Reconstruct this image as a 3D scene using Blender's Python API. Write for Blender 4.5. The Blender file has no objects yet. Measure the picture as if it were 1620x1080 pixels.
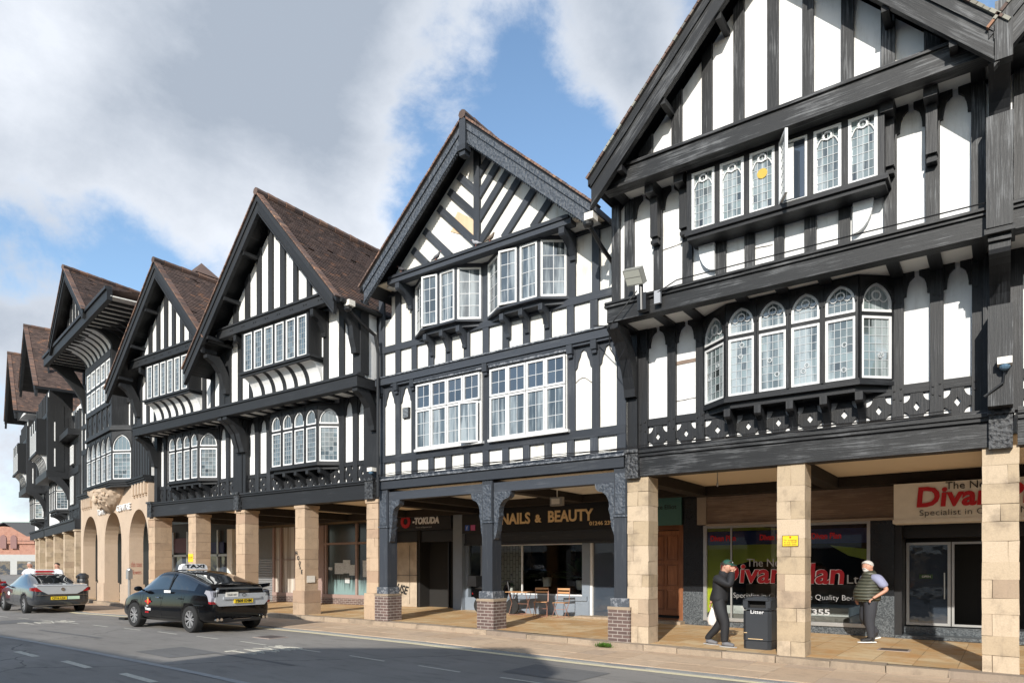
import bpy, bmesh, math, random
from mathutils import Matrix, Vector, Euler
random.seed(7)
rad = math.radians
SC = bpy.context.scene
COL = SC.collection

# ---------------------------------------------------------------- camera
cam_d = bpy.data.cameras.new("camera")
cam = bpy.data.objects.new("camera", cam_d)
COL.objects.link(cam)
SC.camera = cam
cam.location = (0, 0, 1.65)
cam.rotation_euler = (rad(90), 0, rad(35.7))
cam_d.lens = 24.11
cam_d.sensor_width = 36
cam_d.shift_y = 0.2191
cam_d.clip_start = 0.1
cam_d.clip_end = 3000

# ---------------------------------------------------------------- sun, sky, exposure
SUNV = Vector((0.30, -1.0, 0.50)).normalized()
SUN_EL = math.asin(SUNV.z)
sl = bpy.data.lights.new("sun", 'SUN')
sl.energy = 4.6
sl.angle = rad(0.5)
sl.color = (1.0, 0.95, 0.87)
so = bpy.data.objects.new("sun", sl)
COL.objects.link(so)
so.rotation_euler = SUNV.to_track_quat('Z', 'Y').to_euler()
so.location = (20, -30, 40)

W = bpy.data.worlds.new("World")
SC.world = W
W.use_nodes = True
wn, wl = W.node_tree.nodes, W.node_tree.links
wn.clear()
out = wn.new('ShaderNodeOutputWorld')
bg = wn.new('ShaderNodeBackground')
bg.inputs['Strength'].default_value = 0.13
sky = wn.new('ShaderNodeTexSky')
sky.sky_type = 'NISHITA'
sky.sun_disc = False
sky.sun_elevation = SUN_EL
sky.sun_rotation = math.atan2(SUNV.x, SUNV.y)
sky.altitude = 100
sky.air_density = 1.0
sky.dust_density = 0.8
sky.ozone_density = 1.6
tc = wn.new('ShaderNodeTexCoord')


def wmath(op, a, b=None):
    n = wn.new('ShaderNodeMath'); n.operation = op
    for i, v in enumerate((a, b)):
        if v is None: continue
        if isinstance(v, (int, float)): n.inputs[i].default_value = v
        else: wl.new(v, n.inputs[i])
    return n.outputs[0]


sep = wn.new('ShaderNodeSeparateXYZ')
wl.new(tc.outputs['Generated'], sep.inputs[0])
cmb = wn.new('ShaderNodeCombineXYZ')
wl.new(sep.outputs[0], cmb.inputs[0]); wl.new(sep.outputs[1], cmb.inputs[1]); wl.new(wmath('MULTIPLY', sep.outputs[2], 1.5), cmb.inputs[2])
nz1 = wn.new('ShaderNodeTexNoise'); nz1.inputs['Scale'].default_value = 3.6
nz1.inputs['Detail'].default_value = 10; nz1.inputs['Roughness'].default_value = 0.64
nz1.inputs['Distortion'].default_value = 0.15
wl.new(cmb.outputs[0], nz1.inputs['Vector'])


def blob(az_u, v, inner, outer, amt):
    """cloud bank centred on one direction of the sky (direction given as a unit vector)"""
    d = wn.new('ShaderNodeVectorMath'); d.operation = 'DOT_PRODUCT'
    wl.new(tc.outputs['Generated'], d.inputs[0]); d.inputs[1].default_value = az_u
    mr = wn.new('ShaderNodeMapRange'); mr.interpolation_type = 'SMOOTHSTEP'
    wl.new(d.outputs['Value'], mr.inputs[0])
    mr.inputs[1].default_value = math.cos(rad(outer)); mr.inputs[2].default_value = math.cos(rad(inner))
    mr.inputs[3].default_value = 0; mr.inputs[4].default_value = amt
    return mr.outputs[0]


def skydir(u, v):
    c, s = math.cos(rad(35.7)), math.sin(rad(35.7))
    return Vector(((u - 810) * c - 1085 * s, (u - 810) * s + 1085 * c, 895 - v)).normalized()


BLOBS = [(200, 40, 10, 27, 0.22), (80, 230, 2, 12, 0.10), (480, 30, 2, 17, 0.15), (400, 220, 2, 12, 0.12),
         (950, 150, 1, 7.5, 0.24), (975, 50, 1, 6, .15), (870, -10, 1, 4, .08), (930, 0, 2, 9, 0.13), (700, 10, 2, 8, 0.13),
         (780, 240, 5, 12, -0.20), (700, 170, 1, 4, -.06), (890, 110, 2, 5, -0.12), (620, 270, 2, 5, -0.10), (900, 260, 2, 6, -0.08),
         (130, 430, 2, 8, -0.24), (250, 410, 1, 7, -0.17), (10, 400, 1, 4, -.12), (15, 470, 1, 4, 0.16), (20, 620, 2, 8, 0.10)]
acc = nz1.outputs[0]
for (u, v, a, b, amt) in BLOBS:
    acc = wmath('ADD', acc, blob(skydir(u, v), 0, a, b, amt))
# general cloud cover on the unseen side of the sky
acc = wmath('ADD', acc, blob(Vector((0.3, -0.8, 0.5)).normalized(), 0, 20, 90, 0.03))
cr = wn.new('ShaderNodeMapRange'); cr.interpolation_type = 'SMOOTHSTEP'
wl.new(acc, cr.inputs[0])
cr.inputs[1].default_value = 0.46; cr.inputs[2].default_value = 0.68
nz2 = wn.new('ShaderNodeTexNoise'); nz2.inputs['Scale'].default_value = 2.4
nz2.inputs['Detail'].default_value = 5; nz2.inputs['Roughness'].default_value = 0.45
mp = wn.new('ShaderNodeMapping'); mp.inputs['Location'].default_value = (3.1, 1.7, 0)
wl.new(cmb.outputs[0], mp.inputs[0]); wl.new(mp.outputs[0], nz2.inputs['Vector'])
thick = wn.new('ShaderNodeMapRange')
wl.new(wmath('ADD', acc, wmath('MULTIPLY', wmath('SUBTRACT', nz2.outputs[0], 0.5), 1.3)), thick.inputs[0])
thick.inputs[1].default_value = 0.46; thick.inputs[2].default_value = 1.0
ccol = wn.new('ShaderNodeMix'); ccol.data_type = 'RGBA'
ccol.inputs[6].default_value = (5.6, 5.9, 6.4, 1)
ccol.inputs[7].default_value = (2.75, 3.15, 3.75, 1)
wl.new(thick.outputs[0], ccol.inputs[0])
skm = wn.new('ShaderNodeMix'); skm.data_type = 'RGBA'
skt = wn.new('ShaderNodeMix'); skt.data_type = 'RGBA'; skt.blend_type = 'MULTIPLY'
skt.inputs[0].default_value = 1.0
wl.new(sky.outputs[0], skt.inputs[6]); skt.inputs[7].default_value = (1.40, 1.48, 1.46, 1)
wl.new(cr.outputs[0], skm.inputs[0])
wl.new(skt.outputs[2], skm.inputs[6])
wl.new(ccol.outputs[2], skm.inputs[7])
wl.new(skm.outputs[2], bg.inputs['Color'])
wl.new(bg.outputs[0], out.inputs[0])

SC.view_settings.view_transform = 'Standard'
SC.view_settings.look = 'None'
SC.view_settings.exposure = 0.3
SC.view_settings.gamma = 1.0
SC.render.engine = 'CYCLES'
SC.render.resolution_x = 1024
SC.render.resolution_y = 682

# ---------------------------------------------------------------- helpers
INV = {}


class MB:
    """collects faces (with metre UVs, a random number per face and a material slot) into one mesh"""
    def __init__(s, T=None, jit=0.0):
        s.v = []; s.f = []; s.uv = []; s.r = []; s.m = []; s.sm = []; s.g = []; s.gid = 0; s.lock = 0
        s.T = T; s.jit = jit

    def face(s, pts, uvs=None, m=0, r=None, smooth=False):
        i0 = len(s.v)
        for p in pts:
            p = Vector(p)
            s.v.append(s.T @ p if s.T is not None else p)
        s.f.append(list(range(i0, i0 + len(pts))))
        if uvs is None: uvs = [(p[0], p[2]) for p in pts]
        s.g.append(s.gid); s.uv.append(uvs); s.m.append(m); s.r.append(random.random() if r is None else r); s.sm.append(smooth)

    def obox(s, o, ax, ay, az, m=0, r=None, caps=True):
        """box from corner o with edge vectors ax, ay, az; UV u runs along the longest edge"""
        if not s.lock: s.gid += 1
        o, ax, ay, az = Vector(o), Vector(ax), Vector(ay), Vector(az)
        if s.jit:
            j = s.jit
            c = [o + Vector([random.uniform(-j, j) for _ in range(3)]) for _ in range(8)]
        else:
            c = [o.copy() for _ in range(8)]
        k = 0
        for a in (0, 1):
            for b in (0, 1):
                for d in (0, 1):
                    c[k] += ax * a + ay * b + az * d; k += 1
        r = random.random() if r is None else r
        ofs = random.uniform(0, 50)
        L = {'x': ax.length, 'y': ay.length, 'z': az.length}

        def q(i, e1, e2):
            l1, l2 = L[e1], L[e2]
            if l1 >= l2: uv = [(0, 0), (l1, 0), (l1, l2), (0, l2)]
            else: uv = [(0, 0), (0, l1), (l2, l1), (l2, 0)]
            s.face([c[j] for j in i], [(u + ofs, v + ofs) for u, v in uv], m, r)
        det = ax.cross(ay).dot(az)
        fs = [((0, 4, 5, 1), 'x', 'z'), ((2, 3, 7, 6), 'z', 'x'), ((0, 1, 3, 2), 'z', 'y'), ((4, 6, 7, 5), 'y', 'z'),
              ((0, 2, 6, 4), 'y', 'x'), ((1, 5, 7, 3), 'x', 'y')]
        for i, e1, e2 in fs:
            if det < 0:
                i = (i[0], i[3], i[2], i[1]); e1, e2 = e2, e1
            q(i, e1, e2)

    def box(s, x0, x1, y0, y1, z0, z1, m=0, r=None):
        s.obox((x0, y0, z0), (x1 - x0, 0, 0), (0, y1 - y0, 0), (0, 0, z1 - z0), m, r)

    def bar(s, x0, z0, x1, z1, w, y0, d, m=0, r=None):
        """straight timber in a plane of constant y from (x0,z0) to (x1,z1), w wide, from y0 back to y0+d"""
        a = Vector((x1 - x0, 0, z1 - z0)); n = Vector((-a.z, 0, a.x)).normalized() * w
        s.obox(Vector((x0, y0, z0)) - n / 2, a, (0, d, 0), n, m, r)

    def seg(s, p0, p1, w, m=0, w2=None, up=(0, 0, 1)):
        p0, p1 = Vector(p0), Vector(p1); a = p1 - p0
        n = a.cross(Vector(up))
        if n.length < 1e-4: n = a.cross(Vector((1, 0, 0)))
        n.normalize(); b = n.cross(a).normalized()
        w2 = w if w2 is None else w2
        s.obox(p0 - n * w / 2 - b * w2 / 2, a, n * w, b * w2, m)

    def wbox(s, x0, x1, y0, y1, z0, z1, m=0):
        """box whose UVs run level on every side, for brickwork"""
        s.gid += 1
        for P, U in (([(x0, y0), (x1, y0)], 0), ([(x1, y0), (x1, y1)], 1), ([(x1, y1), (x0, y1)], 0), ([(x0, y1), (x0, y0)], 1)):
            (a, b), (c, d) = P; l = abs(c - a) + abs(d - b)
            s.face([(a, b, z0), (c, d, z0), (c, d, z1), (a, b, z1)], [(0, z0), (l, z0), (l, z1), (0, z1)], m)
        s.face([(x0, y0, z1), (x1, y0, z1), (x1, y1, z1), (x0, y1, z1)], [(x0, y0), (x1, y0), (x1, y1), (x0, y1)], m)

    def prism(s, poly, y0, y1, m=0, r=None, axis='y', cap_back=True, ang=0.0):
        """polygon given in (x,z) extruded along y; axis 'x': polygon in (y,z) extruded along x; 'z': (x,y) along z"""
        if not s.lock: s.gid += 1
        def P(p, t):
            return (p[0], t, p[1]) if axis == 'y' else ((t, p[0], p[1]) if axis == 'x' else (p[0], p[1], t))
        r = random.random() if r is None else r
        ofs = random.uniform(0, 50)
        A = sum(poly[i][0] * poly[(i + 1) % len(poly)][1] - poly[(i + 1) % len(poly)][0] * poly[i][1] for i in range(len(poly)))
        if A < 0: poly = poly[::-1]
        wx = max(p[0] for p in poly) - min(p[0] for p in poly); wz = max(p[1] for p in poly) - min(p[1] for p in poly)
        uvp = [(p[0] + ofs, p[1] + ofs) if wx >= wz else (p[1] + ofs, p[0] + ofs) for p in poly]
        if ang: uvp = [(p[0] * math.cos(ang) + p[1] * math.sin(ang) + ofs, -p[0] * math.sin(ang) + p[1] * math.cos(ang) + ofs) for p in poly]
        n = len(poly)
        f0 = [P(p, y0) for p in poly]; f1 = [P(p, y1) for p in poly]
        flip = (axis == 'y')
        a, ua = (f0, uvp) if flip else (f0[::-1], uvp[::-1])
        s.face(a, ua, m, r)
        if cap_back:
            b, ub = (f1[::-1], uvp[::-1]) if flip else (f1, uvp)
            s.face(b, ub, m, r)
        acc_ = 0
        for i in range(n):
            j = (i + 1) % n
            l = (Vector(f0[i]) - Vector(f0[j])).length
            q = [f0[i], f1[i], f1[j], f0[j]] if flip else [f0[i], f0[j], f1[j], f1[i]]
            d = y1 - y0
            uv = [(acc_, 0), (acc_, d), (acc_ + l, d), (acc_ + l, 0)] if flip else [(acc_, 0), (acc_ + l, 0), (acc_ + l, d), (acc_, d)]
            s.face(q, uv, m, r); acc_ += l

    def ring(s, outer, inner, y0, y1, m=0, closed=True):
        r = random.random(); n = len(outer); rg = n if closed else n - 1
        for i in range(rg):
            j = (i + 1) % n
            o0, o1, a0, a1 = outer[i], outer[j], inner[i], inner[j]
            s.face([(o0[0], y0, o0[1]), (o1[0], y0, o1[1]), (a1[0], y0, a1[1]), (a0[0], y0, a0[1])], None, m, r)
            s.face([(a0[0], y0, a0[1]), (a1[0], y0, a1[1]), (a1[0], y1, a1[1]), (a0[0], y1, a0[1])], None, m, r)
            s.face([(o0[0], y1, o0[1]), (o1[0], y1, o1[1]), (o1[0], y0, o1[1]), (o0[0], y0, o0[1])], None, m, r)

    def tube(s, pts, rads, n=8, m=0, caps=True, smooth=True):
        if not s.lock: s.gid += 1
        pts = [Vector(p) for p in pts]
        if isinstance(rads, (int, float)): rads = [rads] * len(pts)
        r = random.random(); rings = []
        up = Vector((0, 0, 1))
        prev = None
        for i, p in enumerate(pts):
            t = (pts[min(i + 1, len(pts) - 1)] - pts[max(i - 1, 0)]).normalized()
            if prev is None:
                a = t.cross(up)
                if a.length < 1e-3: a = t.cross(Vector((1, 0, 0)))
            else:
                a = prev - t * prev.dot(t)
                if a.length < 1e-4: a = t.cross(up)
            a.normalize(); prev = a; b = t.cross(a)
            rings.append([p + (a * math.cos(k * 2 * math.pi / n) + b * math.sin(k * 2 * math.pi / n)) * rads[i] for k in range(n)])
        for i in range(len(rings) - 1):
            for k in range(n):
                kk = (k + 1) % n
                s.face([rings[i][k], rings[i + 1][k], rings[i + 1][kk], rings[i][kk]], [(i * .1, k * .1)] * 4, m, r, smooth)
        if caps:
            s.face(rings[0], [(0, 0)] * n, m, r); s.face(rings[-1][::-1], [(0, 0)] * n, m, r)

    def lathe(s, c, prof, n=16, m=0, axis='z', smooth=True, caps=True):
        """profile list of (radius, height) turned about an axis through c"""
        c = Vector(c); r = random.random(); rings = []
        for (ra, h) in prof:
            ring = []
            for k in range(n):
                t = k * 2 * math.pi / n
                a, b = ra * math.cos(t), ra * math.sin(t)
                ring.append(c + (Vector((a, b, h)) if axis == 'z' else (Vector((a, h, b)) if axis == 'y' else Vector((h, a, b)))))
            rings.append(ring)
        for i in range(len(rings) - 1):
            for k in range(n):
                kk = (k + 1) % n
                s.face([rings[i][k], rings[i][kk], rings[i + 1][kk], rings[i + 1][k]], [(k * .1, i * .1)] * 4, m, r, smooth)
        if caps: s.face(rings[0][::-1], [(0, 0)] * n, m, r); s.face(rings[-1], [(0, 0)] * n, m, r)

    def ball(s, c, rx, ry, rz, m=0, n=12, k=8):
        c = Vector(c); r = random.random()
        def P(i, j):
            th = math.pi * i / k; ph = 2 * math.pi * j / n
            return c + Vector((rx * math.sin(th) * math.cos(ph), ry * math.sin(th) * math.sin(ph), rz * math.cos(th)))
        for i in range(k):
            for j in range(n):
                q = [P(i, j), P(i + 1, j), P(i + 1, j + 1), P(i, j + 1)]
                if i == 0: q = [q[0], q[1], q[2]]
                elif i == k - 1: q = [q[0], q[1], q[3]]
                s.face(q, [(0, 0)] * len(q), m, r, True)


def obj(name, mb, mats, parent=None, label=None, merge=False):
    me = bpy.data.meshes.new(name)
    me.from_pydata([tuple(v) for v in mb.v], [], mb.f)
    if not isinstance(mats, (list, tuple)): mats = [mats]
    for m in mats: me.materials.append(m)
    uvl = me.uv_layers.new(name="UVMap")
    at = me.attributes.new("rnd", 'FLOAT', 'FACE')
    flat = []
    for u in mb.uv: flat.extend([c for p in u for c in p])
    uvl.data.foreach_set('uv', flat)
    at.data.foreach_set('value', mb.r)
    me.polygons.foreach_set('material_index', mb.m)
    me.polygons.foreach_set('use_smooth', mb.sm)
    if parent is not None:
        root = parent
        while root.parent is not None: root = root.parent
        I = INV.get(root.name)
        if I is not None: me.transform(I)
    if merge:
        bm = bmesh.new(); bm.from_mesh(me)
        bmesh.ops.remove_doubles(bm, verts=bm.verts, dist=1e-4)
        bmesh.ops.recalc_face_normals(bm, faces=bm.faces)
        bm.to_mesh(me); bm.free()
    me.update()
    o = bpy.data.objects.new(name, me)
    COL.objects.link(o)
    if parent is not None: o.parent = parent
    if label: o['label'] = label
    return o


def objs(name, mb, mats, parent, tall=None):
    """one part per timber (or other piece) collected in mb; upright pieces may take a name of their own"""
    out_ = []
    for gi in sorted(set(mb.g)):
        q = MB(); q.T = None
        idx = [i for i, k in enumerate(mb.g) if k == gi]
        for i in idx:
            i0 = len(q.v)
            q.v.extend(mb.v[j] for j in mb.f[i]); q.f.append(list(range(i0, i0 + len(mb.f[i]))))
            q.uv.append(mb.uv[i]); q.m.append(mb.m[i]); q.r.append(mb.r[i]); q.sm.append(mb.sm[i])
        nm = name
        if tall:
            xs = [v.x for v in q.v]; zs = [v.z for v in q.v]
            if max(zs) - min(zs) > max(xs) - min(xs): nm = tall
        out_.append(obj(nm, q, mats, parent))
    return out_


def thing(name, label, cat, loc=(0, 0, 0), rz=0, group=None, world=True):
    """Empty at the base of a thing; with world=True its parts are given in world coordinates"""
    o = bpy.data.objects.new(name, None); COL.objects.link(o)
    o.location = loc; o.rotation_euler = (0, 0, rz); o.empty_display_size = 0.3
    o['label'] = label; o['category'] = cat
    if group: o['group'] = group
    if world: INV[o.name] = (Matrix.Translation(Vector(loc)) @ Matrix.Rotation(rz, 4, 'Z')).inverted()
    return o


def tag(o, label, cat, group=None):
    o['label'] = label; o['category'] = cat
    if group: o['group'] = group
    return o


def struct(o, kind='structure'):
    o['kind'] = kind
    return o


def recenter(o, loc):
    """move a single-mesh thing's origin to its base"""
    o.data.transform(Matrix.Translation(-Vector(loc))); o.location = loc
    return o


# ---------------------------------------------------------------- materials
def newmat(name):
    m = bpy.data.materials.new(name); m.use_nodes = True
    nt = m.node_tree; b = nt.nodes.get('Principled BSDF')
    return m, nt, b


def N(nt, t, **kw):
    n = nt.nodes.new(t)
    for k, v in kw.items(): setattr(n, k, v)
    return n


def noise(nt, vec, scale, detail=4, rough=0.55, mapping=None):
    n = N(nt, 'ShaderNodeTexNoise')
    n.inputs['Scale'].default_value = scale; n.inputs['Detail'].default_value = detail
    n.inputs['Roughness'].default_value = rough
    if mapping is not None:
        mp_ = N(nt, 'ShaderNodeMapping'); mp_.inputs['Scale'].default_value = mapping
        nt.links.new(vec, mp_.inputs[0]); vec = mp_.outputs[0]
    nt.links.new(vec, n.inputs['Vector'])
    return n.outputs[0]


def ramp(nt, fac, a, b, c0=0.0, c1=1.0, smooth=True):
    r = N(nt, 'ShaderNodeMapRange')
    if smooth: r.interpolation_type = 'SMOOTHSTEP'
    nt.links.new(fac, r.inputs[0])
    r.inputs[1].default_value = a; r.inputs[2].default_value = b
    r.inputs[3].default_value = c0; r.inputs[4].default_value = c1
    return r.outputs[0]


def mixc(nt, fac, a, b, mode='MIX'):
    m = N(nt, 'ShaderNodeMix'); m.data_type = 'RGBA'; m.blend_type = mode
    for i, v in ((0, fac), (6, a), (7, b)):
        if isinstance(v, (int, float)): m.inputs[i].default_value = v
        elif isinstance(v, tuple): m.inputs[i].default_value = v if len(v) == 4 else v + (1,)
        else: nt.links.new(v, m.inputs[i])
    return m.outputs[2]


def bump(nt, b, h, strength=0.3, dist=0.01):
    bp = N(nt, 'ShaderNodeBump'); bp.inputs['Strength'].default_value = strength
    bp.inputs['Distance'].default_value = dist
    nt.links.new(h, bp.inputs['Height']); nt.links.new(bp.outputs[0], b.inputs['Normal'])


def coords(nt):
    t = N(nt, 'ShaderNodeTexCoord'); g = N(nt, 'ShaderNodeNewGeometry')
    return t.outputs['UV'], g.outputs['Position']


def rnd(nt):
    a = N(nt, 'ShaderNodeAttribute'); a.attribute_name = 'rnd'
    return a.outputs['Fac']


def plain(name, col, rough=0.6, metal=0.0, var=0.12, scale=6, coat=0.0, spec=0.5, bmp=0.0):
    m, nt, b = newmat(name)
    uv, pos = coords(nt)
    n = noise(nt, pos, scale, 5)
    c = mixc(nt, n, tuple(x * (1 - var) for x in col), tuple(min(1, x * (1 + var)) for x in col))
    nt.links.new(c, b.inputs['Base Color'])
    b.inputs['Roughness'].default_value = rough; b.inputs['Metallic'].default_value = metal
    b.inputs['Coat Weight'].default_value = coat; b.inputs['Specular IOR Level'].default_value = spec
    if bmp: bump(nt, b, noise(nt, pos, 60, 4), bmp, 0.005)
    return m


def timber(name, base, worn, amt, rough=0.55, thr=0.5):
    """painted oak: grain runs along each timber, paint worn away to grey wood in streaks"""
    m, nt, b = newmat(name)
    uv, pos = coords(nt)
    g = noise(nt, uv, 1.0, 8, 0.7, (1.6, 38, 1))
    g2 = noise(nt, uv, 1.0, 5, 0.6, (0.9, 9, 1))
    p = noise(nt, pos, 1.1, 5, 0.6)
    s = N(nt, 'ShaderNodeMath', operation='MULTIPLY_ADD')
    nt.links.new(g, s.inputs[0]); s.inputs[1].default_value = 0.55
    s2 = N(nt, 'ShaderNodeMath', operation='MULTIPLY_ADD')
    nt.links.new(p, s2.inputs[0]); s2.inputs[1].default_value = 0.35
    s3 = N(nt, 'ShaderNodeMath', operation='MULTIPLY'); nt.links.new(g2, s3.inputs[0]); s3.inputs[1].default_value = 0.25
    nt.links.new(s3.outputs[0], s2.inputs[2]); nt.links.new(s2.outputs[0], s.inputs[2])
    w = ramp(nt, s.outputs[0], thr + 0.02, thr + 0.16, 0, amt)
    shade = ramp(nt, rnd(nt), 0, 1, 0.8, 1.25)
    c0 = mixc(nt, w, base, worn)
    mul = N(nt, 'ShaderNodeVectorMath', operation='SCALE')
    nt.links.new(c0, mul.inputs[0]); nt.links.new(shade, mul.inputs['Scale'])
    nt.links.new(mul.outputs[0], b.inputs['Base Color'])
    b.inputs['Roughness'].default_value = rough
    b.inputs['Specular IOR Level'].default_value = 0.35
    bump(nt, b, s.outputs[0], 0.75, 0.012)
    return m


def render_wall(name, col, dirt=(0.55, 0.5, 0.42), amt=0.35, thr=0.55, cracks=False):
    m, nt, b = newmat(name)
    uv, pos = coords(nt)
    n1 = noise(nt, pos, 1.3, 6, 0.62)
    n2 = noise(nt, pos, 1.0, 6, 0.7, (9, 9, 1.4))
    a = N(nt, 'ShaderNodeMath', operation='MULTIPLY_ADD'); nt.links.new(n2, a.inputs[0]); a.inputs[1].default_value = 0.5
    h = N(nt, 'ShaderNodeMath', operation='MULTIPLY'); nt.links.new(n1, h.inputs[0]); h.inputs[1].default_value = 0.55
    nt.links.new(h.outputs[0], a.inputs[2])
    f = ramp(nt, a.outputs[0], thr, thr + 0.2, 0, amt)
    nt.links.new(mixc(nt, f, col, dirt), b.inputs['Base Color'])
    b.inputs['Roughness'].default_value = 0.8
    bump(nt, b, noise(nt, pos, 9, 7, 0.65), 0.35, 0.012)
    return m


def stone(name, c1, c2, c3, dark=0.35, scale=3.0):
    m, nt, b = newmat(name)
    uv, pos = coords(nt)
    r = rnd(nt)
    c = mixc(nt, ramp(nt, r, 0, 0.6), c1, c2)
    c = mixc(nt, ramp(nt, r, 0.75, 1.0, 0, 0.9), c, c3)
    n = noise(nt, pos, scale, 6, 0.65)
    c = mixc(nt, ramp(nt, n, 0.46, 0.72, 0, dark), c, (0.13, 0.10, 0.075))
    n4 = noise(nt, pos, 1.0, 6, 0.7, (7, 7, 1.3))
    c = mixc(nt, ramp(nt, n4, 0.52, 0.75, 0, dark * 0.8), c, (0.16, 0.13, 0.10))
    fine = noise(nt, pos, 45, 4, 0.7)
    c = mixc(nt, ramp(nt, fine, 0.3, 0.8, 0, 0.35), c, tuple(x * 0.6 for x in c1))
    nt.links.new(c, b.inputs['Base Color'])
    b.inputs['Roughness'].default_value = 0.85
    bump(nt, b, noise(nt, pos, 22, 8, 0.7), 0.6, 0.012)
    return m


def tilemat(name, c1, c2, c3):
    m, nt, b = newmat(name)
    uv, pos = coords(nt)
    r = rnd(nt)
    c = mixc(nt, ramp(nt, r, 0, 0.85), c1, c2)
    c = mixc(nt, ramp(nt, r, 0.93, 0.97), c, c3)
    n = noise(nt, pos, 0.8, 5, 0.6)
    c = mixc(nt, ramp(nt, n, 0.5, 0.75, 0, 0.5), c, tuple(x * 0.55 for x in c1))
    nt.links.new(c, b.inputs['Base Color'])
    b.inputs['Roughness'].default_value = 0.85
    bump(nt, b, noise(nt, pos, 40, 4), 0.4, 0.01)
    return m


def glassmat(name, col, var=0.5, ior=2.0, rough=0.04, curtain=None):
    m, nt, b = newmat(name)
    uv, pos = coords(nt)
    r = rnd(nt)
    c = mixc(nt, r, tuple(x * (1 - var) for x in col), tuple(x * (1 + var) for x in col))  # pane-to-pane tone in the base colour imitates uneven reflection
    if curtain:
        n = noise(nt, pos, 1.0, 4, 0.6, (5.5, 5.5, 0.5))
        c = mixc(nt, ramp(nt, n, 0.42, 0.62, 0, 0.85), c, curtain)
    nt.links.new(c, b.inputs['Base Color'])
    b.inputs['Roughness'].default_value = rough
    b.inputs['IOR'].default_value = ior
    n = noise(nt, pos, 2.4, 2, 0.4)
    bump(nt, b, n, 0.25, 0.02)
    return m


def clearglass(name, tint=(0.8, 0.85, 0.85)):
    m, nt, b = newmat(name)
    nt.nodes.remove(b)
    o = nt.nodes.get('Material Output')
    t = N(nt, 'ShaderNodeBsdfTransparent'); t.inputs[0].default_value = tint + (1,)
    g = N(nt, 'ShaderNodeBsdfGlossy'); g.inputs['Roughness'].default_value = 0.02
    f = N(nt, 'ShaderNodeFresnel'); f.inputs[0].default_value = 1.7
    x = N(nt, 'ShaderNodeMixShader')
    nt.links.new(f.outputs[0], x.inputs[0]); nt.links.new(t.outputs[0], x.inputs[1]); nt.links.new(g.outputs[0], x.inputs[2])
    nt.links.new(x.outputs[0], o.inputs[0])
    return m


def carved(name, base, worn):
    m, nt, b = newmat(name)
    uv, pos = coords(nt)
    v = N(nt, 'ShaderNodeTexVoronoi'); v.feature = 'SMOOTH_F1'; v.inputs['Scale'].default_value = 17
    nt.links.new(pos, v.inputs['Vector'])
    n = noise(nt, pos, 26, 4)
    a = N(nt, 'ShaderNodeMath', operation='ADD'); nt.links.new(v.outputs['Distance'], a.inputs[0]); nt.links.new(n, a.inputs[1])
    nt.links.new(mixc(nt, ramp(nt, a.outputs[0], 0.7, 1.1), base, worn), b.inputs['Base Color'])
    b.inputs['Roughness'].default_value = 0.5
    bump(nt, b, a.outputs[0], 0.8, 0.025)
    return m


def flags(name):
    """sandstone paving flags laid in courses"""
    m, nt, b = newmat(name)
    uv, pos = coords(nt)
    br = N(nt, 'ShaderNodeTexBrick')
    br.inputs['Scale'].default_value = 1.0; br.inputs['Mortar Size'].default_value = 0.007
    br.inputs['Mortar Smooth'].default_value = 0.3
    br.inputs['Brick Width'].default_value = 0.95; br.inputs['Row Height'].default_value = 0.62
    br.inputs['Color1'].default_value = (0.50, 0.33, 0.16, 1); br.inputs['Color2'].default_value = (0.68, 0.53, 0.32, 1)
    br.inputs['Mortar'].default_value = (0.2, 0.14, 0.08, 1)
    mp_ = N(nt, 'ShaderNodeMapping'); mp_.inputs['Rotation'].default_value = (0, 0, rad(90))
    wob = N(nt, 'ShaderNodeVectorMath', operation='ADD')
    nt.links.new(pos, mp_.inputs[0]); nt.links.new(mp_.outputs[0], br.inputs['Vector'])
    n = noise(nt, pos, 1.7, 6, 0.65)
    c = mixc(nt, ramp(nt, n, 0.35, 0.7, 0, 0.85), br.outputs['Color'], (0.48, 0.26, 0.10))
    n2 = noise(nt, pos, 4.2, 5, 0.6)
    c = mixc(nt, ramp(nt, n2, 0.55, 0.78, 0, 0.45), c, (0.68, 0.57, 0.40))
    n3 = noise(nt, pos, 30, 5, 0.7)
    c = mixc(nt, ramp(nt, n3, 0.55, 0.8, 0, 0.3), c, (0.2, 0.13, 0.07))
    nt.links.new(c, b.inputs['Base Color'])
    rr = ramp(nt, n, 0.3, 0.7, 0.42, 0.7); nt.links.new(rr, b.inputs['Roughness'])
    h = N(nt, 'ShaderNodeMath', operation='MULTIPLY_ADD'); nt.links.new(br.outputs['Fac'], h.inputs[0]); h.inputs[1].default_value = -1.0
    nt.links.new(n3, h.inputs[2])
    bump(nt, b, h.outputs[0], 0.4, 0.008)
    return m


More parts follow.
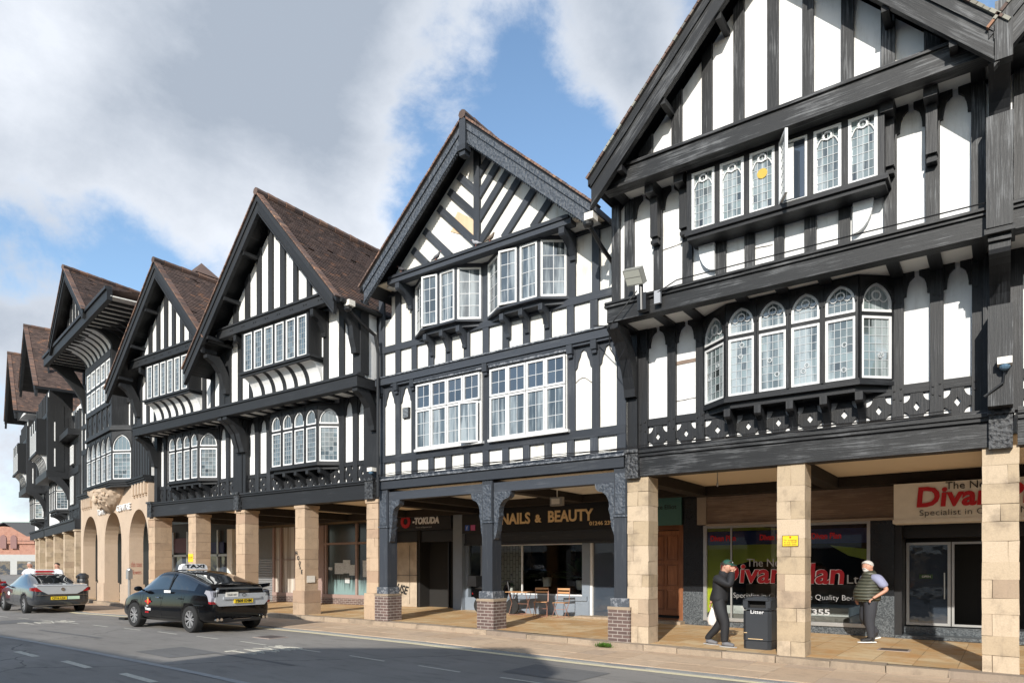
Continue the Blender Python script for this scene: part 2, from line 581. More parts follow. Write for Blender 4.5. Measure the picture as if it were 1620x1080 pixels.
def asphalt(name, base, light):
    m, nt, b = newmat(name)
    uv, pos = coords(nt)
    f = noise(nt, pos, 130, 3, 0.7)
    n = noise(nt, pos, 0.35, 6, 0.6)
    n2 = noise(nt, pos, 3.0, 6, 0.65, (0.35, 1.6, 1))
    c = mixc(nt, ramp(nt, n, 0.35, 0.68), base, light)
    c = mixc(nt, ramp(nt, n2, 0.5, 0.72, 0, 0.6), c, tuple(x * 0.55 for x in base))
    c = mixc(nt, ramp(nt, f, 0.35, 0.75, 0, 0.55), c, tuple(x * 0.5 for x in base))
    vo = N(nt, 'ShaderNodeTexVoronoi'); vo.inputs['Scale'].default_value = 90; nt.links.new(pos, vo.inputs['Vector'])
    c = mixc(nt, ramp(nt, vo.outputs['Distance'], 0.0, 0.18, 0.25, 0), c, (0.35, 0.34, 0.33))
    # crack
    w = N(nt, 'ShaderNodeTexVoronoi'); w.feature = 'DISTANCE_TO_EDGE'; w.inputs['Scale'].default_value = 0.11
    ds = N(nt, 'ShaderNodeVectorMath', operation='ADD')
    cn = N(nt, 'ShaderNodeTexNoise'); cn.inputs['Scale'].default_value = 0.8; cn.inputs['Detail'].default_value = 6
    nt.links.new(pos, cn.inputs['Vector'])
    nt.links.new(pos, ds.inputs[0]); nt.links.new(cn.outputs['Color'], ds.inputs[1])
    nt.links.new(ds.outputs[0], w.inputs['Vector'])
    c = mixc(nt, ramp(nt, w.outputs['Distance'], 0.0, 0.003, 0.7, 0), c, (0.02, 0.02, 0.02))
    nt.links.new(c, b.inputs['Base Color'])
    b.inputs['Roughness'].default_value = 0.85
    bump(nt, b, f, 0.5, 0.006)
    return m


def brickmat(name, c1, c2, mortar, w=0.225, h=0.075, ms=0.01):
    m, nt, b = newmat(name)
    uv, pos = coords(nt)
    br = N(nt, 'ShaderNodeTexBrick')
    br.inputs['Scale'].default_value = 1.0; br.inputs['Mortar Size'].default_value = ms
    br.inputs['Brick Width'].default_value = w; br.inputs['Row Height'].default_value = h
    br.inputs['Color1'].default_value = c1 + (1,); br.inputs['Color2'].default_value = c2 + (1,)
    br.inputs['Mortar'].default_value = mortar + (1,)
    nt.links.new(uv, br.inputs['Vector'])
    n = noise(nt, pos, 3, 5)
    c = mixc(nt, ramp(nt, n, 0.45, 0.75, 0, 0.4), br.outputs['Color'], tuple(x * 0.5 for x in c1))
    nt.links.new(c, b.inputs['Base Color']); b.inputs['Roughness'].default_value = 0.8
    h_ = N(nt, 'ShaderNodeMath', operation='MULTIPLY'); nt.links.new(br.outputs['Fac'], h_.inputs[0]); h_.inputs[1].default_value = -1
    bump(nt, b, h_.outputs[0], 0.5, 0.008)
    return m


def granite(name):
    m, nt, b = newmat(name)
    uv, pos = coords(nt)
    v = N(nt, 'ShaderNodeTexVoronoi'); v.inputs['Scale'].default_value = 34; nt.links.new(pos, v.inputs['Vector'])
    n = noise(nt, pos, 38, 4, 0.8)
    c = mixc(nt, ramp(nt, n, 0.42, 0.6), (0.03, 0.036, 0.042), (0.13, 0.145, 0.155))
    c = mixc(nt, ramp(nt, v.outputs['Distance'], 0.0, 0.26, 0.8, 0), c, (0.42, 0.44, 0.46))
    nt.links.new(c, b.inputs['Base Color']); b.inputs['Roughness'].default_value = 0.3
    return m


M = {}
M['tbA'] = timber('weathered_black_timber', (0.011, 0.0115, 0.0125), (0.13, 0.133, 0.137), 0.85, 0.5, 0.55)
M['tbAd'] = timber('black_timber', (0.010, 0.0105, 0.012), (0.05, 0.052, 0.056), 0.8, 0.5, 0.58)
M['tbB'] = timber('slate_blue_timber', (0.031, 0.036, 0.045), (0.09, 0.097, 0.105), 0.6, 0.6, 0.57)
M['tbC'] = timber('charcoal_timber', (0.017, 0.018, 0.020), (0.042, 0.044, 0.048), 0.6, 0.6, 0.57)
M['carvA'] = carved('carved_black_oak', (0.008, 0.008, 0.009), (0.05, 0.052, 0.055))
M['carvB'] = carved('carved_slate_oak', (0.034, 0.042, 0.055), (0.06, 0.07, 0.085))
M['white'] = render_wall('white_render', (0.73, 0.73, 0.72), (0.38, 0.36, 0.32), 0.5, 0.51)
M['whiteB'] = render_wall('stained_white_render', (0.71, 0.70, 0.66), (0.46, 0.39, 0.28), 0.6, 0.51)
M['cream'] = render_wall('cream_soffit', (0.72, 0.62, 0.48), (0.4, 0.32, 0.22), 0.3, 0.55)
M['soffit'] = plain('pale_soffit', (0.72, 0.70, 0.65), 0.8)
M['frame'] = plain('white_painted_metal', (0.66, 0.66, 0.65), 0.4, var=0.12, scale=12)
M['lead'] = plain('pale_glazing_lead', (0.42, 0.44, 0.45), 0.5)
M['leadW'] = plain('white_glazing_bar', (0.58, 0.59, 0.60), 0.5)
M['glA'] = glassmat('old_leaded_glass', (0.10, 0.125, 0.125), 0.85, 1.9, 0.05, (0.33, 0.37, 0.375))
M['glB'] = glassmat('grey_window_glass', (0.05, 0.062, 0.07), 0.5, 1.85, 0.03, (0.27, 0.30, 0.31))
M['glB2'] = glassmat('dark_window_glass', (0.035, 0.045, 0.06), 0.4, 1.9, 0.02)
M['glC'] = glassmat('blue_grey_leaded_glass', (0.075, 0.10, 0.115), 0.5, 1.85, 0.05)
M['stone'] = stone('buff_sandstone', (0.42, 0.325, 0.215), (0.53, 0.42, 0.30), (0.34, 0.25, 0.175), 0.55, 2.5)
M['stoneC'] = stone('pink_buff_sandstone', (0.43, 0.31, 0.21), (0.49, 0.36, 0.245), (0.37, 0.25, 0.17), 0.35, 2.5)
M['stoneE'] = stone('pale_pink_sandstone', (0.50, 0.385, 0.285), (0.53, 0.41, 0.30), (0.46, 0.35, 0.25), 0.2, 1.2)
M['joint'] = plain('joint', (0.16, 0.12, 0.08), 0.9)
M['kerb'] = stone('worn_kerb_stone', (0.30, 0.235, 0.17), (0.37, 0.29, 0.21), (0.24, 0.19, 0.15), 0.6, 3)
M['tile'] = tilemat('clay_roof_tile', (0.085, 0.057, 0.047), (0.150, 0.098, 0.078), (0.27, 0.14, 0.085))
M['tileR'] = tilemat('orange_clay_tile', (0.13, 0.075, 0.055), (0.20, 0.115, 0.08), (0.27, 0.16, 0.1))
M['tileG'] = tilemat('lichened_verge_tile', (0.12, 0.11, 0.095), (0.26, 0.25, 0.21), (0.12, 0.07, 0.05))
M['slate'] = plain('slate_roof', (0.065, 0.068, 0.075), 0.7, bmp=0.4)
M['flags'] = flags('sandstone_flags')
M['road'] = asphalt('asphalt', (0.212, 0.198, 0.180), (0.28, 0.262, 0.238))
M['pave2'] = stone('pinkish_paving', (0.50, 0.36, 0.24), (0.56, 0.42, 0.29), (0.44, 0.33, 0.24), 0.25, 5)
M['gutter'] = stone('grey_channel_stone', (0.26, 0.26, 0.25), (0.32, 0.32, 0.30), (0.22, 0.22, 0.22), 0.3, 4)
M['brick'] = brickmat('purple_brown_brick', (0.095, 0.062, 0.055), (0.14, 0.09, 0.078), (0.30, 0.26, 0.23))
M['redbrick'] = brickmat('red_brick', (0.36, 0.13, 0.08), (0.42, 0.17, 0.10), (0.4, 0.3, 0.25))
M['granite'] = granite('speckled_granite')
M['black'] = plain('black_paint', (0.012, 0.012, 0.013), 0.4)
M['granite_shade'] = plain('shaded_granite', (0.014, 0.015, 0.017), 0.25, var=.6, scale=60)  # granite darkened in colour to stand for arcade shade above the sunlit pilaster foot
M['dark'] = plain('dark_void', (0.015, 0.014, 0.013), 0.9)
M['soot'] = plain('sooty_plaster', (0.016, 0.012, 0.010), 0.9, var=0.5)
M['wood'] = timber('brown_door_wood', (0.16, 0.06, 0.025), (0.26, 0.11, 0.05), 0.8, 0.45, 0.5)
M['clear'] = clearglass('shop_glass')
M['alu'] = plain('aluminium', (0.45, 0.45, 0.44), 0.35, 0.6)
M['shut'] = plain('roller_shutter_steel', (0.32, 0.33, 0.34), 0.45, 0.4)
M['redtxt'] = plain('red_lettering', (0.50, 0.012, 0.02), 0.4)
M['blktxt'] = plain('black_lettering', (0.02, 0.02, 0.02), 0.5)
M['whttxt'] = plain('white_lettering', (0.8, 0.8, 0.8), 0.5)
M['goldtxt'] = plain('gold_lettering', (0.78, 0.56, 0.30), 0.4)
M['yellow'] = plain('yellow_enamel', (0.85, 0.55, 0.02), 0.4)
M['lime'] = plain('lime_vinyl', (0.42, 0.44, 0.02), 0.4)
M['blue'] = plain('blue_vinyl', (0.01, 0.025, 0.16), 0.4)
M['signw'] = plain('ivory_sign', (0.78, 0.74, 0.66), 0.5)
M['brown'] = timber('brown_fascia_board', (0.15, 0.105, 0.08), (0.25, 0.19, 0.15), 0.8, 0.6, 0.5)
M['teal'] = plain('teal_sign', (0.05, 0.14, 0.13), 0.5)
M['pink'] = plain('pink_shop_frame', (0.30, 0.215, 0.19), 0.6)
M['linew'] = plain('road_line_white', (0.50, 0.48, 0.41), 0.8, var=0.45, scale=22)
M['liney'] = plain('road_line_yellow', (0.66, 0.59, 0.40), 0.7, var=0.25, scale=14)
M['gold'] = plain('gold_disc', (0.55, 0.36, 0.06), 0.35, 0.3)
M['leaf'] = plain('leaf_green', (0.07, 0.16, 0.02), 0.6, var=0.4, scale=30)
M['leafd'] = plain('dark_leaf', (0.02, 0.06, 0.015), 0.6, var=0.4, scale=30)


def text(name, s, size, mat, parent, loc, rot=(rad(90), 0, 0), xs=1.0, fit=None, ext=0.004, align='LEFT', bold=0.0, shear=0.0, spacing=1.0):
    """lettering as a mesh part, its origin baked in"""
    cu = bpy.data.curves.new(name, 'FONT'); cu.body = s; cu.size = size; cu.extrude = ext
    cu.align_x = align; cu.offset = bold; cu.shear = shear; cu.resolution_u = 3; cu.space_character = spacing
    to = bpy.data.objects.new(name + '_curve', cu); COL.objects.link(to)
    dg = bpy.context.evaluated_depsgraph_get(); dg.update()
    me = bpy.data.meshes.new_from_object(to.evaluated_get(dg))
    bpy.data.objects.remove(to)
    me.materials.clear(); me.materials.append(mat)
    if fit: xs = fit / (max(v.co.x for v in me.vertices) - min(v.co.x for v in me.vertices))
    Mx = Matrix.Translation(Vector(loc)) @ Euler(rot).to_matrix().to_4x4() @ Matrix.Diagonal((xs, 1, 1, 1))
    me.transform(Mx)
    if parent is not None:
        root = parent
        while root.parent is not None: root = root.parent
        if root.name in INV: me.transform(INV[root.name])
    me.name = name
    o = bpy.data.objects.new(name, me); COL.objects.link(o)
    if parent is not None: o.parent = parent
    return o
# ---------------------------------------------------------------- ground levels
GT = [(-400, 1.6), (-110, 1.4), (-75, 1.05), (-55, 0.35), (-45, 0.12), (-38, 0.07), (-30, 0.10), (-24, 0.17), (-17, 0.20), (-13.5, 0.19),
      (-10, 0.15), (-6.2, 0.07), (-3, 0.03), (0.5, 0.0), (60, -0.3), (400, -0.5)]


def g(x):
    for (a, za), (b, zb) in zip(GT, GT[1:]):
        if a <= x <= b: return za + (zb - za) * (x - a) / (b - a)
    return 0.0


TE, TF = math.tan(rad(10.6)), math.tan(rad(13.8))


def yk(x):
    """line of the pavement kerb, following the bend of the row"""
    y = 12.74
    if x < -26: y += (-26 - max(x, -37)) * TE
    if x < -37: y += (-37 - x) * TF
    return y


def strip(name, y0, y1, dz, mat, xa, xb, step=1.0, thick=None, follow=True):
    """sheet following the street's levels between two lines parallel to the kerb"""
    mb = MB(); x = xa
    n = max(1, int(round((xb - xa) / step)))
    for i in range(n):
        a = xa + (xb - xa) * i / n; b = xa + (xb - xa) * (i + 1) / n
        ka, kb = (yk(a) - 12.74, yk(b) - 12.74) if follow else (0, 0)
        p = [(a, y0 + ka, g(a) + dz), (b, y0 + kb, g(b) + dz), (b, y1 + kb, g(b) + dz), (a, y1 + ka, g(a) + dz)]
        mb.face(p, [(q[0], q[1]) for q in p], 0, 0.5)
        if thick:
            q = [(a, y0 + ka, g(a) + dz - thick), (b, y0 + kb, g(b) + dz - thick), p[1], p[0]]
            mb.face(q, [(v[0], v[2]) for v in q], 0, 0.5)
    return obj(name, mb, mat)


mb = MB()
xs_ = [-900, -400, -110, -75, -55, -45, -38, -30, -24, -17, -13.5, -10, -6.2, -3, 0.5, 60, 400, 900]
for a, b in zip(xs_, xs_[1:]):
    for c, d in ((-900, -20), (-20, 30), (30, 900)):
        ga, gb = g(max(-400, min(400, a))) - 0.19, g(max(-400, min(400, b))) - 0.19
        p = [(a, c, ga), (b, c, gb), (b, d, gb), (a, d, ga)]
        mb.face(p, [(q[0], q[1]) for q in p])
struct(obj('ground', mb, M['road']))
struct(strip('road', -7.0, 13.2, -0.135, M['road'], -130, 60, 1.5, follow=False))
struct(strip('arcade_pavement', 13.03, 28, 0.0, M['flags'], -60, 14, 1.0))
# far side pavement of the street opposite
struct(strip('opposite_pavement', -10.5, -7.0, -0.02, M['pave2'], -120, 60, 3, thick=None, follow=False))

# kerb stones and the low paved margin
for nm, lab, y0, y1, dz, h, mat, ln in (('kerb_stone', 'worn', 12.74, 13.06, 0.004, 0.16, M['kerb'], 0.95), ):
    mb = MB(jit=0.008); x = -58.0
    while x < 14:
        l = ln * random.uniform(0.7, 1.25)
        a, b = x, x + l - 0.012
        ka, kb = yk(a) - 12.74, yk(b) - 12.74
        za = g((a + b) / 2) + dz + random.uniform(-0.006, 0.006)
        mb.obox((a, y0 + ka, za - h), (b - a, kb - ka, g(b) - g(a)), (0, y1 - y0, 0), (0, 0, h))
        x += l
    k_ = obj('kerb', mb, mat); struct(k_)
mb = MB(jit=0.003); x = -58.0
while x < 14:
    l = random.uniform(0.5, 0.9)
    ka, kb = yk(x) - 12.74, yk(x + l) - 12.74
    for (y0, y1) in ((12.34, 12.74), (11.58, 12.33), (10.9, 11.57)):
        mb.obox((x, y0 + ka, g(x) - 0.115 - 0.07), (l - 0.006, kb - ka, g(x + l) - g(x)), (0, y1 - y0, 0), (0, 0, 0.07))
    x += l
struct(obj('pavement_margin', mb, M['pave2']))
mb = MB(jit=0.004); x = -58.0
while x < 14:
    l = random.uniform(0.6, 0.95)
    ka, kb = yk(x) - 12.74, yk(x + l) - 12.74
    mb.obox((x, 10.68 + ka, g(x) - 0.127 - 0.07), (l - 0.008, kb - ka, g(x + l) - g(x)), (0, 0.21, 0), (0, 0, 0.07))
    x += l
struct(obj('road_channel', mb, M['gutter']))
struct(strip('yellow_line', 10.44, 10.62, -0.130, M['liney'], -55, 14, 0.8))
RZ = -0.130
mb = MB()
x = -12.9 + 0.0
for i in range(-9, 14):
    a = -9.75 - i * 1.72
    b = a + 0.95
    p = [(a, 8.44, g(a) + RZ), (b, 8.40, g(b) + RZ), (b, 8.46, g(b) + RZ), (a, 8.50, g(a) + RZ)]
    mb.face(p)
struct(obj('bay_dashes', mb, M['linew']))
mb = MB()
for i in range(-3, 12):
    a = -9.75 - i * 2.05 - 0.0
    b = a - 1.1
    p = [(b, 4.93, g(b) + RZ), (a, 4.86, g(a) + RZ), (a, 4.98, g(a) + RZ), (b, 5.05, g(b) + RZ)]
    mb.face(p)
struct(obj('centre_dashes', mb, M['linew']))
for (tx, ty) in ((-12.75, 7.35), (-23.4, 7.55)):
    t = text('road_lettering', 'TAXIS', 0.85, M['linew'], None, (tx + 1.6, ty, g(tx + 0.8) + RZ - 0.012), (0, 0, rad(90)), xs=0.55, ext=0.014, bold=-.012)
    t.data.transform(Matrix.Translation((tx + 1.6, ty, 0)) @ Matrix.Diagonal((1.5, 1, 1, 1)) @ Matrix.Translation((-tx - 1.6, -ty, 0)))
    struct(t)
# weather-worn resurfacing joint along the carriageway
mb = MB()
for i in range(40):
    a = -44 + i; b = a + 1
    ya = 5.62 + 0.018 * (-9 - a); yb = 5.62 + 0.018 * (-9 - b)
    mb.face([(a, ya, g(a) + RZ + 0.001), (b, yb, g(b) + RZ + 0.001), (b, yb + .13, g(b) + RZ + 0.001), (a, ya + .13, g(a) + RZ + 0.001)])
struct(obj('road_seam', mb, plain('worn_joint', (0.3, 0.3, 0.295), 0.9, var=0.3, scale=9)))
# patched trenches in the carriageway
PM = asphalt('patch_asphalt', (0.13, 0.128, 0.125), (0.17, 0.167, 0.162))
for (xa_, xb_, ya_, yb_) in ((-13.2, -11.9, 6.3, 7.2), (-24, -22.6, 6.6, 8.2), (-6.6, -5.2, 8.9, 9.9), (-19.5, -16.2, 6.95, 7.05), (-12.1, -9.6, 7.1, 7.16)):
    mb = MB(); mb.face([(xa_, ya_, g(xa_) + RZ), (xb_, ya_ - .03, g(xb_) + RZ), (xb_ + .04, yb_, g(xb_) + RZ), (xa_ - .03, yb_ + .02, g(xa_) + RZ)])
    struct(obj('road_patch', mb, PM))


# ---------------------------------------------------------------- architectural pieces
def stones(mb, x0, x1, y0, y1, z0, z1, course=0.30, split=True, m=0, gap=0.005):
    """pier of coursed ashlar blocks with a joint core"""
    z = z0; k = 0
    w = x1 - x0
    j_ = mb.jit; mb.jit = 0
    mb.box(x0 + .016, x1 - .016, y0 + .016, y1 - .016, z0, z1 - 0.012, m + 1)
    mb.jit = j_
    while z < z1 - 0.02:
        h = min(course * random.uniform(0.8, 1.2), z1 - z)
        if z1 - z - h < 0.12: h = z1 - z
        if split and k % 2 == 0:
            c = x0 + w * random.choice((0.28, 0.5, 0.7))
            mb.box(x0, c - gap / 2, y0, y1, z, z + h - gap, m); mb.box(c + gap / 2, x1, y0 + 0.001, y1, z, z + h - gap, m)
        else:
            mb.box(x0, x1, y0, y1, z, z + h - gap, m)
        z += h; k += 1


def pier(parent, x0, x1, z1, y0=13.0, dep=0.47, mat='stone', plinth=0.0, cap=False, zb=None):
    mb = MB(jit=0.006)
    gz = (g((x0 + x1) / 2) if zb is None else zb)
    if plinth:
        stones(mb, x0 - 0.05, x1 + 0.05, y0 - 0.05, y0 + dep + 0.05, gz - 0.02, gz + plinth, plinth / 2 + .01)
        stones(mb, x0, x1, y0, y0 + dep, gz + plinth, z1)
    else:
        stones(mb, x0, x1, y0, y0 + dep, gz - 0.02, z1)
    if cap: mb.box(x0 - .03, x1 + .03, y0 - .03, y0 + dep + .03, z1 - 0.09, z1 - 0.001)
    return obj('pier', mb, [M[mat], M['joint']], parent)


def bracket(parent, x0, x1, yw, yf, zt, zb, mat, foot=0.12, name='bracket'):
    """big curved brace carrying a jetty, seen from the side as a quarter arch"""
    pts = [(yw, zt), (yf, zt), (yf, zt - 0.16)]
    n = 8
    for i in range(n + 1):
        t = i / n * math.pi / 2
        pts.append((yf + 0.02 + (yw - foot - yf - 0.02) * math.sin(t) ** 1.1, zb + 0.1 + (zt - 0.22 - zb - 0.1) * (1 - math.sin(t)) ** 0.0 * math.cos(t)))
    pts += [(yw - foot - 0.02, zb), (yw, zb)]
    mb = MB(); mb.prism(pts, x0, x1, axis='x')
    return obj(name, mb, mat, parent)


def brace(parent, x0, x1, yw, yf, zt, zb, mat, th=0.22, name='bracket'):
    """thick straight-backed, slightly curved brace from the wall up to the jetty"""
    pts_o, pts_i = [], []
    n = 7
    for i in range(n + 1):
        t = i / n
        y = yw + (yf - yw) * t ** 1.35
        z = zb + (zt - zb) * t ** 0.8
        pts_o.append((y, z)); pts_i.append((min(yw, y + th * (0.9 - 0.3 * t)), z + th * 0.55))
    poly = pts_o + [(yf, zt), (yf + th, zt)] + [p for p in pts_i[::-1] if p[1] < zt]
    W_, H_ = yw - yf, zt - zb
    poly = [(yw, zb), (yw - .13, zb), (yw - .15, zb + .12 * H_), (yw - .22, zb + .30 * H_), (yw - .40 * W_, zb + .55 * H_), (yw - .68 * W_, zb + .78 * H_), (yf, zt - .10), (yf, zt),
            (yw - .45 * W_, zt), (yw - .30 * W_, zb + .86 * H_), (yw - .10 * W_, zb + .62 * H_), (yw, zb + .45 * H_)]
    mb = MB(); mb.prism(poly, x0, x1, axis='x')
    return obj(name, mb, mat, parent)


def console(parent, x0, x1, yw, yf, zt, zb, mat, name='console'):
    """small scrolled bracket under a bay window"""
    n = 6
    pts = [(yw, zb), (yw, zt), (yf, zt), (yf, zt - (zt - zb) * .28)]
    for i in range(n + 1):
        t = i / n
        pts.append((yf + .03 + (yw - yf - .09) * t ** .8, zt - (zt - zb) * (.34 + .5 * t ** 1.6)))
    pts += [(yw - .075, zb + (zt - zb) * .12), (yw - .06, zb)]
    mb = MB(); mb.prism(pts, x0, x1, axis='x')
    return obj(name, mb, mat, parent)


def arcpts(xc, h, zs, R, n=8):
    """pointed arch from the left springing over the apex to the right one"""
    L = []
    a1 = math.acos((R - h) / R)
    for i in range(n + 1):
        a = math.pi - a1 * i / n
        L.append((xc + (R - h) + R * math.cos(a), zs + R * math.sin(a)))
    Rr = [(2 * xc - p[0], p[1]) for p in L[::-1]][1:]
    return L + Rr


def arch_h(x, xc, h, zs, R):
    d = abs(x - xc)
    if d >= h: return zs
    return zs + math.sqrt(max(0, R * R - (R - h + d) ** 2))


def panes(mb, x0, x1, z0, z1, y, nc, nr, tilt=0.010, lw=0.009, top=None, lm=1):
    """small leaded panes each at a slightly different angle, with the leads between them"""
    for i in range(nc):
        for j in range(nr):
            a, b = x0 + (x1 - x0) * i / nc, x0 + (x1 - x0) * (i + 1) / nc
            c, d = z0 + (z1 - z0) * j / nr, z0 + (z1 - z0) * (j + 1) / nr
            w, h = b - a, d - c
            tx, tz = random.gauss(0, tilt), random.gauss(0, tilt)
            r = random.random()
            mb.face([(a, y - tx * w / 2 - tz * h / 2, c), (b, y + tx * w / 2 - tz * h / 2, c), (b, y + tx * w / 2 + tz * h / 2, d), (a, y - tx * w / 2 + tz * h / 2, d)],
                    [(a, c), (b, c), (b, d), (a, d)], 0, r)
    for i in range(1, nc):
        a = x0 + (x1 - x0) * i / nc
        mb.box(a - lw / 2, a + lw / 2, y - 0.009, y - 0.002, z0, z1, lm)
    for j in range(1, nr):
        c = z0 + (z1 - z0) * j / nr
        mb.box(x0, x1, y - 0.008, y - 0.003, c - lw / 2, c + lw / 2, lm)


def rectring(mb, x0, x1, z0, z1, t, y0, y1, m=0):
    mb.box(x0, x0 + t, y0, y1, z0, z1, m); mb.box(x1 - t, x1, y0, y1, z0, z1, m)
    mb.box(x0 + t, x1 - t, y0 + .001, y1, z0, z0 + t, m); mb.box(x0 + t, x1 - t, y0 + .001, y1, z1 - t, z1, m)


def casement(parent, T, x0, x1, z0, z1, y, nc, nr, fr, gl, lead, t=0.045, tilt=0.01, lw=0.009, label=None, decor=False, disc=False):
    mb = MB(T)
    rectring(mb, x0, x1, z0, z1, t, y - 0.035, y + 0.01)
    if decor:  # small tracery at the head: a circle with two arms
        xc = (x0 + x1) / 2; w = x1 - x0 - 2 * t; zc = z1 - t - w * .27
        circ = [(xc + w * .22 * math.cos(k * math.pi / 8), zc + w * .22 * math.sin(k * math.pi / 8)) for k in range(16)]
        ci = [(xc + w * .15 * math.cos(k * math.pi / 8), zc + w * .15 * math.sin(k * math.pi / 8)) for k in range(16)]
        mb.ring(circ, ci, y - .03, y - .005)
        for s in (-1, 1):
            pts = [(xc + s * w * (.16 + .34 * i / 5), y - .018, zc - w * (.16 + .30 * (i / 5) ** 1.6 - .12 * math.sin(i / 5 * math.pi))) for i in range(6)]
            mb.tube(pts, .011, 5)
    f = obj('casement', mb, fr, parent, label)
    mg = MB(T)
    panes(mg, x0 + t, x1 - t, z0 + t, z1 - t, y, nc, nr, tilt, lw)
    mats = [gl, lead]
    if disc:
        mats = [gl, lead, M['gold']]
        xc, zc = (x0 + x1) / 2, z0 + (z1 - z0) * .62
        mg.prism([(xc + .085 * math.cos(k * math.pi / 10), zc + .085 * math.sin(k * math.pi / 10)) for k in range(20)], y - .016, y - .006, 2)
    obj('glass', mg, mats, parent)
    return f


def arched_light(parent, T, x0, x1, z0, zt, z1, y, fr, gl, lead, body, nc=4, nr=7, tracery=True, tb=0.035):
    """two-part light: a leaded casement under a pointed head; dark spandrels go into the bay's own mesh"""
    t = 0.04; xc = (x0 + x1) / 2; h = (x1 - x0) / 2; R = 1.35 * h
    rise = math.sqrt(R * R - (R - h) ** 2)
    zs = z1 - rise - 0.04
    mb = MB(T)
    rectring(mb, x0, x1, z0, zt - tb, t, y - 0.035, y + 0.01)
    o = arcpts(xc, h, zs, R); hi = h - t; Ri = R - t
    i_ = arcpts(xc, hi, zs, Ri)
    zb = zt + tb
    mb.ring([(x0, zb)] + o + [(x1, zb)], [(x0 + t, zb + t)] + i_ + [(x1 - t, zb + t)], y - .035, y + .01)
    if tracery:
        w = 2 * hi; zc = zs + rise * .42
        c1 = [(xc + w * .19 * math.cos(k * math.pi / 8), zc + w * .19 * math.sin(k * math.pi / 8)) for k in range(16)]
        c2 = [(xc + w * .14 * math.cos(k * math.pi / 8), zc + w * .14 * math.sin(k * math.pi / 8)) for k in range(16)]
        mb.ring(c1, c2, y - .03, y - .005)
        for s in (-1, 1):
            mb.tube([(xc + s * w * (.14 + .34 * i / 5), y - .018, zc - w * (.14 + .14 * math.sin(i / 5 * math.pi) - .02 * i)) for i in range(6)], .010, 5)
    obj('casement', mb, fr, parent)
    mg = MB(T)
    panes(mg, x0 + t, x1 - t, z0 + t, zt - tb - t, y, nc, nr)
    poly = [(x0 + t, zb + t)] + i_ + [(x1 - t, zb + t)]
    mg.face([(p[0], y, p[1]) for p in poly], None, 0)
    for k in range(1, nc):
        a = x0 + t + (x1 - x0 - 2 * t) * k / nc
        mg.box(a - .004, a + .004, y - .008, y - .002, zb + t, arch_h(a, xc, hi, zs, Ri), 1)
    for k in range(1, 4):
        c = zb + t + .13 * k
        if c < zs: mg.box(x0 + t, x1 - t, y - .008, y - .003, c - .004, c + .004, 1)
    if tracery:   # a few bullseye panes
        for _ in range(2):
            bx, bz = random.uniform(x0 + .12, x1 - .12), random.uniform(z0 + .12, zt - .15)
            mg.ring([(bx + .045 * math.cos(q * math.pi / 6), bz + .045 * math.sin(q * math.pi / 6)) for q in range(12)], [(bx + .03 * math.cos(q * math.pi / 6), bz + .03 * math.sin(q * math.pi / 6)) for q in range(12)], y - .014, y, 1)
            mg.ball((bx, y, bz), .02, .02, .02, 0, 8, 5)
    obj('glass', mg, [gl, lead], parent)
    # spandrels
    for s in (0, 1):
        half = [p for p in o if (p[0] <= xc + 1e-6 if s == 0 else p[0] >= xc - 1e-6)]
        if s == 0: poly = [(x0 - .03, zs)] + half + [(xc, z1 + .04), (x0 - .03, z1 + .04)]
        else: poly = half + [(x1 + .03, zs), (x1 + .03, z1 + .04), (xc, z1 + .04)]
        T0 = body.T; body.T = T; body.prism(poly, y - .05, y + .01); body.T = T0
        # raised hood mould round the head
    oo = arcpts(xc, h + .03, zs, R + .03)
    T0 = body.T; body.T = T; body.ring(oo, o, y - .075, y - .04, closed=False); body.T = T0


def planT(p0, p1):
    """matrix taking local (a along the face, -y outwards, z) onto the vertical face from p0 to p1 (plan)"""
    d = Vector((p1[0] - p0[0], p1[1] - p0[1], 0)); L = d.length; d.normalize()
    n = Vector((-d.y, d.x, 0))
    return Matrix(((d.x, n.x, 0, p0[0]), (d.y, n.y, 0, p0[1]), (0, 0, 1, 0), (0, 0, 0, 1))), L


def canted_bay(parent, xa, xb, yw, fa, fb, yf, zs, zt, ztop, n, tb, gl, lead, nc=4, nr=7, side_arch=True, consoles=5, tracery=True, con_dz=0.42, cd=0.5):
    """canted bay window of arched lights: sill mouldings, posts, head and one casement with glass per light"""
    body = MB(jit=0.002)
    c = 0.05
    core = [(xa + c, yw), (fa + c * .5, yf + c), (fb - c * .5, yf + c), (xb - c, yw)]
    body.prism(core, zs, ztop, axis='z')
    def tz(o, z0, z1):
        body.prism([(xa - o, yw), (fa - o * .6, yf - o), (fb + o * .6, yf - o), (xb + o, yw)], z0, z1, axis='z')
    tz(.045, zs - .10, zs - .03); tz(.02, zs - .03, zs + .015)
    body.prism([(xa + .08, yw), (fa + .06, yf + .05), (fb - .06, yf + .05), (xb - .08, yw)], zs - .2, zs - .10, axis='z')
    tz(.0, ztop, ztop + .12)
    faces = [((xa, yw), (fa, yf), 1), ((fa, yf), (fb, yf), n), ((fb, yf), (xb, yw), 1)]
    for p0, p1, k in faces:
        T, L = planT(p0, p1)
        body.T = T
        pw = .045
        body.box(0, L, .0, .05, zt - .03, zt + .03)
        xsn = [L * i / k for i in range(k + 1)]
        for i, a in enumerate(xsn):
            e = pw if 0 < i < k else pw
            body.box(a - e if i else a, a + e if i < k else a, -.028, .05, zs, ztop + .06)
            body.box(a - .012, a + .012, -.05, -.028, zs, ztop + .06) if 0 < i < k else None
        body.T = None
        for i in range(k):
            pend.append((T, xsn[i] + pw, xsn[i + 1] - pw, nc))
    return body


pend = []


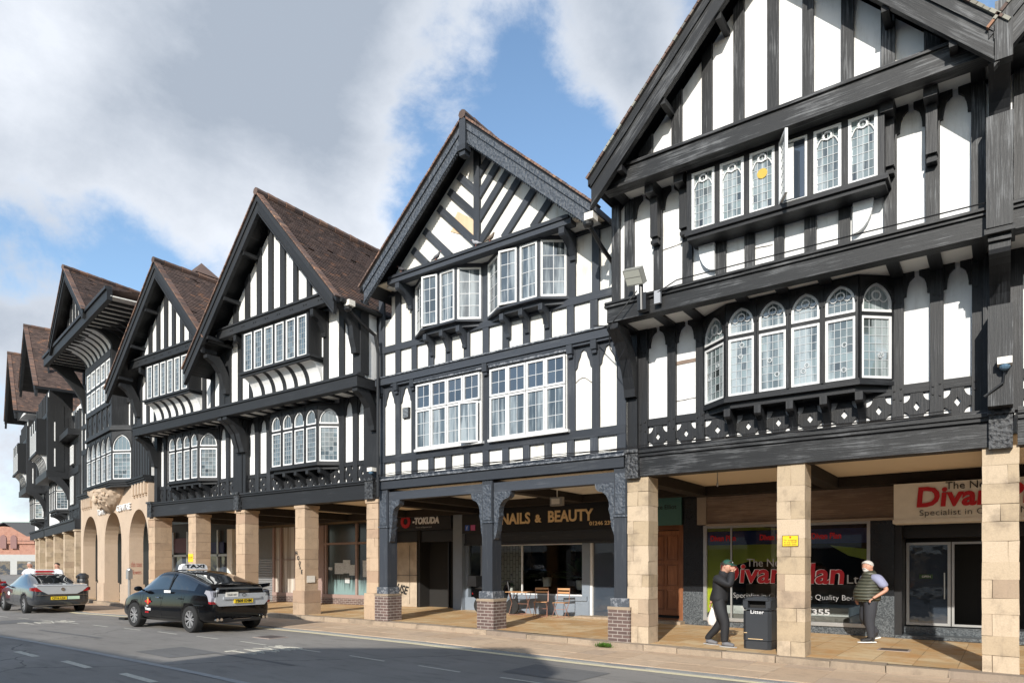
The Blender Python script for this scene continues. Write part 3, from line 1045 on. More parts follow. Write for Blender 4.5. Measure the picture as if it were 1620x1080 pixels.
def bay(parent, xa, xb, yw, fa, fb, yf, zs, zt, ztop, n, tbm, gl, lead, nc=4, nr=7, consoles=5, tracery=True, ct=0.2, cb=0.62, label=None):
    pend.clear()
    body = canted_bay(None, xa, xb, yw, fa, fb, yf, zs, zt, ztop, n, tbm, gl, lead, nc, nr)
    items = list(pend)
    holder = bpy.data.objects.new('bay_window', bpy.data.meshes.new('bay_window')); COL.objects.link(holder)
    holder.parent = parent
    for (T, a, b, c) in items:
        arched_light(holder, T, a, b, zs + .015, zt, ztop, .02, M['frame'], gl, lead, body, c, nr, tracery)
    tmp = obj('bay_window', body, tbm, parent)
    me = tmp.data; bpy.data.objects.remove(tmp)
    old = holder.data; holder.data = me; bpy.data.meshes.remove(old)
    me.name = 'bay_window'
    if label: holder['label'] = label
    for i in range(consoles):
        x = fa + (fb - fa) * i / (consoles - 1)
        console(holder, x - .06, x + .06, yw, yf + .04, zs - ct, zs - cb, tbm)
    return holder


def studs(mb, L, z0, z1, yf, d=0.08, m=0):
    for a, b in L: mb.box(a, b, yf, yf + d, z0, z1, m)


def head(mb, x0, x1, zs, zt, y0, y1):
    """pair of shaped corner pieces giving a plaster panel its shouldered, pointed head"""
    w = x1 - x0; xc = (x0 + x1) / 2; H = zt - zs
    mb.gid += 1; mb.lock = 1
    L = [(x0, zt), (x0, zs), (x0 + .11 * w, zs + .02 * H), (x0 + .11 * w, zs + .12 * H), (x0 + .15 * w, zs + .35 * H), (x0 + .22 * w, zs + .52 * H),
         (x0 + .34 * w, zs + .62 * H), (xc - .09 * w, zs + .66 * H), (xc - .09 * w, zt)]
    mb.prism(L, y0, y1); mb.prism([(2 * xc - p[0], p[1]) for p in L], y0, y1); mb.lock = 0


def quatre(mb, x0, x1, z0, z1, y0, y1, m=0):
    """pierced frieze board: a diamond in the middle and quarter circles at the corners"""
    w, h = x1 - x0, z1 - z0; xc, zc = (x0 + x1) / 2, (z0 + z1) / 2
    rx, rz = w * .27, h * .33; dx, dz = w * .13, h * .17; n = 5
    def half(s):
        P = [(xc, z0), (xc + s * (w / 2 - rx), z0)]
        P += [(xc + s * (w / 2 - rx * math.cos(k / n * math.pi / 2)), z0 + rz * math.sin(k / n * math.pi / 2)) for k in range(1, n + 1)]
        P += [(xc + s * (w / 2 - rx * math.sin(k / n * math.pi / 2)), z1 - rz * math.cos(k / n * math.pi / 2)) for k in range(0, n + 1)]
        P += [(xc, z1), (xc, zc + dz), (xc + s * dx, zc), (xc, zc - dz)]
        return P
    mb.gid += 1; mb.lock = 1
    mb.prism(half(1), y0, y1, m); mb.prism(half(-1), y0, y1, m); mb.lock = 0


def barges(parent, xa, za, mL, mR, xL, xR, dep, yf, tb, d=0.07, scal=False, mat2=None, label=None, T=None, square=False):
    """the two barge boards of a gable, mouldings included; (xa,za) is the inner apex"""
    for s, m_, xf in ((-1, mL, xL), (1, mR, xR)):
        mb = MB(T, jit=0.0)
        zf = za - m_ * abs(xf - xa)
        tip = -0.25 if s > 0 and not square else 0.0
        P = [(xa, za), (xf, zf), (xf + s * .0, zf + dep * .9), (xf - s * dep * .0, zf + dep), (xa, za + dep)]
        an = -s * math.atan(m_)
        mb.prism(P, yf, yf + d, ang=an)
        o = .035
        P2 = [(xa, za + dep * .72), (xf, zf + dep * .72), (xf, zf + dep + .03), (xa, za + dep + .03)]
        mb.prism(P2, yf - o, yf, ang=an)
        P3 = [(xa, za + .0), (xf, zf + .0), (xf, zf + .05), (xa, za + .05)]
        mb.prism(P3, yf - .02, yf, ang=an)
        if scal:
            L = math.hypot(xf - xa, zf - za); k = int(L / .07)
            for i in range(k):
                t = (i + .2) / k; t2 = (i + .8) / k
                x1, z1 = xa + (xf - xa) * t, za + (zf - za) * t; x2, z2 = xa + (xf - xa) * t2, za + (zf - za) * t2
                mb.prism([(x1, z1 + .01), (x2, z2 + .01), ((x1 + x2) / 2, (z1 + z2) / 2 - .045)], yf + .01, yf + .04)
        obj('barge_board', mb, mat2 or tb, parent)


def tiled_slope(mb, P0, e, up, W, Lr, tw=0.17, gh=0.105, th=0.014, m=0):
    """plain tiles on a roof slope. P0 corner at the eaves, e along the eaves, up the slope"""
    P0 = Vector(P0); e = Vector(e).normalized(); up = Vector(up).normalized(); nrm = e.cross(up)
    if nrm.z < 0: nrm = -nrm
    nr = int(Lr / gh); nc = int(W / tw)
    for j in range(nr):
        off = (j % 2) * tw / 2
        for i in range(nc + 1):
            a = max(0, i * tw - off); b = min(W, (i + 1) * tw - off)
            if b - a < .02: continue
            lift = random.uniform(.0, .006) + (.02 if random.random() < .006 else 0)
            q0 = P0 + e * (a + .003) + up * (j * gh) + nrm * (.026 + lift)
            q1 = P0 + e * (b - .003) + up * (j * gh) + nrm * (.026 + lift + random.uniform(-.003, .003))
            q2 = P0 + e * (b - .003) + up * (j * gh + gh * 1.12) + nrm * .006
            q3 = P0 + e * (a + .003) + up * (j * gh + gh * 1.12) + nrm * .006
            r = random.random()
            # slight colour banding comes from real tiles of different firings
            mb.face([q0, q1, q2, q3], None, m, r)
            mb.face([q0 - nrm * .02, q1 - nrm * .02, q1, q0], None, m, r * .6)


def roof(parent, T, xa, za, xL, zL, xR, zR, yf, yb, ev=None, tileL=False, tileR=True, thick=.12, dy=(0, 1, 0), mat='tile', vm='tileR'):
    """two tiled slopes over a gable: apex (xa,za), eaves (xL,zL) and (xR,zR), from yf running back to yb"""
    D = Vector(dy)
    mb = MB(T)
    L = (yb - yf)
    def pt(x, z, t): return Vector((x, yf, z)) + D * t
    for (xf, zf, tl) in ((xL, zL, tileL), (xR, zR, tileR)):
        a0, a1 = pt(xa, za, 0), pt(xa, za, L); b0, b1 = pt(xf, zf, 0), pt(xf, zf, L)
        dn = Vector((0, 0, -thick))
        mb.face([b0, b1, a1, a0], None, 0, .3)
        mb.face([b0 + dn, a0 + dn, a1 + dn, b1 + dn], None, 1, .3)
        mb.face([b0, a0, a0 + dn, b0 + dn], None, 1, .3)
        mb.face([b0, b0 + dn, b1 + dn, b1], None, 1, .3)
        up = a0 - b0
        if tl: tiled_slope(mb, b0, D, up, L, up.length + .02)
        # verge tiles
        k = int(up.length / .105)
        e = D.normalized(); u = up.normalized(); nrm = e.cross(u)
        if nrm.z < 0: nrm = -nrm
        for j in range(k):
            p = b0 + u * (j * .105) - e * .05
            mb.obox(p + nrm * .0, e * .2, u * .115, nrm * .035 + u * .0 + nrm * random.uniform(0, .01), 2 if random.random() < .55 else 0)
    # ridge tiles
    n = int(L / .3)
    for i in range(n):
        a = pt(xa, za + .05, i * L / n - .06 * (i == 0)); b = pt(xa, za + .05, (i + 1) * L / n - .01)
        mb.tube([a, b], [.105 + .008 * (i % 2), .10], 8, 2 if i % 2 else 0)
    return obj('roof', mb, [M[mat], M['tbAd'], M[vm]], parent)


def gable_studs(mb, L, z0, xa, za, mL, mR, yf, d=.07):
    for a, b in L:
        def zz_(x): return za - (mL if x < xa else mR) * abs(x - xa)
        P = [(a, z0), (b, z0), (b, zz_(b)), (a, zz_(a))]
        if a < xa < b: P = [(a, z0), (b, z0), (b, zz_(b)), (xa, za), (a, zz_(a))]
        mb.prism(P, yf, yf + d)


def mass(parent, x0, x1, W1, W2, W3, zb, z1, z2, xa, za, zfoot, yb, mat, T=None):
    """the rendered walls of one house: first floor, jettied second floor and gable"""
    mb = MB(T)
    mb.box(x0, x1, W1, yb, zb, z1)
    mb.box(x0, x1, W2, yb - .01, z1, z2)
    zl, zr = za - 1.05 * (xa - x0), za - 1.05 * (x1 - xa)
    hw = (za - 8.92) / 1.05
    mb.prism([(x0, z2 - .6), (x1, z2 - .6), (x1, zr), (xa + hw, 8.92), (xa - hw, 8.92), (x0, zl)], W2 + .003, yb - .02)
    mb.prism([(xa - hw, 8.92), (xa + hw, 8.92), (xa, za)], W3, yb - .03)
    return obj('wall', mb, mat, parent)
# ================================================================ terrace houses with open arcade (A = nearest, drawn from its own left post)
def unit_A(ox, label, tb='tbA', first=True, last=False):
    """gabled house: ox is the line of its right hand party post"""
    R = thing('half_timbered_house', label, 'house', (ox - 3.13, 13.0, g(ox - 3.1)), group='gabled half-timbered houses of the row')
    X = lambda x: x + ox
    t, td = M['tbA'], M['tbAd']
    mass(R, X(-6.42), X(-.06), 13.25, 12.42, 11.95, 3.72, 6.6, 8.5, X(-3.19), 11.95, 8.95, 21, M['white'])
    # --- stone piers and carved blocks
    if first: pier(R, X(-6.38), X(-5.91), 3.49)
    pier(R, X(-3.38), X(-2.90), 3.5); pier(R, X(-.29), X(.18), 3.5)
    for a, b in ((-6.36, -6.08), (-.20, .10)) if first else ((-.2, .1),):
        mb = MB(); mb.box(X(a), X(b), 12.86, 13.3, 3.45, 3.97); mb.box(X(a) - .02, X(b) + .02, 12.82, 13.3, 3.97, 4.04)
        obj('carved_block', mb, M['carvA'], R)
    # --- bressummer
    mb = MB(jit=.004)
    mb.box(X(-6.08), X(-.20), 12.95, 13.3, 3.49, 3.89)
    obj('lower_beam', mb, t, R)
    mb = MB(jit=.003)
    mb.box(X(-6.08), X(-.20), 12.90, 13.25, 3.89, 3.955); mb.box(X(-6.08), X(-.20), 12.86, 13.25, 3.955, 4.01); mb.box(X(-6.08), X(-.20), 12.93, 13.25, 4.01, 4.07)
    obj('beam_moulding', mb, t, R)
    # --- first floor timbers
    mb = MB(jit=.004)
    S1 = [(-6.52, -6.21), (-6.21, -6.01), (-5.58, -5.40), (-4.98, -4.80), (-1.55, -1.38), (-1.0, -.81), (-.43, -.22)]
    for a, b in S1: mb.box(X(a), X(b), 13.17 if a > -6.3 else 13.10, 13.28, 4.07, 6.62)
    for a, b in ((-6.01, -4.98), (-1.38, -.43)): mb.box(X(a), X(b), 13.185, 13.28, 4.54, 4.69)
    mb.box(X(-4.80), X(-1.55), 13.18, 13.28, 4.54, 4.64)
    objs('rail', mb, td, R, 'stud')
    mb = MB()
    for a, b in ((-6.01, -5.58), (-5.40, -4.98), (-1.38, -1.0), (-.81, -.43)): head(mb, X(a), X(b), 6.16, 6.64, 13.19, 13.25)
    objs('panel_head', mb, td, R)
    mb = MB()
    for a, b in ((-6.01, -5.58), (-5.40, -4.98), (-4.80, -4.30), (-4.18, -3.73), (-3.63, -3.18), (-3.08, -2.63), (-2.53, -2.05), (-1.95, -1.55), (-1.38, -1.0), (-.81, -.43)):
        quatre(mb, X(a), X(b), 4.085, 4.535, 13.20, 13.245)
    mb.box(X(-4.30), X(-4.18), 13.19, 13.25, 4.07, 4.54); mb.box(X(-3.73), X(-3.63), 13.19, 13.25, 4.07, 4.54)
    mb.box(X(-3.18), X(-3.08), 13.19, 13.25, 4.07, 4.54); mb.box(X(-2.63), X(-2.53), 13.19, 13.25, 4.07, 4.54); mb.box(X(-2.05), X(-1.95), 13.19, 13.25, 4.07, 4.54)
    objs('frieze_panel', mb, td, R)
    bay(R, X(-4.82), X(-1.53), 13.2, X(-4.24), X(-2.0), 12.78, 4.80, 5.90, 6.46, 4, M['tbAd'], M['glA'], M['lead'], 4, 7, 5, True, .2, .70)
    # --- jetty soffit between joists
    mb = MB(); mb.box(X(-6.2), X(-.2), 12.3, 13.25, 6.56, 6.6)
    obj('soffit', mb, M['soffit'], R)
    mb = MB()
    for x in (-6.3, -5.49, -4.89, -3.9, -3.2, -2.5, -1.47, -.905, -.32): mb.box(X(x - .09), X(x + .09), 12.3, 13.24, 6.50, 6.562)
    objs('joist', mb, td, R)
    mb = MB(jit=.004)
    mb.box(X(-6.42), X(-.22), 12.17, 12.42, 6.47, 6.76)
    obj('middle_beam', mb, t, R)
    mb = MB(jit=.003)
    mb.box(X(-6.46), X(-.22), 12.13, 12.42, 6.76, 6.81); mb.box(X(-6.44), X(-.22), 12.09, 12.42, 6.81, 6.85); mb.box(X(-6.42), X(-.22), 12.2, 12.42, 6.85, 6.9)
    obj('beam_moulding', mb, t, R)
    if first: brace(R, X(-6.44), X(-6.2), 13.1, 12.2, 6.45, 5.15, td, .25)
    # --- second floor
    mb = MB(jit=.004)
    S2 = [(-6.41, -6.24), (-6.13, -5.93), (-5.51, -5.34), (-4.93, -4.74), (-1.57, -1.39), (-1.0, -.81), (-.41, -.23)]
    for a, b in S2: mb.box(X(a), X(b), 12.35, 12.45, 6.9, 8.86)
    for a, b in ((-4.30, -4.11), (-3.78, -3.60), (-3.27, -3.10), (-2.77, -2.58), (-2.24, -2.06)): mb.box(X(a), X(b), 12.37, 12.45, 6.9, 7.66)
    objs('rail', mb, t, R, 'stud')
    mb = MB()
    for a, b in ((-5.93, -5.51), (-5.34, -4.93), (-1.39, -1.0), (-.81, -.41)): head(mb, X(a), X(b), 8.48, 8.97, 12.36, 12.42)
    objs('panel_head', mb, td, R)
    mb = MB(jit=.003)   # hanging posts with stepped feet in front of the studs
    for x in (-5.43, -4.85, -1.48, -.905):
        mb.lock = 0; mb.box(X(x - .075), X(x + .075), 12.18, 12.35, 7.92, 8.86); mb.lock = 1; mb.box(X(x - .055), X(x + .055), 12.24, 12.35, 7.86, 7.92); mb.box(X(x - .07), X(x + .07), 12.2, 12.35, 7.80, 7.86)
        mb.box(X(x - .09), X(x + .09), 11.95, 12.35, 8.66, 8.86)
    objs('hanging_post', mb, td, R)
    # --- six-light window
    wb = MB(jit=.002)
    wx0, wx1 = X(-4.72), X(-1.50)
    wb.box(wx0 + .02, wx1 - .02, 12.05, 12.4, 7.66, 8.83)
    wb.box(wx0, wx1 + .04, 11.93, 12.4, 7.62, 7.70); wb.box(wx0 + .03, wx1, 11.98, 12.4, 7.55, 7.62)
    wb.box(wx0 + .02, wx1 - .02, 12.0, 12.4, 8.76, 8.84)
    xs = [X(-4.66) + (3.1) * i / 6 for i in range(7)]
    for x in xs: wb.box(x - .045, x + .045, 12.0, 12.06, 7.70, 8.76)
    wd = obj('window', wb, td, R)
    for i in range(6):
        a, b = xs[i] + .05, xs[i + 1] - .05
        if i == 3 and first:
            # this light stands open: a dark opening with a blind and the casement swung out
            mo = MB(); mo.box(a + .03, b - .03, 12.03, 12.045, 7.74, 8.72); obj('opening', mo, M['glB2'], wd)
            mo = MB(); rectring(mo, a, b, 7.71, 8.75, .035, 12.0, 12.05); mo.box(a + .03, a + .2, 12.02, 12.03, 7.78, 8.7); obj('window_frame', mo, M['frame'], wd)
            T = Matrix.Translation((a, 12.0, 0)) @ Matrix.Rotation(rad(-62), 4, 'Z')
            casement(wd, T, 0, b - a, 7.71, 8.75, 0, 4, 7, M['frame'], M['glA'], M['lead'], label='leaded casement standing wide open')
        else:
            casement(wd, None, a, b, 7.71, 8.75, 12.03, 4, 7, M['frame'], M['glA'], M['lead'], decor=True, disc=(i == 2 and first))
    mb = MB()  # little plaster coves at both ends below the sill
    for s, x in ((1, X(-4.74)), (-1, X(-1.57))):
        L = [(x, 7.55)] + [(x + s * .43 * math.sin(k / 6 * math.pi / 2), 7.55 - .5 * (1 - math.cos(k / 6 * math.pi / 2))) for k in range(7)] + [(x + s * .43, 7.55)]
        mb.prism([(x + s * .44, 7.55), (x + s * .44, 7.05)] + [(x + s * (.44 - .30 * math.sin(k / 6 * math.pi / 2)), 7.05 + .5 * (1 - math.cos(k / 6 * math.pi / 2))) for k in range(1, 7)], 12.30, 12.37)
    objs('coving', mb, M['white'], R)
    # --- upper jetty and gable
    mb = MB(); mb.box(X(-6.2), X(-.2), 11.75, 12.42, 8.89, 8.93)
    obj('soffit', mb, M['soffit'], R)
    mb = MB()
    for x in (-6.1, -5.43, -4.85, -1.48, -.905, -.32): mb.box(X(x - .09), X(x + .09), 11.75, 12.4, 8.84, 8.892)
    objs('joist', mb, td, R)
    mb = MB(jit=.004); mb.box(X(-6.25), X(-.15), 11.68, 11.95, 8.8, 9.12); obj('tie_beam', mb, t, R)
    mb = MB(jit=.003); mb.box(X(-6.25), X(-.15), 11.64, 11.9, 9.12, 9.16); mb.box(X(-6.25), X(-.15), 11.72, 11.9, 9.16, 9.22); obj('beam_moulding', mb, t, R)
    mb = MB(jit=.003)
    G = [(-5.60, -5.33), (-4.95, -4.76), (-4.38, -4.20), (-3.82, -3.64), (-3.25, -3.07), (-2.69, -2.52), (-2.11, -1.93), (-1.55, -1.36), (-.98, -.77)]
    gable_studs(mb, [(X(a), X(b)) for a, b in G], 9.2, X(-3.19), 11.95, 1.05, 1.05, 11.88)
    mb.box(X(-5.9), X(-.5), 11.89, 11.96, 9.2, 9.26)
    objs('gable_stud', mb, t, R)
    barges(R, X(-3.19), 11.76, 1.05, 1.05, X(-6.36), X(-.06), .52, 11.42, t, .09)
    mb = MB(); mb.box(X(-.11), X(.09), 11.38, 11.52, 8.5, 9.3)
    if first: obj('pendant', mb, M['tbA'], R)
    mb = MB()
    for s in (-1, 1):
        for k in (.75, 1.75, 2.6):
            x = X(-3.19 + s * k); z = 11.76 - 1.05 * k - .02
            mb.seg((x, 11.46, z), (x, 11.95, z), .10)
    objs('purlin', mb, M['tbAd'], R)
    roof(R, None, X(-3.19), 12.36, X(-6.42), 8.96, X(.04), 8.96, 11.40, 21, tileR=False, vm='tileG')
    return R


PEG = plain('oak_peg', (0.004, 0.004, 0.004), 0.6)
CRK = plain('plaster_crack', (0.12, 0.10, 0.08), 0.9)
RA = unit_A(0.0, 'nearest black and white gabled house with gold disc in an open leaded window')
RA2 = unit_A(6.24, 'gabled house cut off by the right edge, only its post and beam ends showing', first=False)
for (x0_, x1_, y_, z_, dz_) in ((-5.34, -4.93, 12.415, 7.72, .03), (-5.40, -4.98, 13.245, 4.99, .02), (-3.78, -3.3, 12.415, 7.3, -.03)):
    mb = MB(jit=.003)
    for i in range(6):
        a_, b_2 = x0_ + (x1_ - x0_) * i / 6, x0_ + (x1_ - x0_) * (i + 1) / 6
        mb.seg((a_, y_, z_ + dz_ * i / 6), (b_2, y_, z_ + dz_ * (i + 1) / 6 + random.uniform(-.005, .005)), .012, 0, .012)
    obj('plaster_crack', mb, CRK, RA)
mb = MB(jit=.01); mb.box(-5.40, -4.98, 13.243, 13.26, 5.72, 5.80); obj('plaster_patch', mb, M['brown'], RA)
mb = MB()
for x_ in (-6.11, -5.49, -4.89, -1.465, -.905, -.33):
    for (dx_, z_) in ((-.05, 4.60), (.05, 4.63), (-.05, 4.47), (.05, 4.44), (-.04, 6.1), (.04, 6.07)): mb.box(x_ + dx_ - .015, x_ + dx_ + .015, 13.15, 13.18, z_ - .015, z_ + .015)
objs('peg', mb, PEG, RA)
# broad shared post at the party line, with its stepped corbel and brace
mb = MB(jit=.004)
mb.box(-.21, .10, 12.56, 13.3, 4.05, 5.55)
obj('party_post', mb, M['tbA'], RA)
mb = MB(jit=.004)
mb.box(-.22, .10, 12.0, 12.45, 6.5, 8.1)
mb.box(-.24, .12, 12.02, 12.5, 6.42, 6.5); mb.box(-.2, .08, 12.1, 12.5, 6.34, 6.42)
obj('party_post', mb, M['tbA'], RA)
bracket(RA, -.19, .07, 13.2, 12.15, 6.4, 5.3, M['tbAd'])
bracket(RA, -.19, .07, 12.4, 11.6, 8.85, 7.95, M['tbAd'])


# ================================================================ house B: flat fronted, slate-blue timbers
def unit_B():
    R = thing('half_timbered_house', 'slate-blue timbered house with slanting gable struts above the nail salon', 'house', (-10.1, 13.0, g(-10.1)),
              group='gabled half-timbered houses of the row')
    t = M['tbB']
    xa = -10.12
    mb = MB(); mb.box(-13.85, -6.44, 13.10, 21, 3.72, 8.3); mb.box(-13.4, -6.8, 13.10, 20.9, 8.3, 9.0)
    mb.prism([(-13.2, 8.95), (-7.0, 8.95), (xa, 11.72)], 12.72, 21)
    obj('wall', mb, M['whiteB'], R)
    # arcade posts on brick bases
    for a, b in ((-13.77, -13.46), (-10.23, -9.92), (-6.69, -6.40)):
        c = (a + b) / 2; gz = g(c)
        mb = MB(jit=.003); mb.box(a, b, 13.0, 13.36, gz + .9, 3.71)
        p = obj('arcade_post', mb, t, R)
        mb = MB(); mb.box(a + .03, b - .03, 12.985, 13.0, 2.75, 3.6); mb.box(a - .02, b + .02, 12.97, 13.38, 2.68, 2.72); obj('carving', mb, M['carvB'], p)
        mb = MB(jit=.003); mb.wbox(c - .25, c + .25, 12.92, 13.44, gz - .02, gz + .66); obj('brick_base', mb, M['brick'], p)
        mb = MB(jit=.006); mb.box(c - .21, c + .21, 12.96, 13.40, gz + .72, gz + .9); mb.box(c - .26, c + .26, 12.91, 13.45, gz + .66, gz + .72, 1); obj('base_block', mb, [M['flaky'], M['kerb']], p)
    for (x, s, sc) in ((-13.46, 1, .8), (-10.23, -1, .8), (-9.92, 1, 1), (-6.69, -1, 1)):
        n = 6; P = [(x, 3.42), (x + s * .5 * sc, 3.42), (x + s * .47 * sc, 3.3)]
        for k in range(n + 1):
            a = k / n * math.pi / 2
            P.append((x + s * (.40 * sc - .25 * sc * math.sin(a)), 3.25 - .32 * (1 - math.cos(a))))
        P += [(x + s * .17 * sc, 2.86), (x + s * .13 * sc, 2.75), (x + s * .1 * sc, 2.5), (x + s * .04, 2.32), (x, 2.28)]
        mb = MB(); mb.prism(P, 13.06, 13.24); obj('spandrel', mb, M['carvB'], R)
    mb = MB(jit=.003); mb.box(-13.46, -6.69, 13.06, 13.3, 3.42, 3.64); obj('lintel', mb, t, R)
    mb = MB(jit=.004); mb.box(-13.78, -6.44, 12.95, 13.2, 3.71, 3.94); obj('lower_beam', mb, t, R)
    mb = MB(jit=.004); mb.box(-13.8, -6.42, 12.90, 13.12, 3.94, 3.965, 0); mb.box(-13.8, -6.42, 12.93, 13.12, 3.965, 4.05, 0)
    obj('flaking_ledge', mb, M['flaky'], R)
    # first floor
    st = [(-13.83, -13.63)] + [(-13.21 + .592 * k, -13.03 + .592 * k) for k in range(11)] + [(-6.65, -6.44)]
    mb = MB(jit=.004)
    studs(mb, st, 4.05, 4.44, 13.04)
    mb.box(-13.83, -6.44, 13.03, 13.1, 4.43, 4.62)
    for a, b in ((-13.83, -13.63), (-13.21, -13.03), (-12.62, -12.42), (-10.24, -10.0), (-7.85, -7.67), (-7.25, -7.07), (-6.65, -6.44)):
        mb.box(a, b, 13.04, 13.1, 4.62, 6.52)
    objs('rail', mb, t, R, 'stud')
    mb = MB()
    for a, b in ((-13.63, -13.21), (-13.03, -12.62), (-7.67, -7.25), (-7.07, -6.65)):
        w = b - a; c = (a + b) / 2
        for s in (-1, 1):
            e = a if s < 0 else b
            mb.prism([(e, 6.52), (e, 5.95), (e - s * .05, 6.0), (e - s * .07, 6.12), (e - s * .12, 6.22), (e - s * .15, 6.33), (c, 6.37), (c, 6.52)], 13.055, 13.10)
    for x in (-13.72, -13.12, -12.52, -10.12, -7.76, -7.16, -6.56): mb.box(x - .07, x + .07, 12.93, 13.05, 6.3, 6.5); mb.box(x - .055, x + .055, 12.97, 13.05, 6.22, 6.3)
    objs('panel_head', mb, t, R)
    for (a, b) in ((-12.39, -10.27), (-9.98, -7.87)):
        wb = MB(); wb.box(a, b, 13.03, 13.1, 4.64, 6.33); wb.box(a - .03, b + .08, 12.93, 13.1, 4.60, 4.66)
        w = obj('window', wb, M['frame'], R)
        for i in range(4):
            x0, x1 = a + (b - a) * i / 4 + .01, a + (b - a) * (i + 1) / 4 - .01
            op = (a < -12 and i == 3)
            T = None
            if op:
                T = Matrix.Translation((x1, 12.98, 0)) @ Matrix.Rotation(rad(14), 4, 'Z') @ Matrix.Translation((-x1, -12.98, 0))
                T = Matrix.Translation((-.02, -.05, -.03)) @ T
                md = MB(); md.box(x0 + .05, x1 - .05, 13.0, 13.028, 4.72, 5.6); obj('opening', md, M['glB2'], w)
            casement(w, T, x0, x1, 4.67, 5.66, 12.99, 2, 3, M['frame'], M['glB'], M['leadW'], .042, .002, .011, label='casement tilted open' if op else None)
            casement(w, None, x0, x1, 5.68, 6.32, 12.99, 2, 2, M['frame'], M['glB2'], M['leadW'], .042, .002, .011)
    mb = MB(); mb.box(-12.93, -12.70, 13.03, 13.1, 5.55, 5.82)
    for k in range(7): mb.box(-12.91, -12.72, 13.02, 13.03, 5.57 + k * .035, 5.585 + k * .035, 1)
    obj('air_vent', mb, [M['black'], M['alu']], R)
    mb = MB(jit=.004); mb.box(-13.85, -6.42, 12.92, 13.1, 6.5, 6.69); mb.box(-13.3, -6.44, 12.96, 13.1, 6.44, 6.5); obj('middle_beam', mb, t, R)
    mb = MB(jit=.006); mb.box(-13.86, -6.41, 12.88, 13.1, 6.69, 6.72); mb.box(-12.5, -10.2, 12.94, 13.1, 6.38, 6.42); mb.box(-10.0, -7.8, 12.94, 13.1, 6.38, 6.42); obj('flaking_ledge', mb, M['flaky'], R)
    # second floor
    mb = MB(jit=.004)
    studs(mb, st, 6.72, 7.40, 13.04)
    mb.box(-13.83, -6.44, 13.03, 13.1, 7.39, 7.56)
    for a, b in ((-13.83, -13.63), (-13.21, -13.03), (-12.61, -12.44), (-10.24, -10.07), (-7.86, -7.67), (-7.25, -7.07), (-6.65, -6.44)): mb.box(a, b, 13.04, 13.1, 7.56, 8.95)
    mb.box(-13.83, -6.44, 13.02, 13.1, 8.88, 9.0)
    objs('rail', mb, t, R, 'stud')
    for (xa_, xb_, fa, fb) in ((-12.46, -10.24, -11.86, -10.78), (-10.08, -7.84, -9.46, -8.38)):
        zs, zt = 7.60, 8.86
        yw, yf = 13.04, 12.68
        b_ = MB()
        b_.prism([(xa_ + .05, yw), (fa + .03, yf + .06), (fb - .03, yf + .06), (xb_ - .05, yw)], zs, zt, axis='z')
        b_.prism([(xa_ - .03, yw), (fa - .03, yf - .05), (fb + .03, yf - .05), (xb_ + .03, yw)], zs - .05, zs, axis='z')
        b_.prism([(xa_ + .1, yw), (fa + .08, yf + .08), (fb - .08, yf + .08), (xb_ - .1, yw)], zs - .14, zs - .05, axis='z')
        b_.prism([(xa_ - .02, yw), (fa - .02, yf - .03), (fb + .02, yf - .03), (xb_ + .02, yw)], zt, zt + .10, axis='z')
        lights = []
        for p0, p1, k in (((xa_, yw), (fa, yf), 1), ((fa, yf), (fb, yf), 2), ((fb, yf), (xb_, yw), 1)):
            T, L = planT(p0, p1)
            b_.T = T
            for i in range(k + 1): b_.box(max(0, L * i / k - .035), min(L, L * i / k + .035), -.01, .05, zs, zt)
            b_.T = None
            for i in range(k): lights.append((T, L * i / k + .04, L * (i + 1) / k - .04, i, k))
        h_ = obj('bay_window', b_, t, R)
        for (T, a, b, i, k) in lights:
            T2 = T
            if k == 2 and i == 0 or (k == 1 and a < .1 and T[0][3] < -12.3):
                T2 = T @ Matrix.Translation((b, -.02, 0)) @ Matrix.Rotation(rad(9), 4, 'Z') @ Matrix.Translation((-b, 0, 0)) if k == 2 else T
            casement(h_, T2, a, b, zs + .01, zt - .01, .01, 2, 4, M['frame'], M['glB'], M['leadW'], .042, .002, .011)
        for i in range(3):
            x = fa + (fb - fa) * (i - .0) / 2
            console(h_, x - .055, x + .055, yw, yf + .05, zs - .12, zs - .60, t)
    mb = MB(jit=.003)
    for i in range(5):
        mb.seg((-7.67 + .084 * i, 13.098, 5.68 + .09 * math.sin(i * .8)), (-7.67 + .084 * (i + 1), 13.098, 5.68 + .09 * math.sin(i * .8 + .8)), .016, 0, .016)
    obj('plaster_crack', mb, CRK, R)
    # tie beam, soffit, gable
    mb = MB(); mb.box(-13.4, -6.8, 12.55, 13.1, 8.99, 9.02); obj('soffit', mb, M['cream'], R)
    mb = MB(jit=.004); mb.box(-12.95, -7.45, 12.50, 12.72, 8.90, 9.02); mb.box(-12.9, -7.5, 12.46, 12.74, 9.02, 9.08); mb.box(-12.8, -7.6, 12.56, 12.74, 9.08, 9.15); obj('tie_beam', mb, t, R)
    for x in (-12.62, -7.70): console(R, x - .07, x + .07, 13.04, 12.52, 8.92, 8.35, t, 'bracket')
    m_ = .90; zi = 11.55
    mb = MB(jit=.003)
    gable_studs(mb, [(-10.20, -10.03)], 9.15, xa, zi, m_, m_, 12.63)
    def strut(x, z, d):   # from the king post or tie upwards and outwards at 45 degrees or so
        # direction (d, .86): clip at the slope
        s = 1 if d > 0 else -1
        k = (zi - m_ * abs(x - xa) - z) / (.82 + m_ * abs(d)) if True else 0
        mb.bar(x, z, x + d * k, z + .82 * k, .17, 12.65, .07)
    for z in (9.28, 9.80, 10.35, 10.85): strut(xa + .03, z, .82) if z > 9.3 else strut(xa + .0, 9.18, .82)
    for x in (-9.35, -8.55): strut(x, 9.18, .82)
    for z in (9.28, 9.92, 10.5): strut(xa - .03, z, -.82)
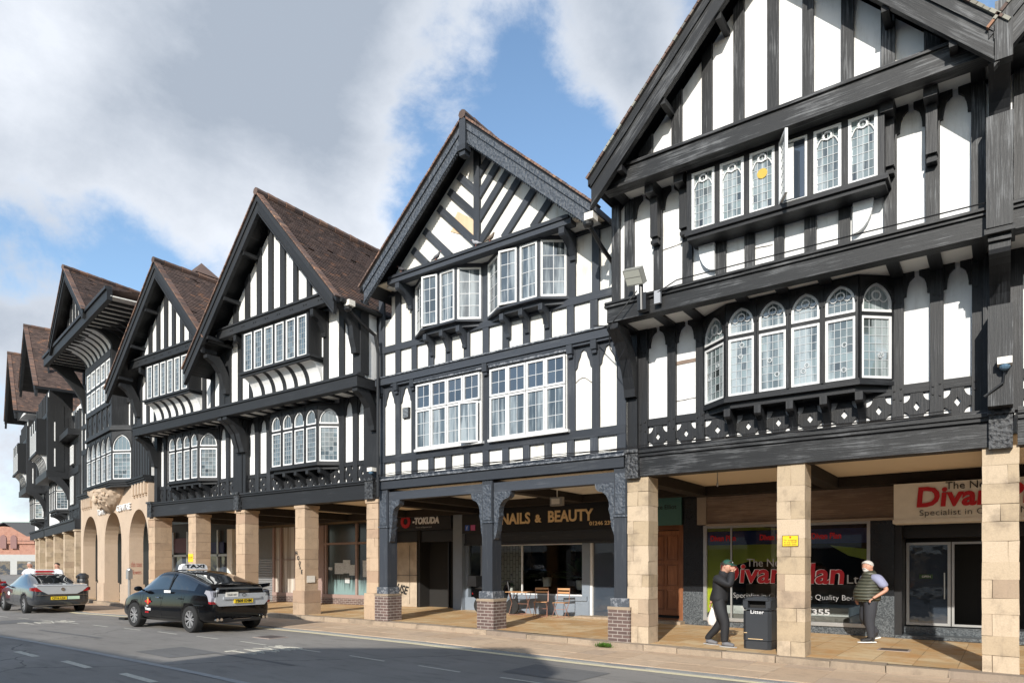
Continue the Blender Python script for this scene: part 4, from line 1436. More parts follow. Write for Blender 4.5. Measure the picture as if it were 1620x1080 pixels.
    for x in (-10.95, -11.72): strut(x, 9.18, -.82)
    objs('gable_strut', mb, t, R)
    mb = MB(); mb.prism([(-10.80, 9.93), (-10.21, 9.52), (-10.21, 9.26), (-10.35, 9.35), (-10.62, 9.62), (-10.98, 9.80)], 12.70, 12.73)
    mb.prism([(-10.95, 9.93), (-10.21, 9.40), (-10.21, 9.85), (-10.75, 10.22)], 12.702, 12.712)
    obj('bare_plaster_patch', mb, M['bareplaster'], R)
    barges(R, xa, 11.44, .885, .885, -13.50, -6.80, .42, 12.20, M['carvB'], .08, True, M['carvB'])
    mb = MB(); mb.box(xa - .09, xa + .09, 12.12, 12.3, 11.30, 11.98); mb.box(xa - .12, xa + .12, 12.08, 12.3, 11.18, 11.30); mb.box(xa - .08, xa + .08, 12.12, 12.3, 11.08, 11.18); obj('finial_block', mb, t, R)
    roof(R, None, xa, 11.97, -13.62, 8.88, -6.66, 8.88, 12.17, 21, tileR=False)
    return R


m_, nt_, b_ = newmat('flaking_white_paint')
uv_, pos_ = coords(nt_)
nt_.links.new(mixc(nt_, ramp(nt_, noise(nt_, pos_, 11, 6, .7), .42, .52), (.20, .21, .23), (.06, .07, .085)), b_.inputs['Base Color'])
b_.inputs['Roughness'].default_value = .7
M['flaky'] = m_
M['bareplaster'] = render_wall('bare_brown_plaster', (0.60, 0.44, 0.29), (0.45, 0.3, 0.18), .5, .45)
RB = unit_B()


# ================================================================ houses C and D: charcoal timbers, coved window
def unit_C(x0, x1, xa, bay_, pnlL, pnlR, g_studs, barge, win, label, piers, foots, capblocks, narrow=False):
    cx = (x0 + x1) / 2
    R = thing('half_timbered_house', label, 'house', (cx, 13.0, g(cx)), group='gabled half-timbered houses of the row')
    t = M['tbC']
    (zi, mL, mR, xL, xR, yb) = barge
    zg = zi + .15
    mb = MB()
    mb.box(x0 + .05, x1 - .05, 13.25, 21, 3.72, 6.6); mb.box(x0 + .05, x1 - .05, 12.52, 20.9, 6.6, 8.25)
    hw = (zg - 8.82) / mL
    mb.prism([(x0 + .05, 8.2), (x1 - .05, 8.2), (x1 - .05, zg - mR * (x1 - .05 - xa)), (xa + hw, 8.82), (xa - hw, 8.82), (x0 + .05, zg - mL * (xa - x0 - .05))], 12.523, 20.8)
    mb.prism([(xa - hw, 8.82), (xa + hw, 8.82), (xa, zg)], 12.15, 20.7)
    obj('wall', mb, M['white'], R)
    for (a, b, dep, pl) in piers: pier(R, a, b, 3.47, dep=dep, mat='stoneC', plinth=pl, cap=True)
    for a, b in capblocks:
        mb = MB(); mb.box(a, b, 12.86, 13.3, 3.47, 3.97); mb.box(a - .02, b + .02, 12.82, 13.3, 3.97, 4.04); obj('carved_block', mb, M['carvA'], R)
    mb = MB(jit=.003); mb.box(x0 + .15, x1 - .1, 12.95, 13.3, 3.49, 3.9); obj('lower_beam', mb, t, R)
    mb = MB(jit=.003); mb.box(x0 + .15, x1 - .1, 12.9, 13.25, 3.9, 3.96); mb.box(x0 + .15, x1 - .1, 12.87, 13.25, 3.96, 4.0); obj('beam_moulding', mb, t, R)
    # first floor
    mb = MB(jit=.003)
    allp = pnlL + pnlR
    edges = [x0] + [v for p in pnlL for v in p] + [bay_[0], bay_[1]] + [v for p in pnlR for v in p] + [x1]
    for a, b in zip(edges[0::2], edges[1::2]): mb.box(a, b, 13.17 if (a > x0 and b < x1) else 13.08, 13.28, 4.0, 6.62)
    for a, b in allp: mb.box(a, b, 13.185, 13.28, 4.50, 4.62)
    mb.box(bay_[0], bay_[1], 13.18, 13.28, 4.5, 4.6)
    objs('rail', mb, t, R, 'stud')
    mb = MB()
    for a, b in allp: head(mb, a, b, 5.98, 6.5, 13.19, 13.25)
    objs('panel_head', mb, t, R)
    mb = MB()
    for a, b in allp: quatre(mb, a, b, 4.03, 4.49, 13.20, 13.245)
    nb = 6; w = (bay_[1] - bay_[0]) / nb
    for i in range(nb):
        a = bay_[0] + w * i
        quatre(mb, a + .05, a + w - .05, 4.03, 4.49, 13.20, 13.245); mb.box(a - .05, a + .05, 13.19, 13.25, 4.0, 4.5)
    objs('frieze_panel', mb, t, R)
    bay(R, bay_[0], bay_[1], 13.2, bay_[2], bay_[3], 12.8, 4.66, 5.72, 6.24, 4, t, M['glC'], M['lead'], 4, 7, 5, False, .18, .6)
    mb = MB(); mb.box(x0 + .1, x1 - .1, 12.4, 13.25, 6.47, 6.51); obj('soffit', mb, M['soffit'], R)
    mb = MB()
    for x in [x0 + .3 + (x1 - x0 - .6) * i / 10 for i in range(11)]: mb.box(x - .06, x + .06, 12.4, 13.24, 6.43, 6.472)
    objs('joist', mb, t, R)
    mb = MB(jit=.003); mb.box(x0, x1 + .05, 12.30, 12.55, 6.40, 6.68); mb.box(x1 - .2, x1 + .05, 12.55, 13.2, 6.40, 6.68); obj('middle_beam', mb, t, R)
    mb = MB(jit=.003); mb.box(x0, x1 + .08, 12.26, 12.55, 6.68, 6.73); mb.box(x0, x1 + .06, 12.34, 12.55, 6.73, 6.78); obj('beam_moulding', mb, t, R)
    brace(R, x0 + .03, x0 + .25, 13.08, 12.35, 6.4, 5.35, t, .22); brace(R, x1 - .2, x1 + .0, 13.08, 12.35, 6.4, 5.35, t, .22)
    # second floor
    wx0, wx1, nw = win
    mb = MB(jit=.003)
    k = (x1 - x0) / 6.3
    S2 = [(x0, x0 + .28), (x0 + .28 + .4 * k, x0 + .28 + .6 * k), (x0 + .28 + 1.0 * k, wx0 - .05), (wx1 + .12, wx1 + .3), (x1 - .28 - .58 * k, x1 - .28 - .38 * k), (x1 - .30, x1)]
    for a, b in S2: mb.box(a, b, 12.46, 12.55, 6.78, 8.72)
    mb.box(x1 - .03, x1 + .02, 12.46, 12.75, 6.78, 8.72); mb.box(x1 - .03, x1 + .02, 13.05, 13.25, 6.7, 8.72)
    objs('rail', mb, t, R, 'stud')
    if not narrow:
        mb = MB(); mb.box(x1 - .06, x1 - .01, 12.75, 13.1, 6.7, 8.6); obj('side_wall', mb, M['white'], R)
    wb = MB(jit=.002)
    wb.box(wx0, wx1, 12.12, 12.5, 7.50, 8.72)
    wb.box(wx0 - .08, wx1 + .12, 12.0, 12.5, 7.40, 7.47); wb.box(wx0 - .05, wx1 + .08, 12.05, 12.5, 7.33, 7.40)
    n = nw; xs = [wx0 + .05 + (wx1 - wx0 - .1) * i / n for i in range(n + 1)]
    for x in xs: wb.box(x - .045, x + .045, 12.06, 12.13, 7.47, 8.66)
    wb.box(wx0, wx1, 12.06, 12.13, 8.62, 8.72)
    wd = obj('window', wb, t, R)
    for i in range(n): casement(wd, None, xs[i] + .05, xs[i + 1] - .05, 7.48, 8.62, 12.10, 3, 7, M['frame'], M['glC'], M['lead'], .045, .006, .007)
    # white cove with dark curved ribs under the window
    mb = MB(); nn = 8
    prof = [(12.10 + .36 * math.sin(i / nn * math.pi / 2), 7.33 - .52 * (1 - math.cos(i / nn * math.pi / 2)) ** .9) for i in range(nn + 1)]
    mb.prism(prof + [(12.53, 6.8), (12.53, 7.33)], wx0, wx1 + .02, axis='x')
    obj('coving', mb, M['white'], R)
    mb = MB()
    ribs = [wx0 + (wx1 - wx0) * i / 6 for i in range(1, 6)]
    for x in ribs:
        pr = [(y - .025, z) for y, z in prof]
        mb.prism(pr + [(12.5, 6.8), (12.53, 7.33)], x - .075, x + .075, axis='x')
    objs('cove_rib', mb, t, R)
    for x in (wx0 - .28, wx1 + .2): console(R, x - .07, x + .07, 12.46, 12.0, 8.7, 8.0, t, 'bracket')
    # gable
    mb = MB(); mb.box(x0 + .2, x1 - .2, 12.0, 12.52, 8.82, 8.85); obj('soffit', mb, M['soffit'], R)
    hw = min(xa - x0, x1 - xa) - .25
    mb = MB(jit=.003); mb.box(x0 + .35, x1 - .35, 11.96, 12.15, 8.68, 8.92); obj('tie_beam', mb, t, R)
    mb = MB(jit=.003); mb.box(x0 + .35, x1 - .35, 11.92, 12.15, 8.92, 8.97); mb.box(x0 + .35, x1 - .35, 12.0, 12.15, 8.97, 9.03); obj('beam_moulding', mb, t, R)
    mb = MB()
    for a, b in g_studs:
        for dx in (-.05, .05): mb.box((a + b) / 2 + dx - .015, (a + b) / 2 + dx + .015, 11.945, 11.965, 8.79, 8.82)
    objs('peg', mb, PEG, R)
    mb = MB(jit=.003); gable_studs(mb, g_studs, 9.0, xa, zg, mL, mR, 12.08); objs('gable_stud', mb, t, R)
    barges(R, xa, zi, mL, mR, xL, xR, .46, yb, t, .09)
    brace(R, x0 + .05, x0 + .25, 12.46, yb + .15, 8.2, 7.1, t, .2)
    if not narrow: brace(R, x1 - .22, x1 - .02, 12.46, yb + .25, 8.55, 7.3, t, .2)
    mb = MB()
    for s in (-1, 1):
        for kk in (.8, 1.8, 2.7):
            x = xa + s * kk; z = zi - (mL if s < 0 else mR) * kk - .02
            mb.seg((x, yb + .05, z), (x, 12.15, z), .10)
    objs('purlin', mb, t, R)
    off = .54
    roof(R, None, xa, zi + off, xL - .05, zi + off - mL * (xa - xL + .05), xR + .12, zi + off - mR * (xR + .12 - xa), yb - .02, 20.6)
    # mouldings of gutter along the right eaves
    mb = MB(); mb.tube([(xR + .16, yb + .1, zi + off - mR * (xR + .12 - xa) - .04), (xR + .16, 20, zi + off - mR * (xR + .12 - xa) - .06)], .06, 8); obj('gutter', mb, t, R)
    return R


gs = [(-19.22, -19.0), (-18.60, -18.40), (-18.0, -17.82), (-17.44, -17.24), (-16.88, -16.66), (-16.28, -16.10), (-15.68, -15.50), (-15.05, -14.88)]
RC = unit_C(-20.25, -13.92, -17.15, (-18.9, -15.6, -18.3, -16.1), [(-20.10, -19.72), (-19.51, -19.10)], [(-15.41, -15.04), (-14.85, -14.48)],
            gs, (11.62, 1.09, 1.09, -21.05, -13.90, 11.55), (-18.72, -15.56, 6),
            'tall dark-timbered house with plain barge boards, directly left of the slate-blue one',
            [(-14.27, -13.82, .47, .72), (-17.40, -16.95, .5, .72), (-20.50, -20.0, .5, .0)], None, [(-14.2, -13.88), (-20.42, -20.15)])
gsD = [(-24.95, -24.77), (-24.38, -24.2), (-23.84, -23.66), (-23.33, -23.14), (-22.82, -22.64), (-22.30, -22.12), (-21.75, -21.58)]
RD = unit_C(-25.95, -20.30, -22.95, (-24.95, -21.85, -24.35, -22.4), [(-25.75, -25.45), (-25.28, -25.02)], [(-21.77, -21.38), (-21.2, -20.8)],
            gsD, (11.22, 1.05, 1.05, -26.45, -20.1, 11.6), (-24.55, -21.72, 6),
            'dark-timbered gabled house beside the stone arches, black taxi parked before it',
            [(-23.42, -22.93, .55, .0), (-26.2, -25.75, .65, .0)], None, [(-26.05, -25.75)], True)


# ================================================================ house E: stone arcade with three round arches, tall timbered front
aE = rad(-10.6)
RE = thing('stone_arched_house', 'tall house on three round stone arches with a carved boss and coved eaves', 'house', (-26.22, 13.0, 0), aE, world=False)


def LE(s): return -s      # distances measured leftwards along this front


def build_E():
    R = RE; t = M['tbC']; zg = 0.08
    ops = [(.04, 2.54), (3.64, 6.33), (7.56, 10.3)]
    W = 10.75
    # front wall between and above the arches, cut to real semicircular openings
    mb = MB(); zt = 4.86; zsp = 2.62
    def col(s0, s1):
        mb.box(-s1, -s0, 0, .52, .9, zt)
        mb.box(-s1 - .05, -s0 + .05, -.05, .57, zg - .1, .9)
    prev = 0.0
    xs = [0.0] + [v for o in ops for v in o] + [W]
    for s0, s1 in ((2.54, 3.64), (6.33, 7.56), (10.3, W)): col(s0, s1)
    for (a, b) in ops:
        c = -(a + b) / 2; h = (b - a) / 2; n = 20
        arc = [(c + h * math.cos(math.pi * k / n), zsp + h * math.sin(math.pi * k / n)) for k in range(n + 1)]
        left = [p for p in arc if p[0] <= c + 1e-6]; right = [p for p in arc if p[0] >= c - 1e-6]
        mb.prism(right + [(c, zt), (c + h, zt)], 0.002, .52); mb.prism(left + [(c - h, zt), (c, zt)], 0.002, .52)
    obj('stone_wall', mb, M['stoneE'], R)
    mb = MB()   # dentils under the cornice
    for k in range(5):
        for b in (.15, 8.6):
            s = b + .38 * k; mb.box(-s - .18, -s, -.10, 0, 4.42, 4.86); mb.box(-s - .14, -s - .04, -.07, 0, 4.34, 4.42)
    objs('dentil', mb, M['stoneE'], R)
    # carved boss carrying the bay
    mb = MB(); c = (-5.25)
    rings = []
    nn = 20; hh = 9
    for i in range(hh + 1):
        v = i / hh; z = 4.88 - .95 * v; rr = (1 - v ** 1.7) ** .75 if v < 1 else 0.02
        ring = []
        for k in range(nn + 1):
            a = math.pi * k / nn
            q = 1 + .10 * math.sin(k * 3.1 + i * 2.3) + .08 * random.uniform(-1, 1)
            ring.append((c + 2.05 * rr * math.cos(a) * (1 + .02 * random.uniform(-1, 1)), -.72 * rr * math.sin(a) * q, z + .02 * random.uniform(-1, 1)))
        rings.append(ring)
    for i in range(hh):
        for k in range(nn): mb.face([rings[i][k], rings[i + 1][k], rings[i + 1][k + 1], rings[i][k + 1]], None, 0, .4, True)
    for _ in range(26):   # scrolls and leaves
        v = random.uniform(.05, .75); a = random.uniform(.5, math.pi - .5); rr = (1 - v ** 1.7) ** .75
        mb.ball((c + 1.95 * rr * math.cos(a), -.72 * rr * math.sin(a), 4.88 - .95 * v), random.uniform(.07, .16), .05, random.uniform(.04, .10), 0, 8, 5)
    mb.ball((c, -.60, 4.5), .2, .12, .2)
    obj('carved_boss', mb, M['stoneE'], R)
    text('lettering', 'TOWN', .36, M['whttxt'], R, (-7.3, -.05, 3.93), fit=1.25, ext=.03)
    text('lettering', 'CENTRE', .36, M['whttxt'], R, (-4.15, -.05, 3.93), fit=1.95, ext=.03)
    # cornice / sill of the timber front
    mb = MB(jit=.003)
    def tz(o, z0, z1, y1=.2):
        mb.prism([(-W - o, y1), (-W - o, -.1 - o), (-8.1, -.1 - o), (-7.15, -.55 - o), (-3.0, -.55 - o), (-2.3, -.1 - o), (.0 + 0, -.1 - o), (.0, y1)], z0, z1, axis='z')
    tz(.10, 5.0, 5.08); tz(.05, 4.93, 5.0); tz(.0, 4.84, 4.93)
    obj('cornice', mb, t, R)
    # walls
    mb = MB(); mb.box(-W, .0, .1, 8, 4.86, 11.12); mb.prism([(-7.2, .1), (-7.2, -.45), (-3.0, -.45), (-3.0, .1)], 7.2, 11.0, axis='z')
    obj('wall', mb, M['white'], R)
    mb = MB(jit=.003)
    for s in (.0, .28, .62, .95, 1.3, 1.65, 2.0, 8.25, 8.65, 9.1, 9.55, 10.0, 10.5): mb.box(-s - .2, -s, .03, .12, 5.05, 7.1)
    mb.box(-W, 0, .02, .12, 7.05, 7.3)
    for s in (0, .5, 1.1, 1.7, 2.3, 7.6, 8.2, 8.9, 9.6, 10.4): mb.box(-s - .22, -s, .03, .12, 7.3, 11.2)
    for z in (8.3, 10.2): mb.box(-W, 0, .02, .12, z, z + .2)
    objs('rail', mb, t, R, 'stud')
    bay(R, -8.1, -2.3, .05, -7.15, -3.0, -.5, 5.14, 6.25, 6.98, 5, t, M['glC'], M['leadW'], 4, 6, 2, False, .1, .2)
    mb = MB(jit=.003)
    mb.prism([(-8.2, .1), (-7.2, -.6), (-2.95, -.6), (-2.2, .1)], 7.12, 7.22, axis='z'); mb.prism([(-8.15, .1), (-7.15, -.55), (-3.0, -.55), (-2.25, .1)], 7.22, 7.32, axis='z')
    for i in range(5):
        a = -7.1 + .82 * i; quatre(mb, a + .05, a + .77, 7.36, 8.2, -.49, -.46); mb.box(a - .05, a + .05, -.53, -.45, 7.32, 8.25)
    mb.box(-3.1, -2.95, -.53, .1, 7.32, 11.0); mb.box(-7.25, -7.1, -.53, .1, 7.32, 11.0)
    mb.box(-7.2, -3.0, -.55, -.45, 8.2, 8.4); mb.box(-7.2, -3.0, -.56, -.45, 10.1, 10.4)
    objs('rail', mb, t, R, 'stud')
    wb = MB(); wb.box(-7.12, -3.08, -.49, -.44, 8.4, 10.1)
    xs = [-7.1 + .8 * i for i in range(6)]
    for x in xs: wb.box(x - .06, x + .06, -.54, -.45, 8.4, 10.1)
    wb.box(-7.1, -3.1, -.54, -.45, 9.22, 9.32)
    wd = obj('window', wb, t, R)
    for i in range(5):
        for (a, b) in ((8.42, 9.2), (9.34, 10.08)): casement(wd, None, xs[i] + .07, xs[i + 1] - .07, a, b, -.5, 3, 4, M['frame'], M['glC'], M['leadW'], .07, .005, .01)
    # coved eaves: plaster curve with dark ribs sweeping out to the fascia
    mb = MB(); n = 9
    prof = [(-.47 - 1.0 * (1 - math.cos(k / n * math.pi / 2)), 10.38 + .72 * math.sin(k / n * math.pi / 2)) for k in range(n + 1)]
    mb.prism(prof + [(-1.47, 11.2), (.1, 11.2), (.1, 10.38)], -7.2, -3.0, axis='x')
    obj('cove', mb, M['white'], R)
    mb = MB()
    for i in range(8):
        x = -7.2 + 4.2 * i / 7
        mb.prism([(y - .03, z) for y, z in prof] + [(-1.45, 11.1), (-.4, 11.1)], x - .09, x + .09, axis='x')
    # side cove returning to the wall on the right
    for i in range(4):
        s = 2.8 - .6 * i
        mb.prism([(-.0 - .9 * (1 - math.cos(k / n * math.pi / 2)), 10.3 + .8 * math.sin(k / n * math.pi / 2)) for k in range(n + 1)] + [(.1, 11.2), (.1, 10.3)], -s - .08, -s + .08, axis='x')
    objs('cove_rib', mb, t, R)
    mb = MB(); mb.box(-10.2, 1.0, -1.5, .2, 11.12, 11.16); obj('soffit', mb, M['soffit'], R)
    mb = MB()
    for i in range(22): mb.box(-10.1 + .5 * i, -10.1 + .5 * i + .16, -1.48, .15, 11.05, 11.125)
    objs('joist', mb, t, R)
    mb = MB(jit=.003); mb.box(-10.25, 1.0, -1.62, -1.45, 10.98, 11.42); mb.box(-10.3, 1.0, -1.68, -1.45, 11.34, 11.46); mb.box(-10.25, -10.05, -1.5, .3, 11.0, 11.4); obj('fascia', mb, t, R)
    for s in (10.0,): brace(R, -s - .12, -s + .12, .05, -1.3, 11.05, 9.0, t, .25)
    # front gable
    mb = MB(); mb.prism([(-7.9, 11.42), (-2.55, 11.42), (-5.22, 13.75)], -1.25, -.9); obj('gable_wall', mb, M['white'], R)
    mb = MB(); gable_studs(mb, [(-5.22 + .55 * k - .1, -5.22 + .55 * k + .1) for k in range(-4, 5)], 11.42, -5.22, 13.75, .87, .87, -1.31); objs('gable_stud', mb, t, R)
    barges(R, -5.22, 13.52, .80, .78, -8.3, -2.1, .42, -1.72, t, .09)
    # the ridge is not square to the front: the plot skews at the bend
    dv = Vector((-.27, .96, 0)).normalized()
    roof(R, None, -5.22, 13.98, -8.4, 11.42, -2.0, 11.42, -1.74, 5.5, dy=dv)
    mb = MB()
    p = [Vector((-10.3, -1.66, 11.46)), Vector((.6, -1.66, 11.46)), Vector((.6, 3.6, 12.0)), Vector((-10.3, 3.6, 12.0))]
    mb.face(p, None, 0, .4)
    tiled_slope(mb, p[0], p[1] - p[0], p[3] - p[0], 10.9, 5.2)
    obj('main_roof', mb, [M['tile']], R)
    return R


build_E()

# ================================================================ houses F and G at the far end of the row
aF = rad(-13.8)
RF = thing('half_timbered_house', 'farther gabled house just past the stone arches, with stacked bay windows', 'house', (-37.9, 15.2, 0), aF, group='gabled half-timbered houses of the row', world=False)
RG = thing('half_timbered_house', 'last gabled house at the far left end of the row', 'house', (-49.5, 18.05, 0), aF, group='gabled half-timbered houses of the row', world=False)


def build_F(R, W, gx, apex, footL, footR, post, far=False):
    t = M['tbC']; zf = .02
    n = 4 if not far else 2
    sp = [.05, 3.7, 7.55, 11.1] if not far else [2.6, 4.6]
    for s in sp:
        mb = MB(jit=.003); stones(mb, -s - .5, -s, 0, .75, zf - .2, 3.5); mb.box(-s - .55, -s + .05, -.05, .8, 3.42, 3.5)
        obj('pier', mb, [M['stone'], M['joint']], R)
    mb = MB(); mb.box(-W, .3, .25, 7, 3.6, 9.9); obj('wall', mb, M['white'], R)
    mb = MB(jit=.003); mb.box(-W, 0, -.06, .4, 3.5, 3.95); mb.box(-W, 0, -.12, .4, 3.95, 4.05); obj('lower_beam', mb, t, R)
    mb = MB(jit=.003)
    for s in (0, .55, 1.15, 2.2, 2.9): mb.box(-s - .24, -s, .14, .27, 4.05, 9.6)
    for z in (4.6, 6.5, 8.0): mb.box(-3.1, 0, .12, .27, z, z + .22)
    mb.box(-W, 0, .10, .27, 6.4, 6.75)
    objs('rail', mb, t, R, 'stud')
    mb = MB()
    for k in range(8):
        a = -.05 - k * .42; quatre(mb, a - .38, a, 4.08, 4.56, .15, .2)
    objs('frieze_panel', mb, t, R)
    # narrow windows in the link next to the stone house
    for (z0, z1) in ((4.85, 6.3), (6.95, 7.9)):
        wb = MB(); wb.box(-2.2, -1.15, .1, .26, z0 - .05, z1 + .05); wd = obj('window', wb, t, R)
        for i in range(2):
            a = -2.15 + .5 * i
            casement(wd, None, a + .05, a + .45, z0, z1, .06, 2, 4, M['frame'], M['glC'], M['leadW'], .07, .004, .01)
    mb = MB(); mb.box(-3.0, .0, -.35, .3, 8.25, 8.55); obj('hood', mb, t, R)
    # projecting gabled bay
    b0, b1 = post   # right and left ends, measured leftwards
    c = -(b0 + b1) / 2
    mb = MB(); mb.box(-b1, -b0, -.75, .3, 6.7, 11.0); obj('upper_wall', mb, t, R)
    mb = MB(); mb.box(-b1 + .3, -b0 - .3, -.76, -.74, 9.85, 10.9); obj('plaster_panel', mb, M['white'], R)
    mb = MB(jit=.003)
    for s in (b0, b1 - .3): mb.box(-s - .3, -s, -.85, .3, 6.4, 10.6)
    mb.box(-b1, -b0, -.9, .3, 6.35, 6.72)
    for k in range(1, 7): mb.box(-b0 - (b1 - b0) * k / 7 - .09, -b0 - (b1 - b0) * k / 7 + .09, -.82, -.7, 9.7, 10.9)
    mb.box(-b0 - .02, -b0 + .02, -.5, -.1, 6.7, 10.2)
    mb.box(-b1, -b0, -.86, -.7, 9.55, 9.8)
    objs('rail', mb, t, R, 'stud')
    for (z0_, z1_) in ((6.95, 7.9), (8.3, 9.3)):
        mb = MB(); mb.box(-b0 + .0, -b0 + .012, -.55, -.1, z0_, z1_); obj('plaster_panel', mb, M['white'], R)
    wb = MB(); wb.box(c - 1.5, c + 1.5, -1.2, -.7, 7.75, 9.55); wb.box(c - 1.6, c + 1.6, -1.3, -.7, 7.62, 7.75)
    xs = [c - 1.45 + 2.9 * i / 6 for i in range(7)]
    for x in xs: wb.box(x - .06, x + .06, -1.26, -1.2, 7.75, 9.55)
    wd = obj('window', wb, t, R)
    for i in range(6): casement(wd, None, xs[i] + .07, xs[i + 1] - .07, 7.8, 8.9 if i % 2 else 9.5, -1.22, 2, 5, M['frame'], M['glC'], M['leadW'], .07, .004, .01)
    prof = [(-1.2 + .4 * math.sin(i / 6 * math.pi / 2), 7.62 - .85 * (1 - math.cos(i / 6 * math.pi / 2))) for i in range(7)]
    mb = MB(); mb.prism(prof + [(-.7, 6.75), (-.7, 7.62)], c - 1.5, c + 1.5, axis='x'); obj('coving', mb, M['white'], R)
    mb = MB()
    for k in range(7):
        x = c - 1.4 + 2.8 * k / 6; mb.prism([(y - .03, z) for y, z in prof] + [(-.75, 6.75), (-.7, 7.62)], x - .07, x + .07, axis='x')
    objs('cove_rib', mb, t, R)
    bay(R, c - 1.75, c + 1.75, .2, c - 1.2, c + 1.2, -.35, 4.75, 5.75, 6.35, 4, t, M['glC'], M['leadW'], 3, 6, 4, False, .15, .6)
    brace(R, -b0 - .02, -b0 + .2, .15, -.8, 6.35, 5.2, t, .22)
    # gable roof
    (sa, za), (sl, zl), (sr, zr) = apex, footL, footR
    yb = -1.6
    mL, mR = (za - zl) / (sl - sa), (za - zr) / (sa - sr)
    barges(R, -sa, za - .5, mL, mR, -sl, -sr, .42, yb, t, .1)
    mb = MB(); mb.prism([(-sl + .5, zl + .1), (-sr - .6, zr + .1), (-sa, za - .5)], -.9, 6); obj('gable_wall', mb, M['white'], R)
    mb = MB(); gable_studs(mb, [(-sa + .5 * k - .09, -sa + .5 * k + .09) for k in range(-4, 8)], zl, -sa, za - .5, mL, mR, -.97); objs('gable_stud', mb, t, R)
    dv = Vector((.02, 1, 0)).normalized()
    roof(R, None, -sa, za, -sl - .05, zl + .0, -sr + .05, zr + .0, yb - .03, 8, dy=dv)
    return R


build_F(RF, 11.6, 5.4, (5.46, 14.75), (8.35, 11.95), (.9, 10.6), (3.1, 7.8))
build_F(RG, 7.6, 3.4, (3.4, 15.6), (6.2, 11.6), (-.6, 11.2), (1.0, 5.4), far=True)
# ================================================================ arcade interior: ceilings, cross beams, shop fronts
def arcade(R, x0, x1, zc, crosses, back=17.8, mat='cream'):
    mb = MB(); mb.box(x0, x1, 13.3, back, zc, zc + .03); obj('arcade_ceiling', mb, M[mat], R)
    mb = MB(jit=.003)
    for x in crosses: mb.box(x - .16, x + .16, 13.3, back, zc - .24, zc)
    mb.box(x0, x1, back - .5, back - .15, zc - .24, zc - .001)
    objs('ceiling_beam', mb, M['soot'], R)


arcade(RA, -6.6, .1, 3.71, (-6.45, -3.30, -.10))
arcade(RA2, .1, 6.3, 3.71, (3.1, 6.2))
arcade(RB, -13.8, -6.4, 3.74, (-13.6, -10.08, -6.6))
arcade(RC, -20.25, -13.85, 3.60, (-14.05, -17.15, -20.2))
arcade(RD, -26.2, -20.25, 3.60, (-23.2, -26.0))

M['gytxt'] = plain('pale_grey_lettering', (.42, .42, .42), .5)
# --- bed shop behind the nearest arcade
S = thing('bed_shop_front', 'bed shop front with brown fascia, granite pilasters and red lettering on its window', 'shop front', (-4.5, 17.8, g(-4.5)))
gz = 0.03
mb = MB(); mb.box(-7.05, -6.49, 17.72, 18.0, gz, .97); mb.box(-2.53, -2.04, 17.72, 18.0, gz, .97); objs('pilaster', mb, M['granite'], S)
mb = MB(); mb.box(-7.05, -6.49, 17.73, 18.0, .97, 2.75); mb.box(-2.53, -2.04, 17.73, 18.6, .97, 2.75); mb.box(-7.05, -6.62, 17.73, 18.0, 2.75, 3.6)
objs('upper_pilaster', mb, M['granite_shade'], S)
mb = MB(); mb.box(-6.49, -2.53, 17.75, 18.0, gz, .22); obj('plinth', mb, M['granite'], S)
mb = MB(); mb.box(-6.49, -2.53, 17.70, 17.85, .22, .31); mb.box(-6.49, -6.40, 17.72, 17.82, .31, 2.72); mb.box(-2.60, -2.53, 17.72, 17.82, .31, 2.72); mb.box(-6.40, -2.60, 17.72, 17.82, 2.64, 2.72)
mb.box(-5.78, -5.74, 17.75, 17.80, .31, 2.64)
obj('window_frame', mb, M['alu'], S)
mb = MB(); mb.face([(-6.4, 17.78, .31), (-2.6, 17.78, .31), (-2.6, 17.78, 2.64), (-6.4, 17.78, 2.64)]); obj('window_pane', mb, M['clear'], S)
mb = MB(); mb.box(-6.40, -2.58, 17.80, 17.808, 2.20, 2.55, 0)
mb.prism([(-6.4, 2.2), (-4.4, 2.2), (-4.4, 1.74), (-5.3, 1.78), (-5.9, 1.6), (-6.1, 1.1), (-6.18, .6), (-6.4, .42)], 17.80, 17.806, 1); mb.prism([(-6.4, 2.64), (-5.0, 2.64), (-4.4, 2.56), (-6.4, 2.56)], 17.80, 17.806, 1)
mb.prism([(-2.6, 2.05), (-3.4, 2.15), (-3.0, 1.9), (-2.6, 1.8)], 17.80, 17.806, 1)
obj('vinyl_film', mb, [M['blue'], M['lime']], S)
for x in (-6.32, -5.05, -3.82): text('lettering', 'Divan Plan', .20, M['redtxt'], S, (x, 17.775, 2.31), fit=.66, ext=.002, bold=.006)
text('lettering', 'The New', .29, M['gytxt'], S, (-5.37, 17.77, 1.64), fit=1.0, ext=.002)
text('lettering', 'Divan Plan', .68, M['redtxt'], S, (-6.10, 17.772, 1.24), fit=2.98, ext=.003, bold=.016, shear=.08)
mo_ = text('lettering', 'Divan Plan', .68, M['whttxt'], S, (-6.105, 17.777, 1.24), fit=2.99, ext=.001, bold=.026, shear=.08)
text('lettering', 'Ltd', .30, M['gytxt'], S, (-3.05, 17.77, 1.24), xs=1.1, ext=.002)
text('lettering', 'Specialist in Custom Made Quality Beds', .185, M['gytxt'], S, (-5.72, 17.77, .84), fit=2.9, ext=.001, bold=-.004)
text('lettering', 'Tel: 01246 277355', .19, M['gytxt'], S, (-5.52, 17.77, .48), fit=2.12, ext=.002, bold=.004)
